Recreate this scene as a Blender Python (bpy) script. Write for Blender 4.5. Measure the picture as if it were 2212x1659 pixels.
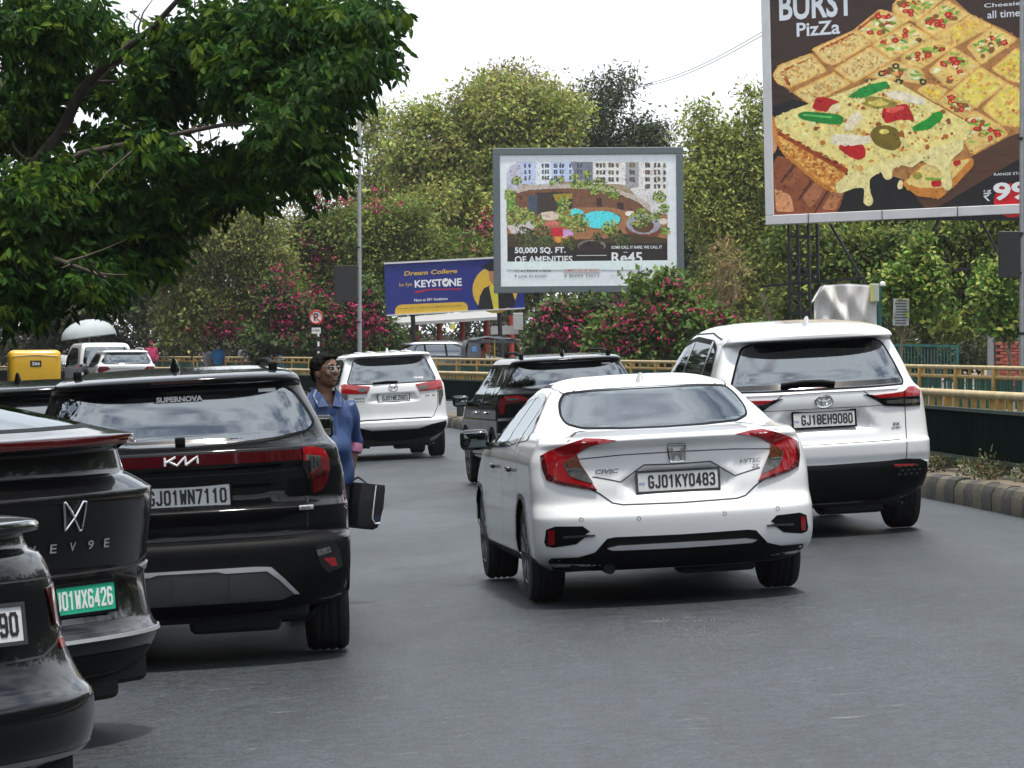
import bpy, bmesh, math, random
import numpy as np
from mathutils import Matrix, Vector

random.seed(7)
RNG = np.random.default_rng(11)
PI = math.pi
for o in list(bpy.data.objects):
    bpy.data.objects.remove(o)
SC = bpy.context.scene
C = SC.collection

# ------------------------------------------------------------------ camera
CAM_H = 1.59
FPX = 7800.0                      # focal length in pixels of a 2212 x 1659 frame
PITCH = math.atan(57.5 / FPX)
ROLL = math.radians(-0.4)
cam = bpy.data.cameras.new('camera')
cam.sensor_width = 36.0
cam.lens = 36.0 * FPX / 2212.0
cam.clip_start = 0.5
cam.clip_end = 3000
cam_o = bpy.data.objects.new('camera', cam)
C.objects.link(cam_o)
CAM_R = (Matrix.Rotation(PI / 2 - PITCH, 3, 'X') @ Matrix.Rotation(ROLL, 3, 'Z'))
cam_o.matrix_world = Matrix.Translation((0, 0, CAM_H)) @ CAM_R.to_4x4()
SC.camera = cam_o

# ------------------------------------------------------------------ sky, sun, exposure
SUN_EL, SUN_AZ = 79.0, 150.0      # azimuth from straight ahead, negative to the left
w = bpy.data.worlds.new('World')
SC.world = w
w.use_nodes = True
nt = w.node_tree
nt.nodes.clear()
N = nt.nodes.new
L = nt.links.new
out = N('ShaderNodeOutputWorld')
bg = N('ShaderNodeBackground')
bg.inputs['Strength'].default_value = 0.1
sky = N('ShaderNodeTexSky')
sky.sky_type = 'NISHITA'
sky.sun_disc = False
sky.sun_elevation = math.radians(SUN_EL)
sky.sun_rotation = math.radians(SUN_AZ)
sky.air_density = 1.4
sky.dust_density = 4.0
sky.ozone_density = 1.5
tc = N('ShaderNodeTexCoord')
mp = N('ShaderNodeMapping')
mp.inputs['Scale'].default_value = (1.0, 1.0, 2.6)
noi = N('ShaderNodeTexNoise')
noi.inputs['Scale'].default_value = 3.2
noi.inputs['Detail'].default_value = 7
noi.inputs['Roughness'].default_value = 0.58
cr = N('ShaderNodeMapRange')
cr.inputs['From Min'].default_value = 0.35
cr.inputs['From Max'].default_value = 0.55
sep = N('ShaderNodeSeparateXYZ')
hz = N('ShaderNodeMapRange')
hz.inputs['From Min'].default_value = 0.03
hz.inputs['From Max'].default_value = 0.42
hz.inputs['To Min'].default_value = 1.0
hz.inputs['To Max'].default_value = 0.0
mx = N('ShaderNodeMath')
mx.operation = 'MAXIMUM'
mix = N('ShaderNodeMix')
mix.data_type = 'RGBA'
mix.inputs['B'].default_value = (12.2, 12.8, 13.6, 1)
L(tc.outputs['Generated'], mp.inputs['Vector'])
L(mp.outputs['Vector'], noi.inputs['Vector'])
L(noi.outputs['Fac'], cr.inputs['Value'])
L(tc.outputs['Generated'], sep.inputs['Vector'])
L(sep.outputs['Z'], hz.inputs['Value'])
L(cr.outputs['Result'], mx.inputs[0])
L(hz.outputs['Result'], mx.inputs[1])
L(mx.outputs[0], mix.inputs['Factor'])
L(sky.outputs['Color'], mix.inputs['A'])
L(mix.outputs['Result'], bg.inputs['Color'])
L(bg.outputs['Background'], out.inputs['Surface'])
sun = bpy.data.lights.new('sun', 'SUN')
sun.energy = 3.9
sun.angle = math.radians(5.0)
sun.color = (1.0, 0.955, 0.88)
sun_o = bpy.data.objects.new('sun', sun)
C.objects.link(sun_o)
_el, _az = math.radians(SUN_EL), math.radians(SUN_AZ)
_sd = Vector((math.sin(_az) * math.cos(_el), math.cos(_az) * math.cos(_el), math.sin(_el)))
sun_o.rotation_euler = _sd.to_track_quat('Z', 'Y').to_euler()
sun_o.location = (0, 0, 60)
SC.view_settings.view_transform = 'Standard'
SC.view_settings.look = 'None'
SC.view_settings.exposure = 0.2
SC.view_settings.gamma = 1.0
SC.render.engine = 'CYCLES'
SC.cycles.max_bounces = 6
SC.cycles.transparent_max_bounces = 16
SC.cycles.transmission_bounces = 4
SC.cycles.caustics_reflective = False
SC.cycles.caustics_refractive = False

# ------------------------------------------------------------------ geometry helpers
def ray(x, y):
    v = CAM_R @ Vector(((x - 1106) / FPX, -(y - 829.5) / FPX, -1))
    return v / v.y

def at(x, y, d):
    "the point a distance d ahead that the photograph shows at x, y (2212 x 1659 frame)"
    return Vector((0, 0, CAM_H)) + ray(x, y) * d

BANK = math.atan(0.045)           # the road is superelevated: it bends to the left

def sstep(a, b, x):
    t = np.clip((np.asarray(x, float) - a) / (b - a), 0, 1)
    return t * t * (3 - 2 * t)

def gz(X, Y):
    X = np.asarray(X, float); Y = np.asarray(Y, float)
    b = 0.045 * (5.2 * np.tanh(X / 5.2 * 1.0)) * (1 - sstep(60, 95, Y))
    near = 0.045 * np.clip(X, -5.5, 6)
    wgt = 1 - sstep(40, 62, Y)
    b = near * wgt + b * (1 - wgt)
    return b + 0.0042 * np.maximum(0, Y - 70)

def gzf(X, Y):
    return float(gz(X, Y))

# ------------------------------------------------------------------ materials
MATS = {}

def pmat(name, col, rough=0.5, metal=0.0, coat=0.0, var=0.08, scale=9.0, bump=0.0, bscale=60.0,
         spec=0.5, trans=0.0, dirt=0.0, backdark=None, attr=False, coat_rough=0.04, stretch=None, coat_ior=1.5):
    if name in MATS:
        return MATS[name]
    m = bpy.data.materials.new(name)
    m.use_nodes = True
    t = m.node_tree
    n = t.nodes
    l = t.links.new
    b = n['Principled BSDF']
    b.inputs['Roughness'].default_value = rough
    b.inputs['Metallic'].default_value = metal
    b.inputs['Coat Weight'].default_value = coat
    b.inputs['Coat Roughness'].default_value = coat_rough
    b.inputs['Coat IOR'].default_value = coat_ior
    b.inputs['Specular IOR Level'].default_value = spec
    no = n.new('ShaderNodeTexNoise')
    no.inputs['Scale'].default_value = scale
    no.inputs['Detail'].default_value = 5
    co = n.new('ShaderNodeTexCoord')
    src = co.outputs['Object']
    if stretch:
        mpn = n.new('ShaderNodeMapping')
        mpn.inputs['Scale'].default_value = stretch
        l(src, mpn.inputs['Vector'])
        src = mpn.outputs['Vector']
    l(src, no.inputs['Vector'])
    mr = n.new('ShaderNodeMapRange')
    mr.inputs['From Min'].default_value = 0.25
    mr.inputs['From Max'].default_value = 0.75
    mr.inputs['To Min'].default_value = 1 - var
    mr.inputs['To Max'].default_value = 1 + var
    l(no.outputs['Fac'], mr.inputs['Value'])
    mul = n.new('ShaderNodeMix')
    mul.data_type = 'RGBA'
    mul.blend_type = 'MULTIPLY'
    mul.inputs['Factor'].default_value = 1
    if attr:
        at_ = n.new('ShaderNodeAttribute')
        at_.attribute_name = 'Col'
        l(at_.outputs['Color'], mul.inputs['A'])
    else:
        mul.inputs['A'].default_value = (*col, 1)
    l(mr.outputs['Result'], mul.inputs['B'])
    colout = mul.outputs['Result']
    if dirt > 0:
        no2 = n.new('ShaderNodeTexNoise')
        no2.inputs['Scale'].default_value = 2.2
        no2.inputs['Detail'].default_value = 8
        no2.inputs['Roughness'].default_value = 0.7
        l(co.outputs['Object'], no2.inputs['Vector'])
        r2 = n.new('ShaderNodeMapRange')
        r2.inputs['From Min'].default_value = 0.5
        r2.inputs['From Max'].default_value = 0.75
        r2.inputs['To Max'].default_value = dirt
        l(no2.outputs['Fac'], r2.inputs['Value'])
        dm = n.new('ShaderNodeMix')
        dm.data_type = 'RGBA'
        dm.inputs['B'].default_value = (0.13, 0.115, 0.09, 1)
        l(r2.outputs['Result'], dm.inputs['Factor'])
        l(colout, dm.inputs['A'])
        colout = dm.outputs['Result']
    if backdark:
        ge = n.new('ShaderNodeNewGeometry')
        bm_ = n.new('ShaderNodeMix')
        bm_.data_type = 'RGBA'
        bm_.inputs['B'].default_value = (*backdark, 1)
        l(ge.outputs['Backfacing'], bm_.inputs['Factor'])
        l(colout, bm_.inputs['A'])
        colout = bm_.outputs['Result']
        inv = n.new('ShaderNodeMath')
        inv.operation = 'MULTIPLY_ADD'
        inv.inputs[1].default_value = -coat
        inv.inputs[2].default_value = coat
        l(ge.outputs['Backfacing'], inv.inputs[0])
        l(inv.outputs[0], b.inputs['Coat Weight'])
    l(colout, b.inputs['Base Color'])
    if bump > 0:
        nb = n.new('ShaderNodeTexNoise')
        nb.inputs['Scale'].default_value = bscale
        nb.inputs['Detail'].default_value = 4
        l(src, nb.inputs['Vector'])
        bp = n.new('ShaderNodeBump')
        bp.inputs['Strength'].default_value = bump
        bp.inputs['Distance'].default_value = 0.02
        l(nb.outputs['Fac'], bp.inputs['Height'])
        l(bp.outputs['Normal'], b.inputs['Normal'])
    if trans > 0:
        tr = n.new('ShaderNodeBsdfTranslucent')
        l(colout, tr.inputs['Color'])
        ms = n.new('ShaderNodeMixShader')
        ms.inputs['Fac'].default_value = trans
        l(b.outputs['BSDF'], ms.inputs[1])
        l(tr.outputs['BSDF'], ms.inputs[2])
        l(ms.outputs['Shader'], n['Material Output'].inputs['Surface'])
    MATS[name] = m
    return m

def glassmat(name, tint, ior=1.75, rough=0.015, wob=0.0):
    if name in MATS:
        return MATS[name]
    m = bpy.data.materials.new(name)
    m.use_nodes = True
    t = m.node_tree
    n = t.nodes
    l = t.links.new
    n.remove(n['Principled BSDF'])
    fr = n.new('ShaderNodeFresnel')
    fr.inputs['IOR'].default_value = ior
    tp = n.new('ShaderNodeBsdfTransparent')
    tp.inputs['Color'].default_value = (*tint, 1)
    gl = n.new('ShaderNodeBsdfGlossy')
    gl.inputs['Roughness'].default_value = rough
    gl.inputs['Color'].default_value = (0.9, 0.96, 1.0, 1)
    ms = n.new('ShaderNodeMixShader')
    l(fr.outputs['Fac'], ms.inputs['Fac'])
    l(tp.outputs['BSDF'], ms.inputs[1])
    l(gl.outputs['BSDF'], ms.inputs[2])
    l(ms.outputs['Shader'], n['Material Output'].inputs['Surface'])
    MATS[name] = m
    return m

BLACKP = pmat('black_plastic', (0.0045, 0.0048, 0.0055), 0.55, spec=.10, var=0.2, scale=30, bump=0.05, bscale=300)
GREYP = pmat('grey_plastic', (0.035, 0.036, 0.038), 0.55, var=0.15, scale=20)
GLOSSBLK = pmat('gloss_black', (0.004, 0.004, 0.005), 0.12, coat=0.6, var=0.1)
GAP = pmat('panel_gap', (0.03, 0.03, 0.032), 0.8, var=0.2)
DCHROME = pmat('dark_chrome', (0.16, 0.16, 0.17), 0.3, metal=0.6, var=0.1)
BTRIM = pmat('bright_trim', (0.62, 0.63, 0.65), 0.22, metal=0.55, var=0.05)
CHROME = pmat('chrome', (0.75, 0.76, 0.78), 0.14, metal=1.0, var=0.06)
SILVER = pmat('silver_plastic', (0.42, 0.43, 0.44), 0.35, metal=0.5, var=0.06)
REDL = pmat('red_lens', (0.27, 0.004, 0.008), 0.10, coat=1.0, var=0.25, scale=25)
DREDL = pmat('dark_red_lens', (0.06, 0.003, 0.006), 0.10, coat=1.0, var=0.25, scale=25)
CLEARL = pmat('clear_lens', (0.085, 0.084, 0.083), 0.08, coat=1.0, var=0.6, scale=45)
SMOKEL = pmat('smoked_lens', (0.025, 0.018, 0.018), 0.08, coat=1.0, var=0.3, scale=25)
AMBERL = pmat('amber_lens', (0.10, 0.035, 0.015), 0.1, coat=1.0, var=0.6, scale=45)
RUBBER = pmat('tyre_rubber', (0.016, 0.016, 0.016), 0.85, var=0.35, scale=14, bump=0.25, bscale=55)
ALLOY = pmat('alloy', (0.30, 0.30, 0.31), 0.3, metal=0.9, var=0.15)
SEATM = pmat('seat_cloth', (0.045, 0.043, 0.042), 0.85, var=0.2, scale=25)
LINER = pmat('wheel_well', (0.008, 0.008, 0.008), 0.9)
PLATEW = pmat('plate_white', (0.66, 0.67, 0.67), 0.42, var=0.06, scale=14, dirt=0.10)
PLATEG = pmat('plate_green', (0.02, 0.42, 0.23), 0.38, var=0.1, scale=14, dirt=0.08)
PLATEK = pmat('plate_black_print', (0.02, 0.02, 0.024), 0.5)
PLATEL = pmat('plate_white_print', (0.75, 0.78, 0.77), 0.5)
INDBLUE = pmat('ind_blue', (0.08, 0.14, 0.4), 0.5)
WHITEP = pmat('white_print', (0.8, 0.8, 0.8), 0.45)
GLASS = glassmat('car_glass', (0.48, 0.54, 0.55), 3.1)
GLASSD = glassmat('tinted_car_glass', (0.10, 0.12, 0.12), 1.7)
MIRROR = pmat('mirror_glass', (0.26, 0.31, 0.32), 0.03, metal=1.0, var=0.03)

# ------------------------------------------------------------------ mesh helpers
def link(o, parent=None):
    C.objects.link(o)
    if parent is not None:
        o.parent = parent
    return o

def mk(name, V, Fc, m, parent=None, smooth=False, sharp=None):
    me = bpy.data.meshes.new(name)
    me.from_pydata([tuple(map(float, v)) for v in V], [], [tuple(int(i) for i in f) for f in Fc])
    if m is not None:
        me.materials.append(m)
    if smooth:
        me.polygons.foreach_set('use_smooth', [True] * len(me.polygons))
        if sharp:
            me.set_sharp_from_angle(angle=math.radians(sharp))
    me.update()
    return link(bpy.data.objects.new(name, me), parent)

def mk_np(name, V, Q, m, parent=None, smooth=False, cols=None):
    "big meshes: V (n,3) array, Q (k,4) or (k,3) array, cols (k,3) one colour per face"
    me = bpy.data.meshes.new(name)
    nv, nf, k = len(V), len(Q), Q.shape[1]
    me.vertices.add(nv)
    me.vertices.foreach_set('co', np.ascontiguousarray(V, dtype=np.float32).ravel())
    me.loops.add(nf * k)
    me.loops.foreach_set('vertex_index', np.ascontiguousarray(Q, dtype=np.int32).ravel())
    me.polygons.add(nf)
    me.polygons.foreach_set('loop_start', np.arange(0, nf * k, k, dtype=np.int32))
    me.polygons.foreach_set('loop_total', np.full(nf, k, dtype=np.int32))
    me.polygons.foreach_set('use_smooth', np.full(nf, bool(smooth)))
    if cols is not None:
        a = me.attributes.new('Col', 'FLOAT_COLOR', 'FACE')
        cc = np.ones((nf, 4), np.float32)
        cc[:, :3] = cols
        a.data.foreach_set('color', cc.ravel())
    me.materials.append(m)
    me.update(calc_edges=True)
    me.validate()
    return link(bpy.data.objects.new(name, me), parent)

class MB:
    "collects simple shapes into one mesh"
    def __init__(s):
        s.v = []; s.f = []
    def add(s, V, Fc):
        o = len(s.v)
        s.v += [tuple(map(float, p)) for p in V]
        s.f += [tuple(int(i) + o for i in f) for f in Fc]
    def box(s, c, d, R=None):
        x, y, z = [k / 2 for k in d]
        P = [Vector((sx * x, sy * y, sz * z)) for sx in (-1, 1) for sy in (-1, 1) for sz in (-1, 1)]
        if R is not None:
            P = [R @ p for p in P]
        P = [p + Vector(c) for p in P]
        s.add(P, [(0, 1, 3, 2), (4, 6, 7, 5), (0, 4, 5, 1), (2, 3, 7, 6), (0, 2, 6, 4), (1, 5, 7, 3)])
    def bar(s, a, b, w_, h_=None, up=(0, 0, 1)):
        a = Vector(a); b = Vector(b); h_ = h_ or w_
        d = (b - a)
        u = d.normalized()
        sd = u.cross(Vector(up))
        if sd.length < 1e-4:
            sd = u.cross(Vector((1, 0, 0)))
        sd.normalize()
        up2 = sd.cross(u)
        R = Matrix((sd, u, up2)).transposed()
        s.box((a + b) / 2, (w_, d.length, h_), R)
    def tube(s, pts, rad, n=8, cap=True):
        pts = [Vector(p) for p in pts]
        if not hasattr(rad, '__len__'):
            rad = [rad] * len(pts)
        V = []
        prev = None
        for i, p in enumerate(pts):
            a = pts[max(i - 1, 0)]; b = pts[min(i + 1, len(pts) - 1)]
            t = (b - a).normalized()
            if prev is None:
                prev = t.cross(Vector((0.31, 0.2, 0.93)))
                if prev.length < 0.05:
                    prev = t.cross(Vector((1, 0, 0)))
            e1 = (prev - t * prev.dot(t)).normalized()
            prev = e1
            e2 = t.cross(e1)
            for k in range(n):
                an = 2 * PI * k / n
                V.append(p + (e1 * math.cos(an) + e2 * math.sin(an)) * rad[i])
        Fc = []
        for i in range(len(pts) - 1):
            for k in range(n):
                k2 = (k + 1) % n
                Fc.append((i * n + k, i * n + k2, (i + 1) * n + k2, (i + 1) * n + k))
        if cap:
            Fc.append(tuple(range(n))[::-1])
            Fc.append(tuple(range((len(pts) - 1) * n, len(pts) * n)))
        s.add(V, Fc)
    def lathe(s, prof, n=24, axis='z', c=(0, 0, 0), cap=True):
        V = []
        for r_, h_ in prof:
            for k in range(n):
                a = 2 * PI * k / n
                p = (r_ * math.cos(a), r_ * math.sin(a), h_)
                if axis == 'x':
                    p = (p[2], p[0], p[1])
                elif axis == 'y':
                    p = (p[0], p[2], p[1])
                V.append((p[0] + c[0], p[1] + c[1], p[2] + c[2]))
        Fc = []
        for i in range(len(prof) - 1):
            for k in range(n):
                k2 = (k + 1) % n
                Fc.append((i * n + k, i * n + k2, (i + 1) * n + k2, (i + 1) * n + k))
        if cap:
            Fc.append(tuple(range(n))[::-1])
            Fc.append(tuple(range((len(prof) - 1) * n, len(prof) * n)))
        s.add(V, Fc)
    def rbox(s, c, d, r=0.04, R=None, n=3):
        "box with rounded edges"
        bm = bmesh.new()
        bmesh.ops.create_cube(bm, size=1)
        for v in bm.verts:
            v.co = Vector((v.co.x * d[0], v.co.y * d[1], v.co.z * d[2]))
        bmesh.ops.bevel(bm, geom=bm.edges[:], offset=min(r, min(d) * 0.48), segments=n, profile=0.6, affect='EDGES')
        V = [((R @ v.co) if R is not None else v.co) + Vector(c) for v in bm.verts]
        bm.verts.index_update()
        Fc = [[v.index for v in f.verts] for f in bm.faces]
        bm.free()
        s.add(V, Fc)
    def build(s, name, m, parent=None, smooth=False, sharp=40):
        return mk(name, s.v, s.f, m, parent, smooth, sharp if smooth else None)

def tag(o, label=None, cat=None, group=None, kind=None):
    if label: o['label'] = label
    if cat: o['category'] = cat
    if group: o['group'] = group
    if kind: o['kind'] = kind
    return o

def thing(name, label, cat, mw=None, group=None):
    o = bpy.data.objects.new(name, None)
    o.empty_display_size = 0.2
    C.objects.link(o)
    if mw is not None:
        o.matrix_world = mw
    return tag(o, label, cat, group)

def copy_tree(o, parent=None):
    c = o.copy()
    C.objects.link(c)
    c.parent = parent
    for ch in list(o.children):
        copy_tree(ch, c)
    return c

def TR(X, Y, Z, rz=0.0):
    return Matrix.Translation((X, Y, Z)) @ Matrix.Rotation(rz, 4, 'Z')

_tc = {}
def text_geo(s, size=1.0, bold=0.0, xs=1.0, shear=0.0, space=1.0, align='CENTER'):
    key = (s, bold, shear, space, align)
    if key not in _tc:
        cu = bpy.data.curves.new('txt', 'FONT')
        cu.body = s
        cu.size = 1.0
        cu.offset = bold
        cu.shear = shear
        cu.space_character = space
        cu.resolution_u = 3
        cu.align_x = align
        ob = bpy.data.objects.new('txt', cu)
        C.objects.link(ob)
        dg = bpy.context.evaluated_depsgraph_get()
        dg.update()
        ev = ob.evaluated_get(dg)
        me = ev.to_mesh()
        V = [tuple(v.co) for v in me.vertices]
        Fc = [tuple(p.vertices) for p in me.polygons]
        ev.to_mesh_clear()
        bpy.data.objects.remove(ob)
        bpy.data.curves.remove(cu)
        _tc[key] = (V, Fc)
    V, Fc = _tc[key]
    return [(x * size * xs, y * size) for x, y, z in V], Fc

def fit_text(s, width, height, **k):
    "text scaled to an exact width and capital height, centred on 0,0"
    P, Fc = text_geo(s, 1.0, **k)
    x0 = min(p[0] for p in P); x1 = max(p[0] for p in P)
    y0 = min(p[1] for p in P); y1 = max(p[1] for p in P)
    return [((x - (x0 + x1) / 2) / (x1 - x0) * width, (y - (y0 + y1) / 2) / (y1 - y0) * height) for x, y in P], Fc

def inpoly(P, X, Y):
    X = np.asarray(X); Y = np.asarray(Y)
    ins = np.zeros(X.shape, bool)
    n = len(P)
    for i in range(n):
        x1, y1 = P[i]; x2, y2 = P[(i + 1) % n]
        c_ = ((y1 > Y) != (y2 > Y))
        with np.errstate(divide='ignore', invalid='ignore'):
            xi = (x2 - x1) * (Y - y1) / ((y2 - y1) if y2 != y1 else 1e-12) + x1
        ins ^= c_ & (X < xi)
    return ins

def dpoly(P, X, Y):
    "distance to the outline"
    D = np.full(np.shape(X), 1e9)
    n = len(P)
    for i in range(n):
        x1, y1 = P[i]; x2, y2 = P[(i + 1) % n]
        dx, dy = x2 - x1, y2 - y1
        q = dx * dx + dy * dy + 1e-12
        t = np.clip(((X - x1) * dx + (Y - y1) * dy) / q, 0, 1)
        D = np.minimum(D, np.hypot(X - x1 - t * dx, Y - y1 - t * dy))
    return D

def fillet(P, r=0.02, n=4):
    "round the corners of a polygon"
    Q = []
    k = len(P)
    for i in range(k):
        a, b, c_ = np.array(P[i - 1]), np.array(P[i]), np.array(P[(i + 1) % k])
        la, lc = np.linalg.norm(a - b), np.linalg.norm(c_ - b)
        d = min(r, la * 0.45, lc * 0.45)
        p0 = b + (a - b) / max(la, 1e-9) * d
        p2 = b + (c_ - b) / max(lc, 1e-9) * d
        for j in range(n + 1):
            t = j / n
            Q.append(tuple((1 - t) ** 2 * p0 + 2 * t * (1 - t) * b + t * t * p2))
    return Q

def inset(P, d):
    "move the outline inwards by d (mitred)"
    A = sum(P[i][0] * P[(i + 1) % len(P)][1] - P[(i + 1) % len(P)][0] * P[i][1] for i in range(len(P)))
    sg = 1 if A > 0 else -1
    Q = []
    k = len(P)
    for i in range(k):
        a, b, c_ = np.array(P[i - 1]), np.array(P[i]), np.array(P[(i + 1) % k])
        e1 = (b - a) / (np.linalg.norm(b - a) + 1e-9); e2 = (c_ - b) / (np.linalg.norm(c_ - b) + 1e-9)
        n1 = np.array([-e1[1], e1[0]]) * sg; n2 = np.array([-e2[1], e2[0]]) * sg
        m_ = n1 + n2
        q = m_ / max(np.linalg.norm(m_), 1e-6)
        s_ = d / max(q.dot(n1), 0.35)
        Q.append(tuple(b + q * s_))
    return Q

def pchip(xk, yk):
    xk = np.array(xk, float); yk = np.array(yk, float)
    h = np.diff(xk); dl = np.diff(yk) / h
    d = np.zeros_like(yk)
    for i in range(1, len(xk) - 1):
        if dl[i - 1] * dl[i] > 0:
            w1 = 2 * h[i] + h[i - 1]; w2 = h[i] + 2 * h[i - 1]
            d[i] = (w1 + w2) / (w1 / dl[i - 1] + w2 / dl[i])
    d[0] = dl[0]; d[-1] = dl[-1]
    def f(x):
        x = np.clip(x, xk[0], xk[-1])
        i = np.clip(np.searchsorted(xk, x) - 1, 0, len(h) - 1)
        t = (x - xk[i]) / h[i]
        return ((1 + 2 * t) * (1 - t) ** 2 * yk[i] + t * (1 - t) ** 2 * h[i] * d[i]
                + t * t * (3 - 2 * t) * yk[i + 1] + t * t * (t - 1) * h[i] * d[i + 1])
    return f

def dens(P, closed, step):
    "subdivide a polyline"
    Q = []
    k = len(P)
    for i in range(k if closed else k - 1):
        a, b = P[i], P[(i + 1) % k]
        n = max(1, int(math.ceil(math.hypot(b[0] - a[0], b[1] - a[1]) / step)))
        for j in range(n):
            t = j / n
            Q.append((a[0] + (b[0] - a[0]) * t, a[1] + (b[1] - a[1]) * t))
    if not closed:
        Q.append(tuple(P[-1]))
    return Q

def mirror(P):
    return [(-a, b) for a, b in P][::-1]

# zoom frames used to read coordinates off the photograph -> 2212 x 1659 frame
def zframe(ox, oy, k):
    return lambda P: [((ox + x / k) / 1.0271, (oy + y / k) / 1.0271) for x, y in P]
Z1 = zframe(0, 750, 2.592)
Z2 = zframe(1000, 780, 2.592)
Z3 = zframe(1450, 600, 2.676)
Z4 = zframe(650, 700, 3.318)
Z5 = zframe(850, 540, 3.403)
Z6 = zframe(0, 860, 1.9656)
# ------------------------------------------------------------------ car builder
GLYPH = {
 '0': [[(.2, 0), (.8, 0), (1, .15), (1, .85), (.8, 1), (.2, 1), (0, .85), (0, .15), (.2, 0)]],
 '1': [[(.2, .82), (.55, 1), (.55, 0)]],
 '2': [[(0, .8), (.2, 1), (.8, 1), (1, .82), (1, .62), (0, 0), (1, 0)]],
 '3': [[(0, .85), (.2, 1), (.8, 1), (1, .85), (1, .65), (.8, .52), (.4, .52)], [(.8, .52), (1, .38), (1, .15), (.8, 0), (.2, 0), (0, .15)]],
 '4': [[(.75, 0), (.75, 1), (0, .28), (1, .28)]],
 '5': [[(.95, 1), (.1, 1), (.05, .58), (.75, .6), (1, .45), (1, .15), (.8, 0), (.2, 0), (0, .12)]],
 '6': [[(.95, .88), (.8, 1), (.2, 1), (0, .85), (0, .15), (.2, 0), (.8, 0), (1, .15), (1, .42), (.8, .55), (.2, .55), (0, .45)]],
 '7': [[(0, 1), (1, 1), (.35, 0)]],
 '8': [[(.2, .53), (0, .66), (0, .86), (.2, 1), (.8, 1), (1, .86), (1, .66), (.8, .53), (.2, .53), (0, .38), (0, .15), (.2, 0), (.8, 0), (1, .15), (1, .38), (.8, .53)]],
 '9': [[(.05, .12), (.2, 0), (.8, 0), (1, .15), (1, .85), (.8, 1), (.2, 1), (0, .85), (0, .58), (.2, .45), (.8, .45), (1, .55)]],
 'G': [[(1, .82), (.8, 1), (.2, 1), (0, .85), (0, .15), (.2, 0), (.8, 0), (1, .15), (1, .45), (.55, .45)]],
 'J': [[(0, .18), (.2, 0), (.7, 0), (.9, .15), (.9, 1)]],
 'K': [[(0, 0), (0, 1)], [(1, 1), (0, .4)], [(.3, .58), (1, 0)]],
 'Y': [[(0, 1), (.5, .5), (1, 1)], [(.5, .5), (.5, 0)]],
 'W': [[(0, 1), (.15, 0), (.5, .7), (.85, 0), (1, 1)]],
 'N': [[(0, 0), (0, 1), (1, 0), (1, 1)]],
 'E': [[(1, 0), (0, 0), (0, 1), (1, 1)], [(0, .52), (.8, .52)]],
 'H': [[(0, 0), (0, 1)], [(1, 0), (1, 1)], [(0, .52), (1, .52)]],
 'X': [[(0, 0), (1, 1)], [(0, 1), (1, 0)]],
}
def plate_text(s_, W_, H_, th):
    "plate characters as thick strokes, centred"
    P = []; Fc = []
    pitch = W_ / len(s_)
    cw = pitch * 0.60
    for i, ch in enumerate(s_):
        x0 = -W_ / 2 + pitch * i + (pitch - cw) / 2
        for line in GLYPH[ch]:
            q = [(x0 + a * cw, (b - 0.5) * H_) for a, b in line]
            for (ax, ay), (bx, by) in zip(q[:-1], q[1:]):
                d = math.hypot(bx - ax, by - ay)
                ux, uy = (bx - ax) / d, (by - ay) / d
                e = th * 0.42
                ax_, ay_, bx_, by_ = ax - ux * e, ay - uy * e, bx + ux * e, by + uy * e
                nx_, ny_ = -uy * th / 2, ux * th / 2
                o = len(P)
                P += [(ax_ + nx_, ay_ + ny_), (bx_ + nx_, by_ + ny_), (bx_ - nx_, by_ - ny_), (ax_ - nx_, ay_ - ny_)]
                Fc.append((o, o + 1, o + 2, o + 3))
    return P, Fc

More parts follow.
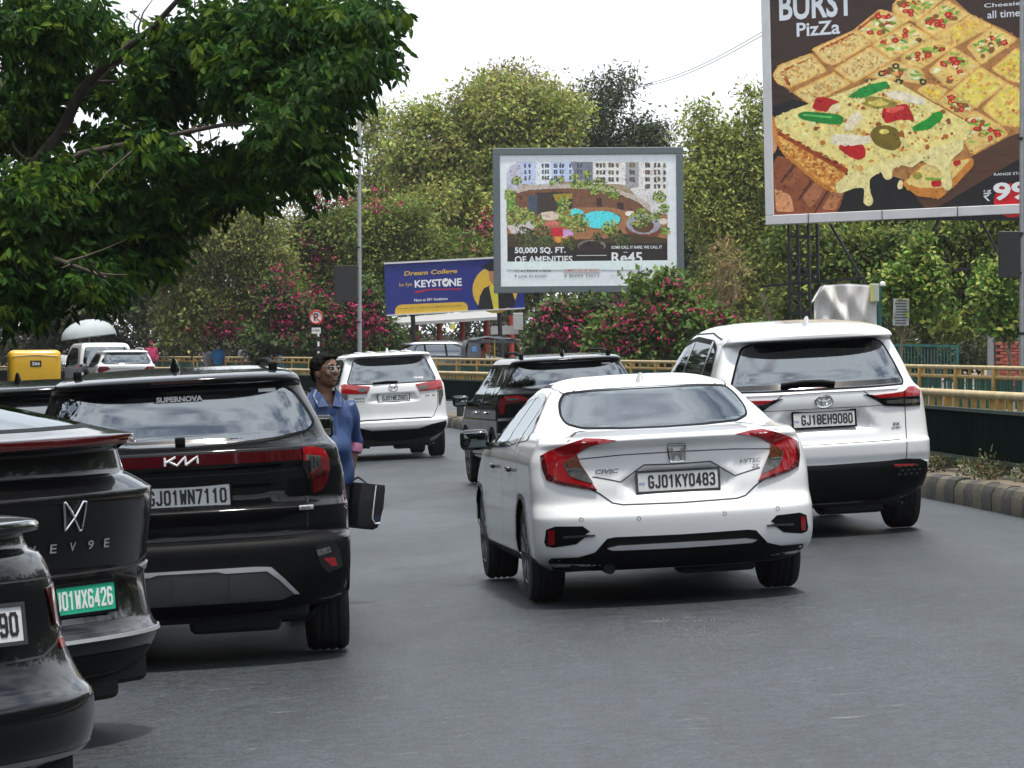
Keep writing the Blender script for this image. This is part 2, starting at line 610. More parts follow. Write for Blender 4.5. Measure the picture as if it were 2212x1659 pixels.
class Car:
    """rows: (z, rear y at centre, half width, rear corner depth, front y, front corner depth)
    local frame: x right, y forward from the rear bumper, z up from the ground"""
    def __init__(s, name, label, X, Y, h, rows, paint, n=2.5, m=2.0, res=1.0, z=None, bank=True, cat='car', group=None, sx=1.0, sz=1.0):
        R = Matrix.Rotation(math.radians(h), 4, 'Z') @ Matrix.Diagonal((sx, sx, sz, 1))
        if bank:
            R = Matrix.Rotation(-BANK, 4, 'Y') @ R
        z = gzf(X, Y) if z is None else z
        s.M = Matrix.Translation((X, Y, z + 0.004)) @ R
        s.Mi = s.M.inverted()
        s.root = thing(name, label, cat, s.M, group)
        A = np.array(rows, float)
        s.z0, s.z1 = A[0, 0], A[-1, 0]
        s.zk = A[:, 0]
        s.fr, s.fw, s.fc, s.ff, s.fcf = [pchip(A[:, 0], A[:, i]) for i in range(1, 6)]
        s.n, s.m = n, m
        s.res = res
        s.paint = paint
        s.cutR = []; s.cutS = []; s.cutF = []; s.arch = []; s.disp = []
    # surface
    def rear(s, x, z):
        x = np.asarray(x, float); z = np.asarray(z, float)
        t = np.clip(np.abs(x) / s.fw(z), 0, 1)
        y = s.fr(z) + s.fc(z) * (1 - np.clip(1 - t ** s.n, 0, 1) ** (1 / s.m))
        for P, d, soft in s.disp:
            ins = inpoly(P, x, z)
            k = np.where(ins, np.clip(dpoly(P, x, z) / soft, 0, 1), 0)
            y = y + d * k * k * (3 - 2 * k)
        return y
    def side(s, y, z):
        y = np.asarray(y, float); z = np.asarray(z, float)
        r, c_, w_, f, cf = s.fr(z), s.fc(z), s.fw(z), s.ff(z), s.fcf(z)
        a = np.clip((y - r) / c_, 0, 1)
        t = np.clip(1 - (1 - a) ** s.m, 0, 1) ** (1 / s.n)
        b = np.clip((f - y) / cf, 0, 1)
        t2 = np.clip(1 - (1 - b) ** 2, 0, 1) ** (1 / 2.4)
        return w_ * np.minimum(t, t2)
    def front(s, x, z):
        t = np.clip(np.abs(x) / s.fw(z), 0, 1)
        return s.ff(z) - s.fcf(z) * (1 - np.clip(1 - t ** 2.4, 0, 1) ** 0.5)
    def px(s, P, yoff=0.0):
        "where the photograph's points lie on the rear surface: local (x, z)"
        out_ = []
        o = s.Mi @ Vector((0, 0, CAM_H))
        R3 = s.Mi.to_3x3()
        for X, Y in P:
            r = R3 @ ray(X, Y)
            y = 0.1
            for _ in range(30):
                t = (y - o.y) / r.y
                p = o + r * t
                zc = min(max(p.z, s.z0), s.z1)
                wv = float(s.fw(zc))
                xc = min(max(p.x, -wv * 0.995), wv * 0.995)
                y = 0.5 * y + 0.5 * (float(s.rear(xc, zc)) + yoff)
            out_.append((xc, zc))
        return out_
    # patches
    def _patch(s, P, mapf, res):
        bm = bmesh.new()
        vs = [bm.verts.new((a, 0, b)) for a, b in dens(P, True, res * 1.5)]
        f = bm.faces.new(vs)
        xs = [p[0] for p in P]; zs = [p[1] for p in P]
        for ax, lo, hi in ((0, min(xs), max(xs)), (2, min(zs), max(zs))):
            k = math.floor(lo / res) + 1
            while k * res < hi:
                co = [0, 0, 0]; no = [0, 0, 0]
                co[ax] = k * res; no[ax] = 1
                bmesh.ops.bisect_plane(bm, geom=bm.verts[:] + bm.edges[:] + bm.faces[:], plane_co=co, plane_no=no, dist=1e-5)
                k += 1
        bmesh.ops.recalc_face_normals(bm, faces=bm.faces[:])
        V = np.array([(v.co.x, v.co.z) for v in bm.verts])
        return bm, V
    def _finish(s, bm, name, m, parent, want, off_vec_depth):
        fs = bm.faces[:]
        bm.normal_update()
        if fs and sum(f.normal.dot(want) * f.calc_area() for f in fs) < 0:
            bmesh.ops.reverse_faces(bm, faces=fs)
        be = [e for e in bm.edges if e.is_boundary]
        if off_vec_depth is not None and be:
            r = bmesh.ops.extrude_edge_only(bm, edges=be)
            for g in r['geom']:
                if isinstance(g, bmesh.types.BMVert):
                    g.co += off_vec_depth
            for e in be:
                e.smooth = False
        for f in bm.faces:
            f.smooth = True
        me = bpy.data.meshes.new(name)
        bm.to_mesh(me)
        bm.free()
        me.materials.append(m)
        return link(bpy.data.objects.new(name, me), parent or s.root)
    def rpatch(s, name, P, m, off=0.005, depth=0.02, parent=None, res=0.035):
        bm, V = s._patch(P, None, res)
        Y = s.rear(V[:, 0], V[:, 1]) - off
        for v, y in zip(bm.verts, Y):
            v.co.y = y
        return s._finish(bm, name, m, parent, Vector((0, -1, 0)), Vector((0, depth, 0)) if depth else None)
    def spatch(s, name, P, sd, m, off=0.005, depth=0.02, parent=None, res=0.06):
        bm, V = s._patch(P, None, res)
        X = s.side(V[:, 0], V[:, 1]) + off
        for v, x, (y, z) in zip(bm.verts, X, V):
            v.co = Vector((sd * x, y, z))
        return s._finish(bm, name, m, parent, Vector((sd, 0, 0)), Vector((-sd * depth, 0, 0)) if depth else None)
    def fpatch(s, name, P, m, off=0.004, parent=None, res=0.08):
        bm, V = s._patch(P, None, res)
        Y = s.front(V[:, 0], V[:, 1]) + off
        for v, y in zip(bm.verts, Y):
            v.co.y = y
        return s._finish(bm, name, m, parent, Vector((0, 1, 0)), None)
    def _ribbon(s, P, w_, closed):
        Q = np.array(dens(P, closed, 0.03))
        n = len(Q)
        A = []
        for i in range(n):
            a = Q[i - 1] if (closed or i > 0) else Q[i]
            b = Q[(i + 1) % n] if (closed or i < n - 1) else Q[i]
            d = b - a
            d = d / (np.linalg.norm(d) + 1e-9)
            A.append((Q[i] + np.array([-d[1], d[0]]) * w_ / 2, Q[i] - np.array([-d[1], d[0]]) * w_ / 2))
        return A, n
    def rline(s, name, P, w_=0.007, m=None, off=0.0015, closed=False, parent=None):
        A, n = s._ribbon(P, w_, closed)
        V = []
        for a, b in A:
            for q in (a, b):
                V.append((q[0], float(s.rear(q[0], q[1])) - off, q[1]))
        Fc = [(2 * i, 2 * i + 1, (2 * i + 3) % (2 * n), (2 * i + 2) % (2 * n)) for i in range(n if closed else n - 1)]
        return mk(name, V, Fc, m or GAP, parent or s.root, smooth=True)
    def sline(s, name, P, sd, w_=0.007, m=None, off=0.0015, closed=False, parent=None):
        A, n = s._ribbon(P, w_, closed)
        V = []
        for a, b in A:
            for q in (a, b):
                V.append((sd * (float(s.side(q[0], q[1])) + off), q[0], q[1]))
        Fc = [(2 * i, 2 * i + 1, (2 * i + 3) % (2 * n), (2 * i + 2) % (2 * n)) for i in range(n if closed else n - 1)]
        return mk(name, V, Fc, m or GAP, parent or s.root, smooth=True)
    # body shell
    def body(s, NR=34, step=0.04, zstep=0.022):
        NR = int(NR * s.res); step /= s.res; zstep /= s.res
        zs = []
        for a, b in zip(s.zk[:-1], s.zk[1:]):
            k = max(4 if s.res >= 1 else 2, int(math.ceil((b - a) / zstep)))
            zs += list(np.linspace(a, b, k, endpoint=False))
        zs.append(s.zk[-1])
        zs = np.array(zs)
        M_ = len(zs)
        Lmax = float((s.ff(zs) - s.fr(zs)).max())
        NS = int(Lmax / step)
        NF = int(14 * s.res) + 4
        t = np.sin(PI / 2 * np.linspace(0, 1, NR + 1))
        tf = np.sin(PI / 2 * np.linspace(1, 0, NF + 1))
        r, w_, c_, f, cf = s.fr(zs), s.fw(zs), s.fc(zs), s.ff(zs), s.fcf(zs)
        Zg = zs[:, None]
        xr = w_[:, None] * t[None]
        yr = s.rear(xr * 0.99999, np.repeat(Zg, NR + 1, 1))
        u = np.linspace(0, 1, NS + 1)[None, 1:-1]
        ys = (r + c_)[:, None] + (f - cf - r - c_)[:, None] * u
        xs = np.repeat(w_[:, None], NS - 1, 1)
        xf = w_[:, None] * tf[None]
        yf = s.front(xf * 0.99999, np.repeat(Zg, NF + 1, 1))
        Xh = np.concatenate([xr, xs, xf], 1); Yh = np.concatenate([yr, ys, yf], 1)
        K = Xh.shape[1]
        X = np.concatenate([Xh, -Xh[:, -2:0:-1]], 1)
        Y = np.concatenate([Yh, Yh[:, -2:0:-1]], 1)
        T = X.shape[1]
        Zz = np.repeat(Zg, T, 1)
        V = np.stack([X, Y, Zz], -1).reshape(-1, 3)
        idx = np.arange(M_ * T).reshape(M_, T)
        nx = np.roll(idx, -1, 1)
        Q = np.stack([idx[:-1], nx[:-1], nx[1:], idx[1:]], -1).reshape(-1, 4)
        col = np.repeat(np.arange(T)[None], M_ - 1, 0).ravel()
        colm = np.where(col >= K - 1, T - 1 - col, col)      # mirrored column index
        Cn = V[Q].mean(1)
        kill = np.zeros(len(Q), bool)
        isr = colm < NR
        iss = (colm >= NR * 0.45) & (colm < NR + NS - 1)
        isf = colm >= NR + NS - 2
        for P in s.cutR:
            kill |= isr & inpoly(P, Cn[:, 0], Cn[:, 2])
        for P in s.cutS:
            kill |= iss & inpoly(P, Cn[:, 1], Cn[:, 2])
        for P in s.cutF:
            kill |= isf & inpoly(P, Cn[:, 0], Cn[:, 2])
        for (ay, az, ar) in s.arch:
            kill |= (np.hypot(Cn[:, 1] - ay, Cn[:, 2] - az) < ar) & (np.abs(Cn[:, 0]) > 0.45)
        Q = Q[~kill]
        o = mk_np('body', V, Q, s.paint, s.root, smooth=True)
        # roof and floor caps
        top = MB(); top.add(V[idx[-1]], [tuple(range(T))])
        top.build('roof_cap', s.paint, s.root)
        s.body_o = o
        # interior floor and underbody
        ub = MB()
        w0 = float(s.fw(0.35)) - 0.20
        ub.rbox((0, float(s.ff(0.5)) / 2 + 0.03, 0.34), (2 * w0, float(s.ff(0.5)) - 0.40, 0.22), 0.05)
        yy = float(s.fr(0.45)) + 0.25
        ub.rbox((0.25, yy + 0.12, 0.25), (0.5, 0.28, 0.16), 0.05)
        ub.tube([(-0.45, yy - 0.12, 0.235), (-0.45, yy + 0.7, 0.25)], 0.035, 10)
        ub.build('underbody', LINER, s.root)
        return o
    def rear_glass(s, P, m=None, frit=0.06, parent=None, name='rear_window', inc=0.02):
        s.cutR.append(inset(P, inc))
        g = s.rpatch(name, P, m or GLASS, off=0.003, depth=0.0)
        Q = inset(P, frit / 2)
        s.rline('window_border', Q, frit, GLOSSBLK, off=-0.002, closed=True, parent=g)
        s.rline('window_seal', P, 0.014, BLACKP, off=0.006, closed=True, parent=g)
        return g
    def side_glass(s, P, m=None, frit=0.035, trim=None):
        s.cutS.append(inset(P, 0.025))
        for sd in (-1, 1):
            g = s.spatch('side_window', P, sd, m or GLASSD, off=0.003, depth=0.0)
            s.sline('window_border', inset(P, 0.015), frit + 0.02, BLACKP, off=-0.001, closed=True, parent=g) if False else None
            s.sline('window_frame', P, frit, trim or BLACKP, off=0.005, closed=True, sd=sd, parent=g) if False else s.sline('window_frame', P, sd, frit, trim or BLACKP, 0.005, True, g)
    def windshield(s, z0, z1, w0, w1):
        P = [(-w0, z0), (w0, z0), (w1, z1), (-w1, z1)]
        s.cutF.append(inset(P, 0.02))
        s.fpatch('windshield', P, GLASS)
    def wheels(s, ys, xs, rad, wid, rim=ALLOY, arch=0.06, archm=None, seg=40):
        for y in ys:
            s.arch.append((y, rad, rad + arch))
            for sd in (-1, 1):
                mb = MB()
                h = wid / 2
                prof = [(rad * 0.62, -h), (rad * 0.80, -h * 1.02), (rad * 0.93, -h * 1.0), (rad * 0.985, -h * 0.80),
                        (rad, -h * 0.60)]
                for g in (-0.4, 0.0, 0.4):
                    prof += [(rad, h * g - 0.012), (rad - 0.008, h * g - 0.008), (rad - 0.008, h * g + 0.008), (rad, h * g + 0.012)]
                prof += [(rad, h * 0.60), (rad * 0.985, h * 0.8), (rad * 0.93, h), (rad * 0.8, h * 1.02), (rad * 0.62, h)]
                mb.lathe(prof, seg, 'x', (0, 0, 0))
                wh = mb.build('wheel', RUBBER, s.root, True, 30)
                wh.location = (sd * xs, y, rad)
                rm = MB()
                rr = rad * 0.64
                e = sd * h
                rm.lathe([(rr, e * 0.98), (rr * 0.93, e * 1.04), (rr * 0.88, e * 0.9), (rr * 0.85, e * 0.4)], 32, 'x', cap=False)
                for k in range(5):
                    a = 2 * PI * k / 5 + 0.3
                    for da in (-0.17, 0.17):
                        rm.bar((e * 0.86, 0.06 * math.cos(a), 0.06 * math.sin(a)), (e * 0.95, rr * 0.9 * math.cos(a + da), rr * 0.9 * math.sin(a + da)), 0.035, 0.03, (1, 0, 0))
                rm.lathe([(0.07, e * 0.8), (0.06, e * 0.98), (0.02, e * 1.0)], 16, 'x')
                rm.build('rim', rim, wh, True, 35)
                bk = MB()
                bk.lathe([(rr * 0.86, e * 0.3), (0.05, e * 0.3)], 24, 'x', cap=False)
                bk.build('brake_disc', LINER, wh)
                # wheel well
                wl = MB()
                ra = rad + arch + 0.02
                x1 = sd * (float(s.side(y, rad + arch)) - 0.012)
                x0 = sd * 0.42
                pr = []
                K = 18
                for i in range(K + 1):
                    a = PI * i / K
                    pr.append((y + ra * math.cos(a), rad + ra * math.sin(a) * 0.98))
                pr = [(y + ra, 0.2)] + pr + [(y - ra, 0.2)]
                Vv = []
                for a_, b_ in pr:
                    xe = sd * max(0.43, float(s.side(a_, b_)) - 0.02)
                    Vv += [(xe, a_, b_), (x0, a_, b_)]
                wl.add(Vv, [(2 * i, 2 * i + 1, 2 * i + 3, 2 * i + 2) for i in range(len(pr) - 1)])
                wl.add([Vv[2 * i + 1] for i in range(len(pr))], [tuple(range(len(pr)))])
                wl.build('wheel_well', LINER, s.root)
                if archm is not None:
                    Pp = [(y + (rad + arch) * math.cos(PI * i / 22), rad + (rad + arch) * math.sin(PI * i / 22)) for i in range(23)]
                    Pp = [(y + rad + arch, 0.22)] + Pp + [(y - rad - arch, 0.22)]
                    s.sline('wheel_arch', Pp, sd, archm[1], archm[0], 0.006)
    def seats(s, yr=1.15, zt=1.02, w_=0.62, front=2.15, heads=True):
        mb = MB()
        mb.rbox((0, yr, zt - 0.28), (2 * w_, 0.18, 0.56), 0.07)
        mb.build('rear_seat', SEATM, s.root, True)
        for x in (-0.42, 0.42):
            mb = MB()
            mb.rbox((x, yr - 0.01, zt + 0.08), (0.24, 0.10, 0.15), 0.045)
            mb.build('headrest', SEATM, s.root, True)
        for x in (-0.36, 0.36):
            mb = MB()
            mb.rbox((x, front, zt - 0.2), (0.46, 0.16, 0.6), 0.07)
            mb.rbox((x, front, zt + 0.16), (0.26, 0.10, 0.17), 0.045)
            mb.build('front_seat', SEATM, s.root, True)
        mb = MB()
        mb.rbox((0, front + 0.75, 0.86), (1.3, 0.4, 0.2), 0.08)
        mb.rbox((0, (front + 1.2) / 2 + 0.2, 0.50), (1.3, front + 0.6, 0.06), 0.02)
        mb.build('dashboard', SEATM, s.root, True)
    def plate(s, txt, z, tilt=0.0, pw=0.51, ph=0.122, m=None, inkm=None, x=0.0, out_=0.02, frame=True, ind=True):
        y = float(s.rear(x, z)) - out_
        R = Matrix.Rotation(tilt, 3, 'X')
        mb = MB()
        mb.rbox((0, 0, 0), (pw, 0.006, ph), 0.006, None, 1)
        pl = mb.build('number_plate', m or PLATEW, s.root)
        pl.location = (x, y, z)
        pl.rotation_euler = (tilt, 0, 0)
        if frame:
            fb = MB()
            for a, b in (((0, -ph / 2 - 0.004), (pw + 0.022, 0.013)), ((0, ph / 2 + 0.004), (pw + 0.022, 0.013))):
                fb.box((a[0], 0.002, a[1]), (b[0], 0.018, b[1]))
            for q in (-1, 1):
                fb.box((q * (pw / 2 + 0.004), 0.0025, 0), (0.0135, 0.0185, ph))
            fb.build('plate_frame', BLACKP if frame is True else frame, pl)
        P, Fc = plate_text(txt, pw * 0.84, ph * 0.56, 0.0125)
        mk('plate_number', [(a + pw * 0.045, -0.0045 - 0.00012 * (i // 4 % 6), b) for i, (a, b) in enumerate(P)], Fc, inkm or PLATEK, pl)
        if ind:
            P, Fc = fit_text('IND', 0.036, 0.016, bold=0.01)
            mk('country_code', [(a - pw * 0.445, -0.0045, b - 0.01) for a, b in P], Fc, INDBLUE, pl)
        return pl
    def badge(s, name, txt, x, z, wd, ht, m=None, bold=0.02, off=0.006, shear=0.0, space=1.0, parent=None):
        P, Fc = fit_text(txt, wd, ht, bold=bold, shear=shear, space=space)
        V = [(a + x, float(s.rear(a + x, b + z)) - off, b + z) for a, b in P]
        return mk(name, V, Fc, m or CHROME, parent or s.root)
    def fin(s, x, y, z, m, hgt=0.075, ln=0.17):
        mb = MB()
        V = []; Fc = []
        pr = [(0, 0.03, 0.0), (0.35, 0.026, 0.35), (0.7, 0.014, 0.85), (0.9, 0.004, 1.0)]
        n = 10
        for q, wd, h in pr:
            y0 = y + q * 0.05 * 0 - ln / 2 + ln * 0.0
            for k in range(n):
                a = 2 * PI * k / n
                ll = ln * (1 - q * 0.75)
                V.append((x + wd * math.cos(a), y - ln / 2 + ll * 0.5 + ll * 0.5 * math.sin(a) - 0.0, z + hgt * h))
        for i in range(len(pr) - 1):
            for k in range(n):
                Fc.append((i * n + k, i * n + (k + 1) % n, (i + 1) * n + (k + 1) % n, (i + 1) * n + k))
        Fc.append(tuple(range(3 * n, 4 * n)))
        mb.add(V, Fc)
        return mb.build('antenna_fin', m, s.root, True, 50)
    def mirrors(s, y, z, m, out_=0.20, glassm=None):
        for sd in (-1, 1):
            xb = float(s.side(y, z))
            mb = MB()
            mb.rbox((sd * (xb + out_ * 0.58), y, z + 0.02), (0.20, 0.11, 0.145), 0.05, Matrix.Rotation(sd * 0.12, 3, 'Z'))
            mb.bar((sd * (xb - 0.03), y + 0.02, z - 0.04), (sd * (xb + out_ * 0.4), y, z - 0.02), 0.05, 0.05)
            o = mb.build('side_mirror', m, s.root, True)
            g = MB()
            g.rbox((sd * (xb + out_ * 0.58), y - 0.061, z + 0.02), (0.155, 0.008, 0.105), 0.035, Matrix.Rotation(sd * 0.12, 3, 'Z'))
            g.build('mirror_glass', MIRROR, o, True)
    def rails(s, y0, y1, x0, x1, m, h=0.035):
        for sd in (-1, 1):
            mb = MB()
            pts = []
            for i in range(13):
                t = i / 12
                y = y0 + (y1 - y0) * t
                x = x0 + (x1 - x0) * t
                zt = s.roof_z(x, y)
                pts.append((sd * x, y, zt + h * min(1, 6 * t + 0.15, 6 * (1 - t) + 0.15)))
            mb.tube(pts, 0.016, 8)
            mb.rbox((sd * x0, y0 + 0.03, s.roof_z(x0, y0) + h * 0.4), (0.045, 0.11, h + 0.02), 0.012)
            mb.build('roof_rail', m, s.root, True)
    def roof_z(s, x, y):
        zz = np.linspace(0.9, s.z1, 400)
        ok = (s.side(np.full(400, y), zz) >= x) & (s.fr(zz) <= y) & (s.ff(zz) >= y)
        ok &= s.rear(np.full(400, x), zz) <= y
        return float(zz[ok].max()) if ok.any() else s.z1

def toyota_logo(c, x, z, wd, ht, m):
    mb = MB()
    def ring(cx, cz, a, b, t=0.006):
        pts = []
        for k in range(25):
            an = 2 * PI * k / 24
            X = cx + a * math.cos(an); Z = cz + b * math.sin(an)
            pts.append((X, float(c.rear(X, Z)) - 0.006, Z))
        mb.tube(pts, t, 6, False)
    ring(x, z, wd / 2, ht / 2)
    ring(x, z, wd * 0.17, ht * 0.46, 0.005)
    ring(x, z + ht * 0.2, wd * 0.36, ht * 0.2, 0.005)
    mb.build('emblem', m, c.root, True)
# ------------------------------------------------------------------ ground, road, kerbs
def K(Y):
    "the kerb on the right of the carriageway; it bends to the left with distance"
    Y = np.asarray(Y, float)
    d = Y - 30.6
    return np.where(d > 0, 4.34 - 0.055 * d - 0.00119 * d * d, 4.34 - 0.055 * d)

def asphalt(name, col, tracks=True):
    m = bpy.data.materials.new(name)
    m.use_nodes = True
    t = m.node_tree; n = t.nodes; l = t.links.new
    b = n['Principled BSDF']
    co = n.new('ShaderNodeTexCoord')
    def noise(sc, det, ro=0.6, stretch=None):
        x = n.new('ShaderNodeTexNoise')
        x.inputs['Scale'].default_value = sc; x.inputs['Detail'].default_value = det; x.inputs['Roughness'].default_value = ro
        if stretch:
            mpn = n.new('ShaderNodeMapping')
            mpn.inputs['Scale'].default_value = stretch
            mpn.inputs['Rotation'].default_value = (0, 0, math.radians(-7))
            l(co.outputs['Object'], mpn.inputs['Vector']); l(mpn.outputs['Vector'], x.inputs['Vector'])
        else:
            l(co.outputs['Object'], x.inputs['Vector'])
        return x
    def rng(src, a, b_, c_, d):
        r = n.new('ShaderNodeMapRange')
        for k, v in zip(('From Min', 'From Max', 'To Min', 'To Max'), (a, b_, c_, d)):
            r.inputs[k].default_value = v
        l(src, r.inputs['Value']); return r.outputs['Result']
    def mul(a, b_):
        x = n.new('ShaderNodeMath'); x.operation = 'MULTIPLY'
        l(a, x.inputs[0]); l(b_, x.inputs[1]); return x.outputs[0]
    big = rng(noise(0.75, 4, 0.6, (1, 0.045, 1)).outputs['Fac'], 0.3, 0.7, 0.66, 1.34)
    mid = rng(noise(1.6, 6, 0.65, (1, 0.3, 1)).outputs['Fac'], 0.3, 0.7, 0.84, 1.16)
    fine = rng(noise(45, 4, 0.75).outputs['Fac'], 0.3, 0.7, 0.35, 1.75)
    dash = rng(noise(11, 5, 0.8).outputs['Fac'], 0.3, 0.7, 0.6, 1.5)
    v = mul(mul(mul(big, mid), fine), dash)
    vor = n.new('ShaderNodeTexVoronoi'); vor.inputs['Scale'].default_value = 130
    l(co.outputs['Object'], vor.inputs['Vector'])
    cm = n.new('ShaderNodeMix'); cm.data_type = 'RGBA'; cm.blend_type = 'MULTIPLY'
    cm.inputs['Factor'].default_value = 1; cm.inputs['A'].default_value = (*col, 1)
    l(v, cm.inputs['B'])
    # scattered pale chips and scuffs
    sc = noise(7, 6, 0.75, (.5, 1.2, 1))
    sm = rng(sc.outputs['Fac'], 0.63, 0.69, 0, 0.6)
    cm2 = n.new('ShaderNodeMix'); cm2.data_type = 'RGBA'; cm2.inputs['B'].default_value = (0.20, 0.20, 0.195, 1)
    l(sm, cm2.inputs['Factor']); l(cm.outputs['Result'], cm2.inputs['A'])
    st = rng(noise(0.8, 5, 0.65, (1, 0.35, 1)).outputs['Fac'], 0.60, 0.70, 0, 0.55)      # oil stains
    cm3 = n.new('ShaderNodeMix'); cm3.data_type = 'RGBA'; cm3.inputs['B'].default_value = (0.014, 0.015, 0.016, 1)
    l(st, cm3.inputs['Factor']); l(cm2.outputs['Result'], cm3.inputs['A'])
    l(cm3.outputs['Result'], b.inputs['Base Color'])
    l(rng(noise(0.5, 4, 0.6, (1, 0.3, 1)).outputs['Fac'], 0.3, 0.7, 0.36, 0.52), b.inputs['Roughness'])
    b.inputs['Specular IOR Level'].default_value = 0.30
    bp = n.new('ShaderNodeBump'); bp.inputs['Strength'].default_value = 0.5; bp.inputs['Distance'].default_value = 0.006
    ad = n.new('ShaderNodeMath'); ad.operation = 'ADD'
    l(noise(90, 3, 0.7).outputs['Fac'], ad.inputs[0]); l(vor.outputs['Distance'], ad.inputs[1])
    l(ad.outputs[0], bp.inputs['Height']); l(bp.outputs['Normal'], b.inputs['Normal'])
    return m

ASPH = asphalt('asphalt', (0.032, 0.037, 0.041))
ASPH2 = asphalt('bus_lane_asphalt', (0.075, 0.077, 0.08))
EARTH = pmat('dry_earth', (0.17, 0.135, 0.095), 0.95, var=0.35, scale=1.3, bump=0.5, bscale=9)
PAVE = pmat('footpath_paving', (0.22, 0.20, 0.17), 0.9, var=0.25, scale=2, bump=0.2, bscale=20)

def strip(name, fl, fr_, Y, dz, m, nx=10, kind='structure'):
    V = []; 
    for y in Y:
        a, b = float(fl(y)), float(fr_(y))
        xs = np.linspace(a, b, nx + 1)
        zz = gz(xs, np.full(nx + 1, y)) + dz
        V += [(x, y, z) for x, z in zip(xs, zz)]
    k = nx + 1
    Q = np.array([(i * k + j, i * k + j + 1, (i + 1) * k + j + 1, (i + 1) * k + j) for i in range(len(Y) - 1) for j in range(nx)])
    o = mk_np(name, np.array(V), Q, m, None, True)
    return tag(o, kind=kind)

YS = np.concatenate([np.linspace(-12, 70, 60), np.linspace(72, 300, 60)])
YG = np.concatenate([np.linspace(-60, 70, 50), np.linspace(75, 320, 40), np.linspace(350, 1500, 12)])
strip('ground', lambda y: -400, lambda y: 400, YG, -0.05, EARTH, 160)
strip('road', lambda y: K(y) - 15.0, lambda y: K(y) + 0.10, YS, 0.0, ASPH, 30)
MED = 1.05                                   # width of the divider
LANE = 7.4                                   # bus lane
strip('bus_lane', lambda y: K(y) + MED, lambda y: K(y) + MED + LANE, YS, 0.003, ASPH2, 12)
strip('far_road', lambda y: K(y) + MED + LANE + 0.5, lambda y: K(y) + MED + LANE + 11.0, YS, 0.28, ASPH2, 12)
strip('footpath', lambda y: K(y) + MED + LANE + 11.2, lambda y: K(y) + MED + LANE + 16, YS, 0.42, PAVE, 6)

# divider: kerb stones on the road side, a bed of dry soil behind them
KZ = 0.235
KERBK = pmat('kerb_black', (0.04, 0.038, 0.035), 0.85, var=0.4, scale=6, dirt=0.9, bump=0.4, bscale=25)
KERBY = pmat('kerb_yellow', (0.105, 0.09, 0.06), 0.85, var=0.35, scale=6, dirt=0.85, bump=0.4, bscale=25)
KERBG = pmat('kerb_plain', (0.16, 0.15, 0.13), 0.9, var=0.3, scale=5, bump=0.3, bscale=25)
def kerb_profile(h, wd):
    return [(0, -0.06), (0.0, h * 0.62), (0.035, h * 0.9), (0.085, h), (wd, h), (wd, -0.06)]

def along(Y0, ds, n):
    "points spaced by ds along the kerb line"
    y = Y0; out_ = []
    for _ in range(n):
        out_.append(y)
        s_ = (float(K(y + 0.05)) - float(K(y))) / 0.05
        y += ds / math.sqrt(1 + s_ * s_)
    return out_

kerb = tag(link(bpy.data.objects.new('kerb', None)), kind='structure')
def kerb_block(y0, y1, m, off, wd, parent, name, j=0.0):
    V = []
    pr = kerb_profile(KZ + j, wd)
    for y in (y0, y1):
        x = float(K(y)) + off
        g = gzf(x, y)
        V += [(x + a, y, g + b) for a, b in pr]
    k = len(pr)
    Fc = [(i, (i + 1) % k, k + (i + 1) % k, k + i) for i in range(k)] + [tuple(range(k))[::-1], tuple(range(k, 2 * k))]
    return mk(name, V, Fc, m, parent, True, 30)
ys_ = along(22, 0.46, 170)
for i in range(len(ys_) - 1):
    kerb_block(ys_[i] + 0.006, ys_[i + 1] - 0.006, (KERBK, KERBY)[i % 2], random.uniform(-0.008, 0.008), 0.17, kerb, 'kerb_stone', random.uniform(-0.012, 0.012))
def kerb_run(name, Y, off, wd, m, parent, h=KZ):
    V = []
    pr = kerb_profile(h, wd)
    for y in Y:
        x = float(K(y)) + off
        g = gzf(x, y)
        V += [(x + a, y, g + b) for a, b in pr]
    k = len(pr)
    Fc = [(j * k + i, j * k + (i + 1) % k, (j + 1) * k + (i + 1) % k, (j + 1) * k + i) for j in range(len(Y) - 1) for i in range(k)]
    return mk(name, V, Fc, m, parent, True, 30)
tag(kerb_run('distant_kerb_stones', np.linspace(ys_[-1], 240, 60), 0, 0.17, KERBY, kerb), kind='stuff')
kerb2 = tag(kerb_run('bus_lane_kerb', np.linspace(0, 240, 90), MED - 0.17, 0.17, KERBG, None), kind='structure')
strip('divider_soil', lambda y: K(y) + 0.12, lambda y: K(y) + MED - 0.1, YS, KZ - 0.03, EARTH, 4)
kerb3 = tag(kerb_run('far_kerb', np.linspace(0, 240, 90), MED + LANE, 0.55, KERBG, None, 0.36), kind='structure')
kerb4 = tag(kerb_run('footpath_kerb', np.linspace(0, 240, 90), MED + LANE + 11.0, 0.22, KERBG, None, 0.44), kind='structure')

# ------------------------------------------------------------------ railings
YEL = pmat('yellow_rail_paint', (0.46, 0.29, 0.085), 0.55, var=0.22, scale=7, dirt=0.45, bump=0.1)
PALEY = pmat('weathered_yellow_rail', (0.50, 0.39, 0.20), 0.6, var=0.25, scale=7, dirt=0.4, bump=0.1)
DGREEN = pmat('dark_green_sheet', (0.004, 0.013, 0.010), 0.8, var=0.35, scale=3, dirt=0.08, spec=.05)
PGREEN = pmat('green_picket_paint', (0.012, 0.10, 0.065), 0.5, var=0.3, scale=5, dirt=0.25)
LGREEN = pmat('green_sheet_lip', (0.05, 0.085, 0.065), 0.5, var=0.3, scale=6, dirt=0.3)
POSTD = pmat('fence_post_paint', (0.02, 0.025, 0.025), 0.6, var=0.3, scale=6, dirt=0.4)

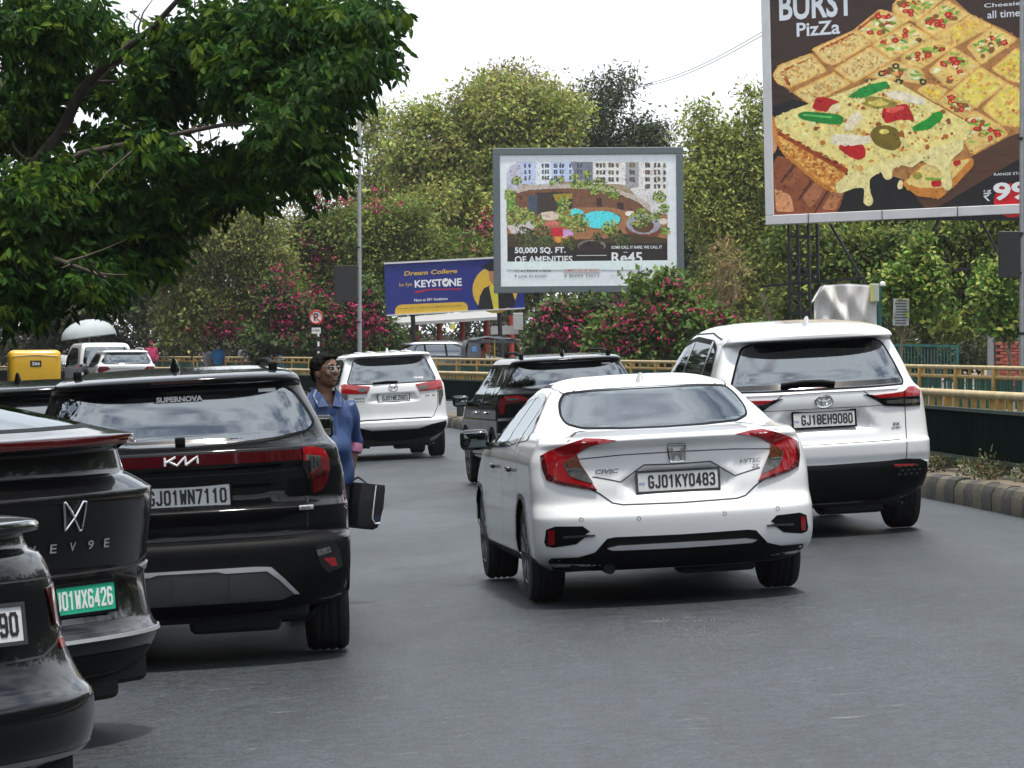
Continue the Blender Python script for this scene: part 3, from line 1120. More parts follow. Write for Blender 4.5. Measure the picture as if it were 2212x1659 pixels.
FOFF = 0.62
def nz(Y):
    return 1.185 + 0.0010 * max(0, Y - 35)
def npt(y, z, o=0.0):
    return (float(K(y)) + FOFF + o, y, z)
near_f = thing('roadside_railing', 'yellow tube railing with dark green corrugated sheets along the kerb', 'railing', TR(0, 0, 0))
YF = along(24, 0.45, 320)
for a in range(0, 319, 6):                                   # rail in lengths of 2.7 m
    mb = MB()
    mb.tube([npt(y, nz(y)) for y in YF[a:a + 7]], 0.042, 10)
    mb.build('top_rail', PALEY, near_f, True)
NB = 90
far_b = MB()
for i in range(0, 319, 1):
    if i % 6 == 0:
        continue
    y = YF[i]
    b = MB() if i < NB else far_b
    b.bar(npt(y, nz(y) - 0.15), npt(y, nz(y) - 0.03), 0.05, 0.05, (0, 1, 0))
    if i < NB:
        b.build('baluster', YEL, near_f)
tag(far_b.build('distant_balusters', YEL, near_f), kind='stuff')
far_p = MB(); far_s = MB()
for i in range(0, 318, 6):
    y = YF[i]
    b = MB() if i < NB * 1.5 else far_p
    g = gzf(K(y) + FOFF, y) + KZ - 0.1
    b.bar(npt(y, g), npt(y, nz(y) - 0.64), 0.17, 0.12, (0, 1, 0))
    if b is not far_p:
        b.build('post', POSTD, near_f)
    b2 = MB()
    b2.bar(npt(y, nz(y) - 0.64), npt(y, nz(y) - 0.03), 0.09, 0.07, (0, 1, 0))
    b2.build('upper_post', YEL if i < NB * 2 else PALEY, near_f)
    # corrugated sheet between two posts
    y1 = YF[min(i + 6, 319)]
    n = 90
    V = []
    for k in range(n + 1):
        yy = y + (y1 - y) * k / n + 0.004
        o = 0.014 * math.sin(k / n * 45 * 2 * PI * 0.5) - 0.085
        for zz in (nz(yy) - 0.155, nz(yy) - 0.165 - 0.46):
            V.append(npt(yy, zz, o))
    Q = [(2 * k, 2 * k + 1, 2 * k + 3, 2 * k + 2) for k in range(n)]
    sh = mk('green_sheet', V, Q, DGREEN, near_f, True)
    lp = MB()
    for dzz in (-0.15, -0.63):
        lp.bar(npt(y + 0.01, nz(y) + dzz, -0.09), npt(y1 - 0.01, nz(y1) + dzz, -0.09), 0.06, 0.035)
    lp.build('sheet_lip', LGREEN, sh)
tag(far_p.build('distant_posts', POSTD, near_f), kind='stuff')

# the second railing on the far side of the bus lane
BOFF = MED + LANE + 0.25
def bz(Y):
    return 1.335 + 0.0040 * (Y - 71)
def bpt(y, z, o=0.0):
    return (float(K(y)) + BOFF + o, y, z)
back_f = thing('bus_lane_railing', 'double yellow rail with green pickets beyond the bus lane', 'railing', TR(0, 0, 0))
YB = along(50, 0.9, 165)
for a in range(0, 162, 3):
    for dz_, nm in ((0.0, 'top_rail'), (-0.185, 'lower_rail')):
        mb = MB()
        mb.tube([bpt(y, bz(y) + dz_) for y in YB[a:a + 4]], 0.042, 8)
        mb.build(nm, YEL if nm == 'lower_rail' else PALEY, back_f, True)
far_b = MB()
for i in range(0, 164):
    y = YB[i]
    main = i % 3 == 0
    b = MB() if i < 60 or main else far_b
    if main:
        b.bar(bpt(y, gzf(K(y) + BOFF, y)), bpt(y, bz(y) - 0.03), 0.14, 0.10, (0, 1, 0))
        b.build('post', YEL, back_f)
    else:
        b.bar(bpt(y, bz(y) - 0.17), bpt(y, bz(y) - 0.02), 0.06, 0.06, (0, 1, 0))
        if b is not far_b:
            b.build('baluster', YEL, back_f)
tag(far_b.build('distant_balusters', YEL, back_f), kind='stuff')
pk = MB()
for i in range(0, 156):
    y0, y1 = YB[i], YB[i + 1]
    for k in range(9):
        if random.random() < 0.08:
            continue
        yy = y0 + (y1 - y0) * (k + 0.5 + random.uniform(-0.15, 0.15)) / 9
        zt = bz(yy) - 0.20
        g = gzf(K(yy) + BOFF, yy) + 0.2
        pk.bar(bpt(yy, g), bpt(yy, zt), 0.075, 0.02, (1, 0, 0))
tag(pk.build('green_pickets', PGREEN, back_f), kind='stuff')
# ------------------------------------------------------------------ cars
WHITE = pmat('white_paint', (0.77, 0.78, 0.79), 0.32, coat=1.0, coat_rough=.06, var=0.02, scale=2.5, backdark=(0.05, 0.05, 0.05))
WHITE2 = pmat('pearl_white_paint', (0.76, 0.77, 0.78), 0.34, coat=1.0, coat_rough=.06, var=0.02, scale=2.5, backdark=(0.05, 0.05, 0.05))
BLACK = pmat('black_paint', (0.0045, 0.0048, 0.006), 0.35, spec=.05, coat=1.0, coat_ior=1.36, var=0.1, backdark=(0.02, 0.02, 0.02), coat_rough=0.06)
BLACK2 = pmat('pearl_black_paint', (0.0045, 0.0045, 0.005), 0.35, spec=.05, coat=1.0, coat_ior=1.36, var=0.1, backdark=(0.02, 0.02, 0.02), coat_rough=0.06)

SKIDM = pmat('skid_plate_grey', (.085, .087, .09), .45, metal=.3, var=.08)
# ---- white sedan
def white_sedan():
    rows = [(0.22, .17, .78, .50, 4.40, .8), (0.27, .08, .85, .46, 4.52, .8), (0.33, .03, .885, .42, 4.58, .75), (0.44, .01, .895, .40, 4.62, .7),
            (0.555, .0, .895, .40, 4.62, .7), (0.60, .02, .893, .40, 4.60, .7), (0.66, .055, .89, .40, 4.56, .7), (0.74, .065, .89, .40, 4.45, .7),
            (0.90, .085, .88, .42, 4.25, .8), (0.985, .085, .848, .43, 3.95, .8), (1.03, .04, .825, .46, 3.6, .8), (1.055, .05, .812, .52, 3.42, .7),
            (1.073, .30, .80, .56, 3.36, .6), (1.09, .56, .785, .52, 3.3, .55), (1.13, .68, .757, .48, 3.2, .5), (1.22, .90, .69, .43, 3.0, .45), (1.31, 1.12, .622, .38, 2.82, .45), (1.345, 1.21, .59, .37, 2.75, .45),
            (1.362, 1.33, .565, .36, 2.7, .45), (1.388, 1.60, .525, .36, 2.6, .4), (1.41, 1.82, .45, .3, 2.46, .35), (1.425, 2.0, .32, .15, 2.32, .12), (1.43, 2.1, .15, .05, 2.22, .05)]
    c = Car('white_sedan', 'white sedan with black under-bumper strip and C-shaped red tail lights, front row centre right', 1.075, 22.42, 6.2, rows, WHITE)
    q = lambda P: c.px(Z2(P))
    # recessed number plate panel
    c.disp.append((mirror_half([(0.0, .865), (.21, .872), (.36, .78), (.34, .70), (.30, .665), (0, .66)]), 0.035, 0.05))
    # rear window
    gl = mirror_half([(0, 1.345), (.35, 1.342), (.535, 1.33), (.585, 1.27), (.605, 1.19), (.59, 1.14), (.50, 1.108), (.25, 1.098), (0, 1.095)])
    c.rear_glass(fillet(gl, .03), GLASS, frit=0.03)
    c.side_glass(fillet([(1.08, 1.06), (1.20, 1.16), (1.48, 1.265), (1.62, 1.30), (1.95, 1.325), (2.35, 1.30), (2.75, 1.19), (3.12, 1.03), (3.1, .98), (2.2, 1.0)], .03), GLASSD, 0.03, GLOSSBLK)
    for yy in (1.5, 2.15):
        for sd in (-1, 1):
            c.sline('window_pillar', [(yy + .03, 1.0), (yy - .02, 1.305)], sd, 0.06, GLOSSBLK, 0.007)
    c.windshield(1.06, 1.37, .72, .56)
    c.wheels((1.02, 3.72), .765, .318, .215, arch=.055, archm=(WHITE, .035))
    c.body()
    c.seats(1.55, .98, .6, 2.45)
    # tail lights (read on the nearer, left side)
    tl = q([(512, 600), (560, 572), (690, 525), (770, 497), (860, 499), (950, 510), (870, 528), (790, 552), (722, 588), (742, 640), (775, 700), (815, 760), (840, 797), (740, 782), (620, 762), (548, 738), (524, 680)])
    inner = q([(645, 642), (718, 596), (745, 645), (795, 720), (818, 757), (740, 738), (690, 720), (662, 685)])
    amber = q([(650, 640), (718, 598), (748, 650), (752, 668), (668, 672)])
    dark = q([(512, 600), (530, 592), (545, 640), (560, 700), (620, 745), (740, 765), (838, 792), (840, 797), (740, 782), (620, 762), (548, 738), (524, 680)])
    for f in (lambda P: P, mirror):
        t = c.rpatch('tail_light', f(tl), REDL, off=.012, depth=.03)
        c.rpatch('light_edge', f(dark), DREDL, off=.0155, depth=.004, parent=t)
        c.rpatch('reversing_lamp', f(inner), CLEARL, off=.016, depth=.004, parent=t)
        c.rpatch('indicator_lens', f(amber), AMBERL, off=.0185, depth=.003, parent=t)
        c.rline('light_bar', f(q([(668, 676), (748, 672)])), .006, CHROME, .021, parent=t)
        c.rline('light_seam', f(q([(690, 525), (715, 585)])), .008, SMOKEL, .014, parent=t)
    # boot lid shut lines and crease
    c.rline('boot_crease', sym_line([(0, .945), (.35, .942), (.66, .925)]), .006)
    c.rline('boot_shut_line', sym_line([(0, .628), (.36, .634), (.42, .648), (.49, .705), (.555, .745)]), .009)
    c.rline('garnish_line', sym_line([(0, .868), (.21, .873), (.36, .775), (.46, .80), (.53, .815)]), .007)
    c.rline('boot_side_gap', q([(670, 520), (690, 490), (720, 465), (790, 452)]), .006)
    c.rline('boot_side_gap', mirror(q([(670, 520), (690, 490), (720, 465), (790, 452)])), .006)
    # emblem
    e = MB()
    ring = [(.045, -.05), (.052, 0), (.055, .045), (.045, .054), (0, .056), (-.045, .054), (-.055, .045), (-.052, 0), (-.045, -.05), (0, -.053), (.045, -.05)]
    e.tube([(x, float(c.rear(x, z + .935)) - .008, z + .935) for x, z in dens(ring, False, .02)], .0055, 6, False)
    for P in ([(-.040, .035), (-.028, .035), (-.020, .004), (.020, .004), (.028, .035), (.040, .035), (.030, -.040), (.020, -.040), (.014, -.010), (-.014, -.010), (-.020, -.040), (-.030, -.040)],):
        V = [(x, float(c.rear(x, z + .935)) - .012, z + .935) for x, z in P]
        e.add(V, [tuple(range(len(P)))[::-1]])
    e.build('emblem', CHROME, c.root, True)
    pl = c.plate('GJ01KY0483', .765, -.06, out_=.012, frame=GREYP)
    c.badge('model_lettering', 'CIVIC', -.44, .845, .145, .028, DCHROME, .02, shear=.25)
    c.badge('trim_lettering', 'i-VTEC', .47, .865, .14, .026, DCHROME, .01, shear=.2)
    c.badge('trim_lettering', 'ZX', .50, .828, .05, .022, DCHROME, .01, shear=.2)
    # bumper inserts
    fog = q([(537, 1098), (548, 1025), (600, 1006), (760, 1005), (800, 1035), (775, 1052), (826, 1056), (770, 1070), (722, 1108), (590, 1128), (548, 1120)])
    ref = q([(560, 1032), (596, 1030), (596, 1110), (562, 1113)])
    bl = q([(650, 1062), (830, 1053), (828, 1060), (650, 1076)])
    for f in (lambda P: P, mirror):
        g = c.rpatch('bumper_vent', f(fog), BLACKP, off=.004, depth=.012)
        c.rpatch('red_reflector', f(ref), REDL, off=.010, depth=.01, parent=g)
        c.rpatch('vent_blade', f(bl), GREYP, off=.014, depth=.012, parent=g)
    lowb = mirror_half([(0, .432), (.42, .436), (.47, .428), (.545, .345), (.64, .318), (.80, .315), (.815, .29), (.76, .222), (0, .222)])
    c.rpatch('lower_grille', lowb, BLACKP, off=.006, depth=.03)
    chs = mirror_half([(0, .383), (.40, .382), (.475, .368), (.44, .352), (.2, .350), (0, .348)])
    c.rpatch('chrome_strip', chs, BTRIM, off=.022, depth=.02)
    for x, z in ((-.62, .555), (-.27, .545), (.27, .545), (.62, .555)):
        ring = [(x + .012 * math.cos(a * PI / 6), z + .012 * math.sin(a * PI / 6)) for a in range(12)]
        c.rline('parking_sensor', ring, .003, GREYP, .0015, True)
    # sides
    for sd in (-1, 1):
        for P in ([(2.18, .36), (2.14, .7), (2.12, 1.0)], [(3.25, .38), (3.22, .8), (3.12, 1.0)], [(1.36, .42), (1.28, .62), (1.22, .80), (1.25, 1.03)], [(1.38, .30), (3.3, .30)]):
            c.sline('door_gap', P, sd, .007)
        c.sline('sill', [(1.36, .25), (3.38, .25)], sd, .07, BLACKP, .004)
        for yy in (1.62, 2.62):
            hb = MB()
            xx = float(c.side(yy, .845))
            hb.rbox((sd * (xx + .018), yy, .845), (.03, .2, .03), .012)
            hb.build('door_handle', GLOSSBLK, c.root, True)
        c.sline('roof_seam', [(1.15, 1.30), (1.45, 1.358), (1.8, 1.378), (2.3, 1.375)], sd, .02, GAP, .004)
    c.mirrors(3.0, 1.0, GLOSSBLK, .24)
    c.fin(0, 1.56, c.roof_z(0, 1.5) - .012, WHITE, .075, .19)
    return c

def mirror_half(P):
    "right half outline (starting and ending on x = 0) -> whole outline"
    Q = list(P)
    L_ = [(-x, z) for x, z in P[::-1] if x > 1e-6]
    return Q + L_

def sym_line(P):
    return [(-x, z) for x, z in P[::-1] if x > 1e-6] + list(P)

# ---- black compact suv, first on the left
SUV_ROWS = [(0.27, .20, .74, .45, 4.15, .6), (0.33, .06, .84, .40, 4.26, .6), (0.40, .02, .875, .36, 4.33, .6), (0.52, .0, .895, .34, 4.36, .6), (0.655, .0, .90, .33, 4.35, .6),
            (0.675, .035, .90, .33, 4.34, .6), (0.69, .10, .90, .33, 4.34, .6), (0.74, .105, .90, .33, 4.33, .6), (0.80, .08, .90, .34, 4.3, .6), (0.838, .055, .90, .35, 4.28, .6), (0.85, .065, .898, .36, 4.26, .7), (0.88, .10, .896, .36, 4.24, .7), (0.99, .10, .89, .36, 4.15, .8), (1.055, .085, .88, .37, 3.9, .8),
            (1.085, .045, .872, .38, 3.6, .8), (1.16, .045, .855, .38, 3.15, .6), (1.185, .085, .835, .40, 3.1, .5), (1.21, .125, .815, .40, 3.05, .45), (1.30, .160, .775, .38, 2.9, .45), (1.40, .20, .728, .36, 2.72, .45), (1.505, .245, .685, .36, 2.54, .45),
            (1.517, .20, .682, .36, 2.52, .45), (1.53, .15, .676, .36, 2.5, .45), (1.552, .14, .662, .37, 2.45, .45), (1.575, .22, .635, .40, 2.38, .45), (1.592, .42, .60, .4, 2.28, .45),
            (1.608, .80, .53, .35, 2.1, .4), (1.62, 1.15, .42, .2, 1.9, .2), (1.626, 1.4, .2, .1, 1.7, .1)]
def black_suv():
    c = Car('black_suv', 'black compact SUV with red tailgate light bar, beside the man in blue', -1.72, 19.3, 6.0, SUV_ROWS, BLACK)
    q = lambda P: c.px(Z1(P))
    gl = mirror_half([(0, 1.502), (.50, 1.502), (.585, 1.495), (.64, 1.46), (.70, 1.37), (.742, 1.285), (.70, 1.245), (.52, 1.215), (.25, 1.196), (0, 1.192)])
    g = c.rear_glass(fillet(gl, .03), GLASS, frit=.05)
    band = mirror_half([(.55, 1.395), (.66, 1.39), (.71, 1.33), (.715, 1.285), (.66, 1.25), (.52, 1.225), (.58, 1.26), (.595, 1.33)])
    for f in (lambda P: P, mirror):
        c.rpatch('window_border', f([(.50, 1.49), (.58, 1.485), (.635, 1.45), (.69, 1.365), (.73, 1.285), (.68, 1.248), (.52, 1.222), (.58, 1.26), (.595, 1.34)]), GLOSSBLK, off=-.003, depth=0, parent=g)
    c.side_glass(fillet([(.62, 1.20), (.75, 1.36), (1.0, 1.45), (1.6, 1.50), (2.2, 1.485), (2.6, 1.32), (2.95, 1.12), (2.9, 1.06), (1.6, 1.09)], .03), GLASSD, .03, GLOSSBLK)
    for yy in (.98, 1.75):
        for sd in (-1, 1):
            c.sline('window_pillar', [(yy + .03, 1.08), (yy - .02, 1.47)], sd, .08, GLOSSBLK, .007)
    c.windshield(1.12, 1.54, .74, .62)
    c.wheels((.87, 3.48), .775, .338, .225, arch=.07, archm=(BLACKP, .085))
    c.disp.append((mirror_half([(0, .99), (.50, .99), (.56, .93), (.46, .865), (0, .86)]), .035, .04))
    c.body()
    c.seats(1.05, 1.06, .62, 1.95)
    # light bar and lamps
    c.rpatch('light_bar', mirror_half([(0, 1.152), (.30, 1.152), (.655, 1.150), (.655, 1.092), (.3, 1.092), (0, 1.090)]), DREDL, off=.012, depth=.02)
    tl = q([(1742, 625), (1800, 620), (1868, 640), (1893, 690), (1896, 760), (1880, 830), (1850, 875), (1800, 893), (1790, 800), (1778, 710), (1742, 703)])
    cl = q([(1758, 668), (1842, 676), (1845, 735), (1790, 778), (1783, 705), (1758, 698)])
    sm = q([(1742, 703), (1778, 712), (1788, 800), (1800, 893), (1775, 905), (1768, 800), (1740, 730)])
    for f in (lambda P: P, mirror):
        t = c.rpatch('tail_light', f(tl), REDL, off=.012, depth=.03)
        c.rpatch('reversing_lamp', f(cl), CLEARL, off=.016, depth=.004, parent=t)
        c.rpatch('lower_lens', f(q([(1792, 788), (1848, 744), (1894, 762), (1879, 828), (1850, 873), (1801, 890)])), DREDL, off=.0158, depth=.003, parent=t)
        for k in range(3):
            a = q([(1783 + k * 21, 678 + k * 1.5), (1788 + k * 20, 770 - k * 14)])
            c.rline('lamp_rib', f(a), .005, SMOKEL, .0185, parent=t)
        c.rpatch('lamp_edge', f(sm), GLOSSBLK, off=.010, depth=.03, parent=t)
        c.rpatch('quarter_reflector', f([(.868, .90), (.893, .93), (.893, .80), (.872, .82)]), DREDL, off=.004, depth=.01)
    c.rline('light_gap', [(.655, 1.16), (.655, 1.08)], .008, GLOSSBLK, .0135)
    c.rline('light_gap', [(-.655, 1.16), (-.655, 1.08)], .008, GLOSSBLK, .0135)
    # brand lettering on the bar
    e = MB()
    lw = .010
    def st(P):
        P = dens(P, False, .02)
        e.tube([(x, float(c.rear(x, z)) - .017, z) for x, z in P], .0065, 6)
    x0, z0, hh, ww = -.088, 1.098, .046, .178
    for P in ([(0, 0), (0, 1)], [(0, .35), (.33, 1)], [(.12, .5), (.36, 0), (.62, 1), (.62, 0)], [(.62, .0), (.98, .95), (.98, .15)]):
        st([(x0 + a * ww, z0 + b * hh) for a, b in P])
    e.build('brand_lettering', WHITEP, c.root, True)
    c.plate('GJ01WN7110', .925, -.05, out_=.022)
    c.badge('trim_badge', 'IVT', .66, .832, .05, .014, GAP, .02, off=.009)
    c.rpatch('badge_plate', [(.622, .82), (.70, .82), (.70, .845), (.622, .845)], SILVER, off=.005, depth=.008)
    # rear view camera and washer
    mb = MB(); mb.rbox((0, float(c.rear(0, 1.215)) - .02, 1.222), (.055, .05, .05), .012); mb.build('wiper_pivot', BLACKP, c.root, True)
    # spoiler lettering and sticker
    c.badge('window_lettering', 'SUPERNOVA', .01, 1.452, .25, .030, WHITEP, .04, off=.010)
    c.rpatch('window_sticker', [(.44, 1.468), (.535, 1.468), (.535, 1.486), (.44, 1.486)], WHITEP, off=.006, depth=0)
    # shut lines
    for f in (lambda P: P, mirror):
        c.rline('tailgate_gap', f(q([(1730, 540), (1735, 600), (1740, 650)])), .008)
        c.rline('tailgate_gap', f(q([(1768, 905), (1770, 1000), (1770, 1085)])), .008)
    c.rline('tailgate_crease', sym_line([(0, 1.035), (.45, 1.035), (.62, 1.045)]), .006)
    # bumper
    bump = mirror_half([(0, .672), (.46, .674), (.56, .69), (.76, .70), (.86, .66), (.895, .56), (.885, .36), (.82, .30), (.5, .285), (0, .28)])
    c.rpatch('bumper_cladding', bump, BLACKP, off=.008, depth=.03)
    skid = mirror_half([(0, .53), (.36, .53), (.43, .525), (.50, .46), (.58, .375), (.50, .345), (0, .345)])
    c.rpatch('skid_plate', skid, SKIDM, off=.016, depth=.02)
    edge = mirror_half([(0, .535), (.36, .535), (.45, .528), (.52, .46), (.60, .37), (.57, .372), (.49, .455), (.425, .508), (.20, .508), (.16, .520), (0, .520)])
    c.rpatch('skid_plate_edge', edge, BTRIM, off=.026, depth=.025)
    for x in (-.30, 0, .30):
        c.rpatch('skid_plate_rib', [(x - .09, .36), (x + .09, .36), (x + .07, .50), (x - .07, .50)], SKIDM, off=.022, depth=.01)
    for f in (lambda P: P, mirror):
        fh = c.rpatch('fog_lamp_housing', f([(.69, .62), (.80, .64), (.83, .60), (.845, .50), (.76, .47), (.72, .52)]), GLOSSBLK, off=.011, depth=.006)
        c.rpatch('reversing_lamp', f([(.70, .60), (.775, .615), (.785, .585), (.71, .568)]), CLEARL, off=.014, depth=.004, parent=fh)
        c.rpatch('red_reflector', f([(.735, .555), (.80, .555), (.815, .51), (.785, .505)]), REDL, off=.014, depth=.004, parent=fh)
    for sd in (-1, 1):
        for P in ([(1.86, .42), (1.84, 1.07)], [(2.98, .42), (2.95, 1.05)], [(1.28, .5), (1.15, .8), (.95, 1.1)]):
            c.sline('door_gap', P, sd, .008)
        c.sline('sill', [(1.3, .32), (3.05, .32)], sd, .16, BLACKP, .006)
        for yy in (1.35, 2.3):
            hb = MB(); xx = float(c.side(yy, .95)); hb.rbox((sd * (xx + .02), yy, .95), (.03, .2, .03), .012); hb.build('door_handle', CHROME, c.root, True)
    c.mirrors(2.72, 1.20, BLACK, .12)
    c.rails(.55, 2.2, .535, .50, BLACKP)
    c.fin(0, .74, c.roof_z(0, .70) - .012, BLACK, .085, .2)
    c.rpatch('high_brake_light', [(-.14, 1.536), (.14, 1.536), (.14, 1.546), (-.14, 1.546)], DREDL, off=.003, depth=.004)
    return c

# ---- white people carrier on the right
MPV_ROWS = [(0.26, .22, .74, .45, 4.5, .6), (0.32, .08, .82, .42, 4.64, .6), (0.42, .03, .88, .36, 4.72, .6), (0.56, .01, .91, .33, 4.74, .6), (0.585, .02, .915, .33, 4.74, .6), (0.65, .005, .918, .32, 4.74, .6),
            (0.74, .0, .918, .32, 4.72, .6), (0.765, .025, .915, .32, 4.7, .6), (0.90, .045, .91, .33, 4.6, .7), (1.02, .05, .90, .33, 4.4, .8), (1.10, .04, .89, .34, 4.0, .8), (1.17, .045, .87, .35, 3.7, .7),
            (1.195, .075, .85, .36, 3.6, .6), (1.215, .105, .838, .36, 3.5, .5), (1.35, .17, .79, .36, 3.3, .5), (1.50, .25, .735, .36, 3.05, .5), (1.585, .30, .70, .36, 2.9, .5),
            (1.597, .20, .695, .37, 2.87, .5), (1.61, .12, .69, .38, 2.84, .5), (1.64, .12, .675, .40, 2.8, .5), (1.68, .26, .645, .42, 2.7, .5), (1.72, .60, .60, .4, 2.55, .5), (1.75, 1.0, .52, .4, 2.4, .4), (1.77, 1.4, .40, .25, 2.2, .3), (1.778, 1.6, .2, .1, 2.0, .1)]
def white_mpv():
    c = Car('white_mpv', 'large white people carrier with black lower bumper, on the right by the railing', 2.57, 29.1, 7.0, MPV_ROWS, WHITE)
    q = lambda P: c.px(Z3(P))
    gl = mirror_half([(0, 1.585), (.50, 1.588), (.585, 1.56), (.655, 1.40), (.715, 1.235), (.70, 1.205), (.45, 1.198), (0, 1.195)])
    c.rear_glass(fillet(gl, .04), GLASS, frit=.07)
    c.side_glass(fillet([(.72, 1.16), (.75, 1.40), (.85, 1.56), (1.1, 1.62), (2.0, 1.66), (2.6, 1.60), (3.0, 1.42), (3.35, 1.16), (3.3, 1.08), (2.0, 1.10)], .04), GLASSD, .04, BLACKP)
    for yy in (1.12, 2.05):
        for sd in (-1, 1):
            c.sline('window_pillar', [(yy + .05, 1.10), (yy - .02, 1.63)], sd, .09, GLOSSBLK, .007)
    c.windshield(1.2, 1.66, .78, .62)
    c.wheels((.93, 3.78), .785, .345, .225, arch=.06, archm=(WHITE, .03))
    c.disp.append((mirror_half([(0, 1.035), (.30, 1.035), (.40, .94), (.45, .83), (0, .83)]), .04, .06))
    c.body()
    c.seats(1.25, 1.10, .62, 2.55)
    # lamps
    tl = q([(1295, 742), (1420, 728), (1485, 716), (1510, 688), (1545, 683), (1580, 712), (1580, 742), (1480, 748), (1350, 757)])
    lo = q([(1340, 760), (1480, 752), (1580, 745), (1582, 800), (1480, 806), (1370, 803)])
    cl = q([(1380, 772), (1475, 765), (1578, 762), (1580, 782), (1480, 790), (1385, 790)])
    for f in (lambda P: P, mirror):
        t = c.rpatch('tail_light', f(tl), REDL, off=.016, depth=.04)
        b_ = c.rpatch('lamp_housing', f(lo), GLOSSBLK, off=.012, depth=.03, parent=t)
        c.rpatch('reversing_lamp', f(cl), CLEARL, off=.015, depth=.004, parent=t)
        c.rline('lamp_gap', f(q([(1486, 715), (1490, 805)])), .009, GLOSSBLK, .019, parent=t)
        c.rpatch('black_trim', f(q([(1245, 735), (1300, 738), (1350, 757), (1370, 803), (1330, 775)])), GLOSSBLK, off=.006, depth=.01)
        c.rline('tailgate_gap', f(q([(1493, 806), (1500, 960), (1500, 1115)])), .008)
        c.rpatch('red_reflector', f(q([(1425, 1150), (1550, 1146), (1550, 1158), (1430, 1163)])), REDL, off=.016, depth=.01)
    c.rpatch('chrome_line', mirror_half([(0, 1.188), (.62, 1.182), (.70, 1.192), (.62, 1.168), (0, 1.172)]), CHROME, off=.008, depth=.01)
    c.rline('garnish_line', sym_line([(0, 1.172), (.33, 1.168), (.45, 1.08), (.50, 1.045)]), .007)
    c.rline('garnish_line', sym_line([(0, 1.042), (.30, 1.04), (.50, 1.043)]), .005)
    toyota_logo(c, 0, 1.10, .145, .095, CHROME)
    c.plate('GJ18EH9080', .955, -.04, out_=.025)
    c.badge('trim_lettering', 'ZX', .60, .885, .07, .022, GAP, .05, off=.005)
    c.badge('trim_lettering', 'e:HEV', .60, .855, .085, .016, GAP, .03, off=.005)
    c.rline('bumper_gap', sym_line([(0, .752), (.45, .755), (.62, .758)]), .006)
    bump = mirror_half([(0, .585), (.50, .592), (.66, .60), (.80, .59), (.87, .56), (.89, .46), (.87, .36), (.80, .30), (.5, .272), (0, .27)])
    c.rpatch('bumper_cladding', bump, BLACKP, off=.010, depth=.04)
    c.rpatch('bumper_lip', mirror_half([(0, .545), (.42, .548), (.52, .47), (.70, .455), (.70, .425), (.50, .40), (0, .40)]), BLACKP, off=.03, depth=.03)
    for f in (lambda P: P, mirror):
        for i in range(4):
            for j in range(3):
                x = .60 + i * .055 + (j % 2) * .027; z = .475 + j * .032
                h_ = [(x + .018 * math.cos(a * PI / 3), z + .012 * math.sin(a * PI / 3)) for a in range(6)]
                c.rpatch('vent_cell', f(h_), GREYP, off=.013, depth=0)
    # rear wiper, red reflection painted low on the window
    wp = MB()
    wp.tube([(x, float(c.rear(x, z)) - .03, z) for x, z in dens([(-.33, 1.245), (-.15, 1.262), (.0, 1.258), (.11, 1.24)], False, .05)], [.008] + [.022] * 8 + [.02] * 30 if False else .018, 8)
    wp.build('rear_wiper', BLACKP, c.root, True)
    c.rpatch('red_reflection_strip', [(-.05, 1.205), (.25, 1.21), (.25, 1.222), (-.05, 1.216)], REDL, off=.007, depth=0)
    for sd in (-1, 1):
        for P in ([(2.15, .40), (2.1, 1.08)], [(3.3, .42), (3.28, 1.08)], [(1.35, .5), (1.2, .9), (1.1, 1.1)]):
            c.sline('door_gap', P, sd, .008)
        c.sline('sill', [(1.4, .30), (3.3, .30)], sd, .12, BLACKP, .006)
        c.sline('roof_ditch', [(.75, 1.64), (1.4, 1.70), (2.4, 1.70)], sd, .012, GAP, .003)
        for yy in (1.75, 2.75):
            hb = MB(); xx = float(c.side(yy, 1.0)); hb.rbox((sd * (xx + .02), yy, 1.0), (.03, .2, .03), .012); hb.build('door_handle', WHITE, c.root, True)
    c.mirrors(3.05, 1.12, WHITE, .24)
    c.fin(0, .62, c.roof_z(0, .62) - .014, WHITE, .09, .2)
    return c

# ---- white mpv farther on, beside the man
MPV2_ROWS = [(0.27, .30, .72, .4, 4.5, .6), (0.36, .18, .80, .38, 4.62, .6), (0.46, .06, .87, .34, 4.7, .6), (0.50, .02, .895, .32, 4.72, .6), (0.56, .0, .905, .30, 4.73, .6), (0.63, .0, .908, .30, 4.72, .6), (0.655, .03, .906, .30, 4.7, .6),
             (0.80, .05, .90, .30, 4.6, .7), (1.08, .05, .885, .30, 4.3, .8), (1.20, .06, .875, .31, 3.8, .8), (1.255, .085, .855, .32, 3.6, .6), (1.30, .11, .84, .32, 3.5, .5), (1.50, .20, .775, .32, 3.2, .5),
             (1.68, .30, .71, .34, 2.9, .5), (1.70, .20, .70, .36, 2.85, .5), (1.725, .16, .685, .38, 2.8, .5), (1.755, .40, .64, .4, 2.65, .5), (1.778, .90, .55, .4, 2.45, .4), (1.79, 1.3, .40, .25, 2.2, .3), (1.795, 1.6, .2, .1, 2.0, .1)]
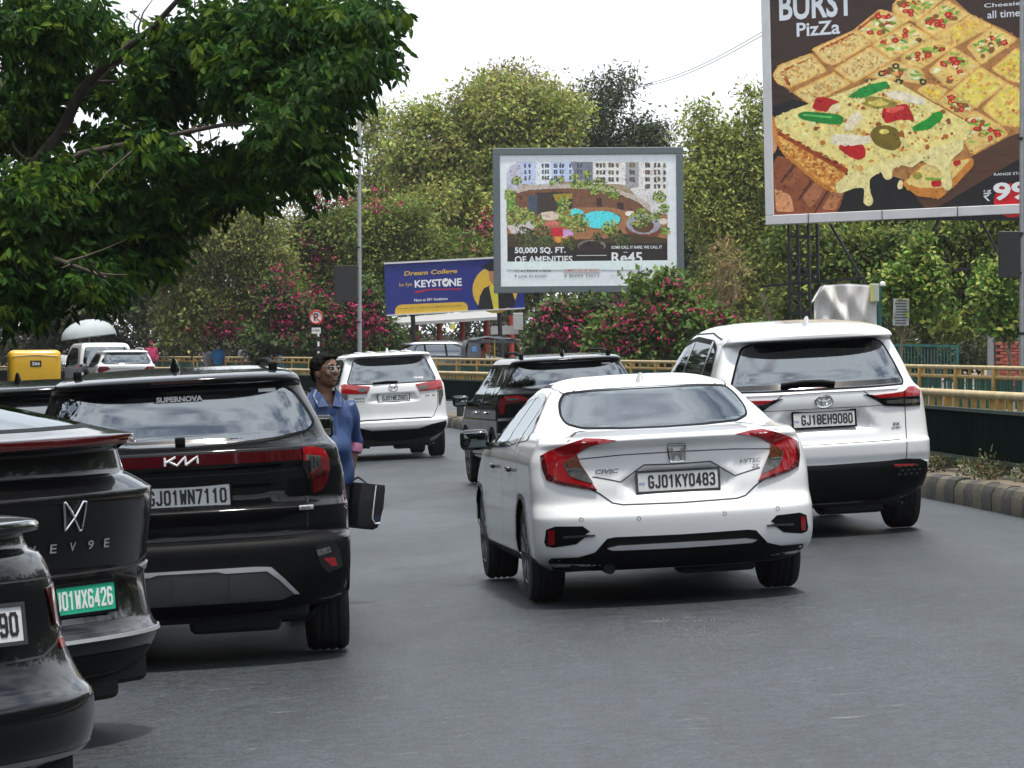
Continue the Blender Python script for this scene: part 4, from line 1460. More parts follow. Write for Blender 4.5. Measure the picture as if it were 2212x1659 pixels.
def white_mpv2():
    c = Car('white_mpv', 'white boxy people carrier with blocky red tail lights, behind the man in blue', -1.89, 59.25, 8.2, MPV2_ROWS, WHITE2)
    gl = mirror_half([(0, 1.675), (.52, 1.675), (.60, 1.655), (.665, 1.48), (.735, 1.30), (.70, 1.268), (.3, 1.26), (0, 1.258)])
    c.rear_glass(fillet(gl, .04), GLASS, frit=.05)
    c.side_glass(fillet([(.55, 1.32), (.62, 1.60), (1.2, 1.66), (2.4, 1.66), (2.9, 1.48), (3.3, 1.20), (2.0, 1.22)], .04), GLASSD, .05, BLACKP)
    c.windshield(1.25, 1.68, .78, .62)
    c.wheels((.95, 3.7), .77, .35, .23, arch=.06, archm=(WHITE2, .03), seg=28)
    c.disp.append((mirror_half([(0, 1.10), (.33, 1.10), (.42, .95), (0, .93)]), .04, .05))
    c.body(NR=26, step=.06)
    c.seats(1.2, 1.12, .62, 2.45)
    tl = [(.375, 1.225), (.62, 1.255), (.78, 1.285), (.835, 1.27), (.84, 1.13), (.72, 1.118), (.44, 1.108)]
    cl = [(.43, 1.195), (.56, 1.21), (.565, 1.14), (.455, 1.13)]
    lo = [(.76, 1.11), (.845, 1.115), (.842, 1.02), (.775, .865), (.755, .90)]
    for f in (lambda P: P, mirror):
        t = c.rpatch('tail_light', f(tl), REDL, off=.014, depth=.03)
        c.rpatch('reversing_lamp', f(cl), CLEARL, off=.018, depth=.004, parent=t)
        c.rpatch('indicator_lens', f(lo), CLEARL, off=.012, depth=.02, parent=t)
        c.rpatch('red_reflector', f([(.72, .535), (.86, .55), (.86, .585), (.72, .575)]), DREDL, off=.016, depth=.01)
        c.rline('tailgate_gap', f([(.745, 1.11), (.735, .86), (.66, .70), (.60, .655)]), .01)
    toyota_logo(c, 0, 1.19, .15, .10, CHROME)
    c.plate('GJ01WE2665', 1.02, -.04, out_=.02)
    c.badge('model_lettering', 'INNOVA', -.56, 1.03, .17, .03, GAP, .03)
    c.badge('model_lettering', 'CRYSTA', -.56, .985, .17, .02, GAP, .03)
    c.badge('trim_lettering', '2.4', .56, 1.03, .07, .026, GAP, .03)
    c.badge('trim_lettering', 'VX', .67, 1.03, .06, .026, GAP, .05)
    c.badge('window_lettering', 'Nobby', .44, 1.33, .17, .05, WHITEP, .02, shear=.3, off=.008)
    c.rline('tailgate_gap', sym_line([(0, .668), (.5, .668), (.60, .66)]), .025)
    c.rpatch('bumper_base', mirror_half([(0, .49), (.38, .49), (.60, .555), (.86, .60), (.87, .56), (.83, .42), (.6, .32), (0, .30)]), BLACKP, off=.02, depth=.04)
    c.rpatch('chrome_strip', mirror_half([(0, .515), (.36, .512), (.46, .525), (.36, .495), (0, .497)]), CHROME, off=.03, depth=.02)
    wp = MB(); wp.tube([(x, float(c.rear(x, z)) - .03, z) for x, z in dens([(-.33, 1.275), (-.1, 1.29), (.08, 1.285)], False, .05)], .014, 6); wp.build('rear_wiper', BLACKP, c.root, True)
    for sd in (-1, 1):
        c.sline('window_pillar', [(1.25, 1.25), (1.2, 1.65)], sd, .1, WHITE2, .008)
    c.mirrors(3.1, 1.15, BLACKP, .26)
    c.fin(0, .75, c.roof_z(0, .72) - .012, WHITE2, .09, .2)
    for x in (-.4, -.2, .2, .4):
        rb = MB(); rb.tube([(x, y, c.roof_z(abs(x), y) + .002) for y in np.linspace(.7, 2.2, 8)], .012, 6); rb.build('roof_rib', WHITE2, c.root, True)
    return c

# ---- black suv half hidden behind the white sedan
def black_suv2():
    c = Car('black_suv', 'glossy black SUV with black roof rails, half hidden behind the white sedan', .79, 43.2, 8.0, SUV_ROWS, BLACK, sz=.985)
    gl = mirror_half([(0, 1.502), (.50, 1.502), (.585, 1.495), (.64, 1.46), (.70, 1.37), (.742, 1.285), (.70, 1.245), (.52, 1.215), (0, 1.192)])
    c.rear_glass(fillet(gl, .03), GLASS, frit=.05)
    c.side_glass(fillet([(.55, 1.18), (.66, 1.34), (1.0, 1.45), (1.6, 1.50), (2.2, 1.485), (2.6, 1.32), (2.95, 1.12), (2.9, 1.04), (1.6, 1.07)], .03), GLASS, .03, BLACKP)
    for yy in (1.0, 1.75):
        for sd in (-1, 1):
            c.sline('window_pillar', [(yy + .03, 1.06), (yy - .02, 1.47)], sd, .08, GLOSSBLK, .007)
    c.windshield(1.12, 1.54, .74, .62)
    c.wheels((.87, 3.38), .775, .335, .22, arch=.06, archm=(BLACKP, .07))
    c.body(NR=26, step=.06)
    c.seats(1.05, 1.04, .62, 1.95)
    for f in (lambda P: P, mirror):
        t = c.rpatch('tail_light', f([(.50, 1.07), (.62, 1.14), (.80, 1.14), (.865, 1.08), (.86, .92), (.82, .93), (.80, 1.04), (.62, 1.06)]), REDL, off=.012, depth=.03)
        c.rpatch('lamp_lens', f([(.66, 1.085), (.79, 1.085), (.78, 1.115), (.66, 1.115)]), CLEARL, off=.015, depth=.004, parent=t)
    c.rpatch('window_sticker', [(.40, 1.47), (.52, 1.47), (.52, 1.488), (.40, 1.488)], WHITEP, off=.006, depth=0)
    c.rpatch('bumper_cladding', mirror_half([(0, .672), (.76, .70), (.86, .66), (.895, .56), (.885, .36), (.5, .285), (0, .28)]), BLACKP, off=.008, depth=.03)
    c.plate('GJ01RX2207', .925, -.05, out_=.022) if False else None
    for sd in (-1, 1):
        for P in ([(1.86, .42), (1.84, 1.05)], [(2.98, .42), (2.95, 1.03)], [(1.28, .5), (1.15, .8), (.95, 1.08)]):
            c.sline('door_gap', P, sd, .008)
        c.sline('sill', [(1.3, .32), (3.05, .32)], sd, .16, BLACKP, .006)
        c.sline('belt_trim', [(.75, 1.10), (1.6, 1.055), (2.95, 1.03)], sd, .02, CHROME, .006)
        for yy in (1.35, 2.3):
            hb = MB(); xx = float(c.side(yy, .93)); hb.rbox((sd * (xx + .02), yy, .93), (.03, .2, .03), .012); hb.build('door_handle', CHROME, c.root, True)
    c.mirrors(2.72, 1.06, BLACK, .26)
    c.rails(.55, 2.2, .535, .50, BLACKP, .05)
    c.fin(0, .80, c.roof_z(0, .76) - .012, BLACK, .085, .2)
    return c

white_sedan(); black_suv(); white_mpv(); white_mpv2(); black_suv2()
# ---- black electric coupe suv, turned across the lane
def ev_suv():
    rows = [(0.24, .30, .72, .5, 4.4, .6), (0.30, .12, .86, .55, 4.6, .6), (0.40, .03, .92, .55, 4.72, .6), (0.47, .0, .935, .55, 4.77, .6), (0.50, .03, .937, .55, 4.78, .6), (0.55, .055, .94, .54, 4.78, .6),
            (0.73, .085, .945, .52, 4.7, .7), (0.75, .085, .943, .50, 4.7, .7), (0.77, .085, .94, .48, 4.65, .7), (0.85, .075, .938, .47, 4.6, .7), (1.09, .035, .93, .46, 4.1, .8), (1.105, .055, .925, .46, 3.9, .8),
            (1.15, .13, .905, .46, 3.7, .7), (1.17, .17, .90, .46, 3.65, .7), (1.28, .18, .865, .46, 3.4, .6), (1.29, .11, .86, .47, 3.35, .5), (1.30, .055, .855, .48, 3.3, .5), (1.335, .05, .845, .49, 3.25, .5), (1.35, .12, .83, .5, 3.2, .5),
            (1.372, .22, .80, .5, 3.15, .5), (1.42, .43, .765, .48, 3.1, .5), (1.50, .80, .715, .45, 2.98, .5), (1.58, 1.20, .655, .4, 2.85, .5), (1.635, 1.58, .59, .35, 2.68, .4), (1.672, 1.95, .46, .2, 2.5, .2), (1.682, 2.1, .2, .1, 2.3, .1)]
    c = Car('black_electric_suv', 'black coupe SUV with a green number plate, turned across the lane on the left', -1.80, 15.42, 57.0, rows, BLACK2, n=2.2)
    q = lambda P: c.px(Z1(P))
    gl = mirror_half([(0, 1.615), (.44, 1.605), (.56, 1.57), (.64, 1.49), (.69, 1.41), (.66, 1.388), (.4, 1.382), (0, 1.380)])
    c.rear_glass(fillet(gl, .03), GLASS, frit=.05)
    c.side_glass(fillet([(1.1, 1.30), (1.5, 1.47), (2.0, 1.54), (2.5, 1.53), (3.0, 1.38), (3.35, 1.20), (3.3, 1.14), (1.8, 1.18)], .03), GLASSD, .03, BLACKP)
    c.windshield(1.27, 1.60, .78, .56)
    c.wheels((.98, 3.76), .80, .36, .245, arch=.06, archm=(GLOSSBLK, .07))
    c.body()
    c.seats(1.5, 1.08, .64, 2.4)
    # light blade under the deck edge
    c.rpatch('light_bar', mirror_half([(0, 1.338), (.50, 1.336), (.78, 1.332), (.80, 1.312), (.78, 1.297), (.5, 1.298), (0, 1.300)]), DREDL, off=.006, depth=.02)
    for f in (lambda P: P, mirror):
        c.rpatch('lamp_drop', f([(.79, 1.29), (.83, 1.29), (.875, 1.12), (.86, 1.11), (.83, 1.20)]), GLOSSBLK, off=.006, depth=.02)
    # emblem: two facing peaks
    e = MB()
    P = [(-.075, .062), (-.052, -.055), (.0, -.005), (.052, .062), (.075, .06), (.06, -.058), (.045, -.062), (-.02, .022), (-.066, .066), (-.075, .062)]
    e.tube([(x, float(c.rear(x, z + 1.00)) - .008, z + 1.00) for x, z in dens(P, False, .02)], .0055, 6)
    e.build('emblem', CHROME, c.root, True)
    for x, ch in zip((-.24, -.115, .01, .135, .255), 'XEV9E'):
        c.badge('model_letter', ch, x, .872, .040, .038, BTRIM, .01, off=.009)
    c.plate('GJ01WX6426', .645, -.03, m=PLATEG, inkm=PLATEL, out_=.03, ind=False)
    c.rline('hatch_gap', sym_line([(0, .752), (.5, .755), (.80, .80), (.885, .90)]), .01)
    c.rpatch('chrome_strip', mirror_half([(0, .478), (.5, .478), (.80, .482), (.88, .475), (.8, .462), (.5, .462), (0, .462)]), SILVER, off=.008, depth=.015)
    c.rpatch('bumper_step', mirror_half([(.60, .745), (.72, .752), (.86, .76), (.87, .735), (.70, .725)])[:5], SILVER, off=.012, depth=.03)
    c.rpatch('plate_panel', mirror_half([(0, .735), (.42, .735), (.50, .60), (.44, .54), (0, .54)]), GLOSSBLK, off=.004, depth=.005)
    c.rpatch('diffuser', mirror_half([(0, .40), (.6, .40), (.8, .36), (.74, .27), (0, .26)]), BLACKP, off=.006, depth=.02)
    c.mirrors(3.1, 1.15, BLACK2, .22)
    return c

# ---- nearest car, cut by the left edge of the picture
def corner_car():
    rows = [(0.25, .26, .74, .5, 4.2, .6), (0.32, .10, .84, .52, 4.35, .6), (0.40, .02, .885, .52, 4.4, .6), (0.50, .0, .89, .52, 4.4, .6), (0.555, .005, .89, .52, 4.4, .6), (0.60, .05, .872, .50, 4.38, .6), (0.70, .09, .835, .48, 4.3, .7), (0.78, .10, .815, .48, 4.2, .7),
            (0.95, .11, .79, .47, 3.9, .8), (1.05, .14, .755, .46, 3.6, .7), (1.075, .18, .735, .46, 3.5, .6), (1.12, .185, .725, .46, 3.45, .6), (1.132, .11, .732, .46, 3.4, .6), (1.165, .10, .722, .48, 3.35, .5), (1.178, .19, .71, .5, 3.3, .5),
            (1.19, .45, .70, .5, 3.25, .5), (1.21, .66, .69, .48, 3.2, .5), (1.30, .95, .68, .42, 3.0, .5), (1.40, 1.3, .6, .38, 2.8, .45), (1.455, 1.6, .52, .3, 2.6, .4), (1.48, 1.85, .36, .15, 2.4, .15), (1.485, 1.95, .15, .05, 2.3, .05)]
    c = Car('black_saloon', 'nearest black car, cut off by the left edge of the picture', -1.728, 11.42, 47.0, rows, BLACK, n=2.0, sz=.965)
    gl = mirror_half([(0, 1.42), (.40, 1.415), (.52, 1.38), (.60, 1.28), (.58, 1.235), (.3, 1.222), (0, 1.22)])
    c.rear_glass(fillet(gl, .03), GLASS, frit=.04)
    c.side_glass(fillet([(1.0, 1.15), (1.3, 1.30), (1.8, 1.38), (2.3, 1.36), (2.8, 1.22), (3.1, 1.10), (2.0, 1.10)], .03), GLASSD, .03, BLACKP)
    c.windshield(1.2, 1.42, .7, .54)
    c.wheels((1.0, 3.55), .76, .315, .205, arch=.055, archm=(BLACK, .03))
    c.body()
    c.seats(1.5, 1.0, .6, 2.3)
    for f in (lambda P: P, mirror):
        t = c.rpatch('tail_light', f([(.58, .93), (.74, .94), (.785, .90), (.80, .79), (.75, .77), (.62, .80)]), DREDL, off=.008, depth=.02)
        c.rpatch('red_lens', f([(.70, .92), (.77, .91), (.79, .80), (.74, .79)]), REDL, off=.011, depth=.004, parent=t)
        c.rpatch('red_reflector', f([(.64, .715), (.70, .72), (.70, .755), (.645, .75)]), REDL, off=.006, depth=.006)
    c.plate('GJ01HK5090', .835, -.06, out_=.03, frame=GREYP, x=.075)
    c.rline('boot_gap', sym_line([(0, .70), (.5, .705), (.62, .74), (.70, .79)]), .008)
    c.rline('boot_gap', sym_line([(0, .975), (.6, .965), (.76, .955)]), .006)
    c.rpatch('bumper_lip', mirror_half([(0, .37), (.6, .372), (.84, .385), (.84, .365), (.6, .35), (0, .348)]), SILVER, off=.006, depth=.012)
    c.rpatch('spoiler_trim', mirror_half([(0, 1.166), (.5, 1.164), (.70, 1.160), (.70, 1.15), (.5, 1.152), (0, 1.153)]), CHROME, off=.004, depth=.004)
    c.mirrors(3.0, 1.08, BLACK, .22)
    return c

# ---- simpler cars farther off
def plain_car(label, X, Y, h, rows, paint, name, sx=1, sz=1, rails=False, lights=REDL, res=.6, fin=True, z=None, wheel=.33, gm=None):
    c = Car(name, label, X, Y, h, rows, paint, res=res, bank=Y < 60, sx=sx, sz=sz, z=z)
    z1 = c.z1
    lo, hi = 1.20, z1 - .125
    if rows is VAN_ROWS:
        lo, hi = 1.15, 1.70
    w0, w1 = float(c.fw(lo)) - .09, float(c.fw(hi)) - .10
    gl = mirror_half([(0, hi), (w1 - .05, hi), (w1, hi - .02), (w0, lo + .08), (w0 - .06, lo), (0, lo - .005)])
    c.rear_glass(fillet(gl, .04), gm or GLASS, frit=.05)
    yf = float(c.ff(1.25))
    c.side_glass(fillet([(.60, 1.22), (.72, hi - .1), (1.0, hi - .03), (2.1, hi - .02), (yf - .35, 1.30), (yf - .15, 1.14), (1.6, 1.14)], .04), gm or GLASSD, .04, BLACKP)
    for yy in (1.05, 1.85):
        for sd in (-1, 1):
            c.sline('window_pillar', [(yy + .03, 1.12), (yy - .02, hi - .02)], sd, .08, BLACKP, .008)
    c.windshield(1.2, z1 - .10, .72, .58)
    yw = float(c.ff(.5))
    c.wheels((.88, yw - .88), .76, wheel, .21, arch=.05, archm=(BLACKP, .04), seg=24)
    c.body(NR=24, step=.07)
    c.seats(1.1, 1.08, .6, 2.0)
    for f in (lambda P: P, mirror):
        t = c.rpatch('tail_light', f([(.50, 1.05), (.58, 1.13), (.80, 1.13), (.85, 1.05), (.84, .92), (.78, .95)]), lights, off=.01, depth=.02)
        c.rpatch('lamp_lens', f([(.62, 1.07), (.76, 1.07), (.75, 1.10), (.62, 1.10)]), CLEARL, off=.013, depth=.003, parent=t)
    c.rpatch('bumper', mirror_half([(0, .60), (.80, .62), (.86, .55), (.84, .36), (.5, .30), (0, .30)]), BLACKP, off=.008, depth=.03)
    mb = MB(); mb.box((0, float(c.rear(0, .9)) - .015, .9), (.5, .01, .12)); mb.build('number_plate', PLATEW, c.root)
    c.mirrors(2.7, 1.12, BLACKP, .22)
    if rails:
        c.rails(.55, 2.2, .54, .50, SILVER, .05)
    if fin:
        c.fin(0, .8, c.roof_z(0, .76) - .012, BLACKP, .09, .2)
    return c

VAN_ROWS = [(0.26, .1, .70, .2, 3.5, .4), (0.40, .02, .76, .2, 3.62, .4), (0.6, .0, .78, .18, 3.66, .4), (1.0, .0, .785, .18, 3.6, .4), (1.15, .02, .775, .18, 3.5, .4), (1.5, .06, .745, .2, 3.2, .4), (1.72, .10, .70, .22, 2.95, .4), (1.80, .16, .66, .25, 2.8, .4), (1.84, .3, .60, .3, 2.6, .4), (1.86, .6, .45, .3, 2.3, .3), (1.865, .9, .2, .1, 2.0, .1)]
GREYBLUE = pmat('grey_blue_paint', (0.10, 0.115, 0.135), 0.3, metal=0.4, coat=1.0, var=.05, backdark=(.02, .02, .02))
plain_car('black car whose roof and rear window show at the far left behind the coupe SUV', -3.36, 24.9, 6.0, SUV_ROWS, BLACK, 'black_hatchback', sx=1.0, sz=.985, res=.8)
plain_car('white SUV with silver roof rails next to the yellow auto rickshaw', -11.75, 110.5, 13.5, SUV_ROWS, WHITE, 'white_suv', sx=1.04, sz=1.08, rails=True)
plain_car('tall white van with a small roof showing behind the white SUV', -13.9, 124.0, 15.0, VAN_ROWS, WHITE2, 'white_van', sx=1.18, sz=1.06, fin=False)
plain_car('white hatchback of which only the roof shows above the black SUV', -5.93, 71.5, 9.0, SUV_ROWS, WHITE, 'white_hatchback', sx=.96, sz=.965)
plain_car('grey blue estate car seen from the side beyond the railings', -4.35, 136.0, -84.0, MPV_ROWS, GREYBLUE, 'grey_car', sx=.98, sz=.95, gm=GLASS, z=gzf(-4.35, 136) + .285)
ev_suv()
corner_car()

# ---- auto rickshaws
RYEL = pmat('rickshaw_yellow', (0.62, 0.36, 0.012), 0.35, coat=.4, var=.06, scale=4)
RGRN = pmat('rickshaw_green', (0.01, 0.11, 0.035), 0.4, coat=.4, var=.1, scale=4)
CANVAS = pmat('grey_canvas', (0.10, 0.11, 0.12), 0.8, var=.3, scale=6, bump=.3, bscale=14)
BLKCANVAS = pmat('black_canvas', (0.015, 0.015, 0.016), 0.8, var=.3, scale=6, bump=.3, bscale=14)

def rickshaw(name, label, X, Y, h, top, lower, number, closed, lift=0):
    M_ = TR(X, Y, gzf(X, Y) + .004 + lift, math.radians(h))
    t = thing(name, label, 'auto rickshaw', M_)
    # canopy
    mb = MB()
    if closed:
        bm = bmesh.new()
        bmesh.ops.create_cube(bm, size=1)
        for v in bm.verts:
            v.co = Vector((v.co.x * 1.32, v.co.y * 1.9 + .95, v.co.z * .98 + 1.29))
            if v.co.z < 1:
                v.co.x *= .97
        bmesh.ops.bevel(bm, geom=bm.edges[:], offset=.17, segments=5, profile=.55, affect='EDGES')
        mb.add([v.co for v in bm.verts], [[v.index for v in f.verts] for f in (bm.faces if bm.verts.index_update() is None else [])])
        bm.free()
        cn = mb.build('canopy', top, t, True, 60)
        nb = MB(); nb.rbox((0.02, -.004, 1.44), (.28, .012, .15), .01); w_ = nb.build('rear_window', GLOSSBLK, cn)
        P, Fc = fit_text(number, .2, .085, bold=.02)
        mk('number_sticker', [(a + .02, -.0125, b + 1.44) for a, b in P], Fc, PLATEL, w_)
        sm = MB(); sm.tube([(-.58, .0, 1.62), (0, -.004, 1.665), (.58, .0, 1.62)], .008, 6); sm.tube([(-.64, .0, .98), (.64, .0, .98)], .012, 6); sm.build('canopy_seam', top, cn, True)
    else:
        for i in range(9):
            pass
        V = []; Fc = []
        prof = [(0.0, 1.05), (-.02, 1.45), (.06, 1.66), (.30, 1.76), (.8, 1.80), (1.3, 1.775), (1.7, 1.74), (1.98, 1.68)]
        for y, z in prof:
            for k in range(9):
                u = -1 + 2 * k / 8
                sag = .035 * math.sin(y * 7 + k) + .05 * (1 - u * u)
                V.append((u * .66, y, z + (sag if z > 1.6 else 0) - .05))
        for i in range(len(prof) - 1):
            for k in range(8):
                Fc.append((i * 9 + k, i * 9 + k + 1, (i + 1) * 9 + k + 1, (i + 1) * 9 + k))
        mb.add(V, Fc)
        for sd in (-1, 1):                       # side flap behind the passenger
            mb.add([(sd * .665, 0, 1.0), (sd * .665, .55, 1.0), (sd * .665, .50, 1.7), (sd * .665, .1, 1.68)], [(0, 1, 2, 3)])
            mb.add([(sd * .665, .05, 1.70), (sd * .665, 1.95, 1.66), (sd * .665, 1.95, 1.56), (sd * .665, .05, 1.58)], [(0, 1, 2, 3)])
        mb.build('canopy', top, t, True, 60)
    lb = MB()
    lb.rbox((0, .85, .62), (1.28, 1.7, .66), .10)
    lb.rbox((0, 1.9, .46), (1.1, .8, .30), .08)
    lb.rbox((0, 2.32, .72), (.86, .30, .74), .13)
    lb.build('lower_body', lower, t, True, 50)
    fm = MB()
    for sd in (-1, 1):
        fm.tube([(sd * .58, 1.98, 1.68), (sd * .5, 2.25, 1.05), (sd * .42, 2.38, .8)], .03, 8)
        pm = MB(); pm.tube([(sd * .645, 1.05, .9), (sd * .645, 1.05, 1.7)], .024, 8); pm.build('side_pillar', RYEL, t, True)
    fm.tube([(-.58, 1.98, 1.68), (.58, 1.98, 1.68)], .03, 8)
    fm.build('windscreen_frame', RYEL, t, True)
    wsn = MB(); wsn.add([(-.5, 2.24, 1.06), (.5, 2.24, 1.06), (.56, 2.0, 1.65), (-.56, 2.0, 1.65)], [(0, 1, 2, 3)]); wsn.build('windscreen', GLASS, t)
    st = MB(); st.rbox((0, .55, .78), (1.1, .5, .16), .05); st.rbox((0, .28, 1.0), (1.1, .14, .5), .05); st.build('passenger_seat', BLKCANVAS, t, True)
    for (x, y) in ((-.55, .42), (.55, .42), (0, 2.35)):
        wb = MB()
        wb.lathe([(.11, -.045), (.19, -.05), (.205, -.03), (.205, .03), (.19, .05), (.11, .045)], 20, 'x')
        o = wb.build('wheel', RUBBER, t, True, 30); o.location = (x, y, .205)
        hb = MB(); hb.lathe([(.10, -.05), (.10, .05)], 14, 'x'); hb.build('hub', ALLOY, o)
    if not closed:
        sk = MB(); sk.box((.668, .30, 1.36), (.006, .16, .2)); sk.build('blue_sticker', pmat('sticker_blue', (.10, .25, .6), .5), t)
        for k in range(5):
            b_ = MB(); b_.bar((.66, .62 + k * .09, .95), (.66, .62 + k * .09, 1.25), .018, .018); b_.build('side_bar', RGRN, t)
    return t
rickshaw('auto_rickshaw', 'yellow auto rickshaw canopy with a number on its rear window, far left', -11.95, 90.5, 9.0, RYEL, RGRN, '266', True)
rickshaw('auto_rickshaw', 'black and green auto rickshaw with sagging grey canvas roof beyond the railings', -1.75, 131.5, -82.0, CANVAS, BLKCANVAS, '', False, .285)
# ------------------------------------------------------------------ trees and bushes
def srgb(*c):
    return tuple(((v / 255) / 12.92 if v / 255 <= 0.04045 else ((v / 255 + 0.055) / 1.055) ** 2.4) for v in c)

LEAF = pmat('leaf', (.1, .1, .1), .6, var=.10, scale=3, trans=.30, attr=True, spec=.25)
LEAFBIG = pmat('broad_leaf', (.1, .1, .1), .6, var=.12, scale=12, trans=.42, attr=True, spec=.10)
BARK = pmat('bark', (.07, .055, .04), .9, var=.4, scale=9, bump=.8, bscale=24, stretch=(1, 1, .25))
PALEBARK = pmat('pale_bark', (.24, .19, .13), .9, var=.35, scale=9, bump=.6, bscale=24, stretch=(1, 1, .25))

def unit(a):
    return a / (np.linalg.norm(a, axis=1, keepdims=True) + 1e-9)

def leaf_quads(P, ax, ln, wd, nref=None):
    "one rhombic leaf at every point P with axis ax"
    n = len(P)
    rnd = RNG.normal(size=(n, 3)) if nref is None else nref + RNG.normal(size=(n, 3)) * .3
    sd = unit(np.cross(ax, rnd))
    ln = np.asarray(ln).reshape(-1, 1) * np.ones((n, 1)); wd = np.asarray(wd).reshape(-1, 1) * np.ones((n, 1))
    nrm = np.cross(ax, sd)
    V = np.stack([P, P + ax * ln * .45 + sd * wd * .5 + nrm * ln * .05, P + ax * ln, P + ax * ln * .45 - sd * wd * .5 + nrm * ln * .05], 1).reshape(-1, 3)
    Q = np.arange(4 * n).reshape(n, 4)
    return V, Q

def crown_points(blobs, n, per, sigma, shell=.62, lump=.25):
    B = np.array(blobs, float)
    wt = B[:, 3] * B[:, 5] * (.4 + B[:, 4] / B[:, 4].max())
    wt = wt / wt.sum()
    nc = max(1, n // per)
    k = RNG.choice(len(B), nc, p=wt)
    d = unit(RNG.normal(size=(nc, 3)))
    rad = (shell + (1 - shell) * RNG.random(nc) ** .7)
    rad = rad * (1 + lump * np.sin(d[:, 0] * 5 + k) * np.cos(d[:, 2] * 6 + 1.7 * k))
    cen = B[k, :3] + d * rad[:, None] * B[k, 3:6]
    sz = sigma * (.6 + .9 * RNG.random(nc))
    ci = np.repeat(np.arange(nc), per)
    P = cen[ci] + np.clip(RNG.normal(size=(nc * per, 3)), -1.5, 1.5) * sz[ci][:, None] * np.array([1, 1, .75])
    return P, ci, d[ci], nc

def blob_px(px, py, rx, ry, d, dy=None):
    c = at(px, py, d)
    k = d / FPX
    return (c.x, c.y, c.z, rx * k, (dy if dy else .75 * (rx + ry) / 2 * k), ry * k)

def foliage(name, base, blobs, n, per, sigma, ln, wd, cols, mt, parent, outw=.5, droop=.25, shell=.62, stuff=True, lump=.25, bright=.2):
    P, ci, d, nc = crown_points(blobs, n, per, sigma, shell, lump)
    ax = unit(d * outw + RNG.normal(size=P.shape) * .6 + np.array([0, 0, -droop]))
    L_ = ln * (.65 + .7 * RNG.random(len(P)))
    V, Q = leaf_quads(P, ax, L_, L_ * wd, d * .7 + np.array([0, -.15, .6]))
    cols = np.array(cols)
    cc = cols[RNG.integers(0, len(cols), nc)]
    col = cc[ci] * (1 + .22 * (RNG.random((nc, 1)) * 2 - 1))[ci] * (1 + bright * (RNG.random((len(P), 1)) * 2 - 1)) * (1 + .06 * RNG.normal(size=(len(P), 3)))
    o = mk_np(name, V - np.array(base), Q, mt, parent, False, np.clip(col, 0, 1))
    if stuff:
        o['kind'] = 'stuff'
    return o

def limb(a, b, sag=.15, n=6, wob=.12):
    a = Vector(a); b = Vector(b)
    L_ = (b - a).length
    pts = []
    off = Vector((random.uniform(-1, 1), random.uniform(-1, 1), random.uniform(-.3, .6))) * L_ * wob
    for i in range(n + 1):
        t = i / n
        pts.append(a.lerp(b, t) + off * math.sin(PI * t) + Vector((random.uniform(-1, 1), random.uniform(-1, 1), random.uniform(-1, 1))) * L_ * .015)
    return pts

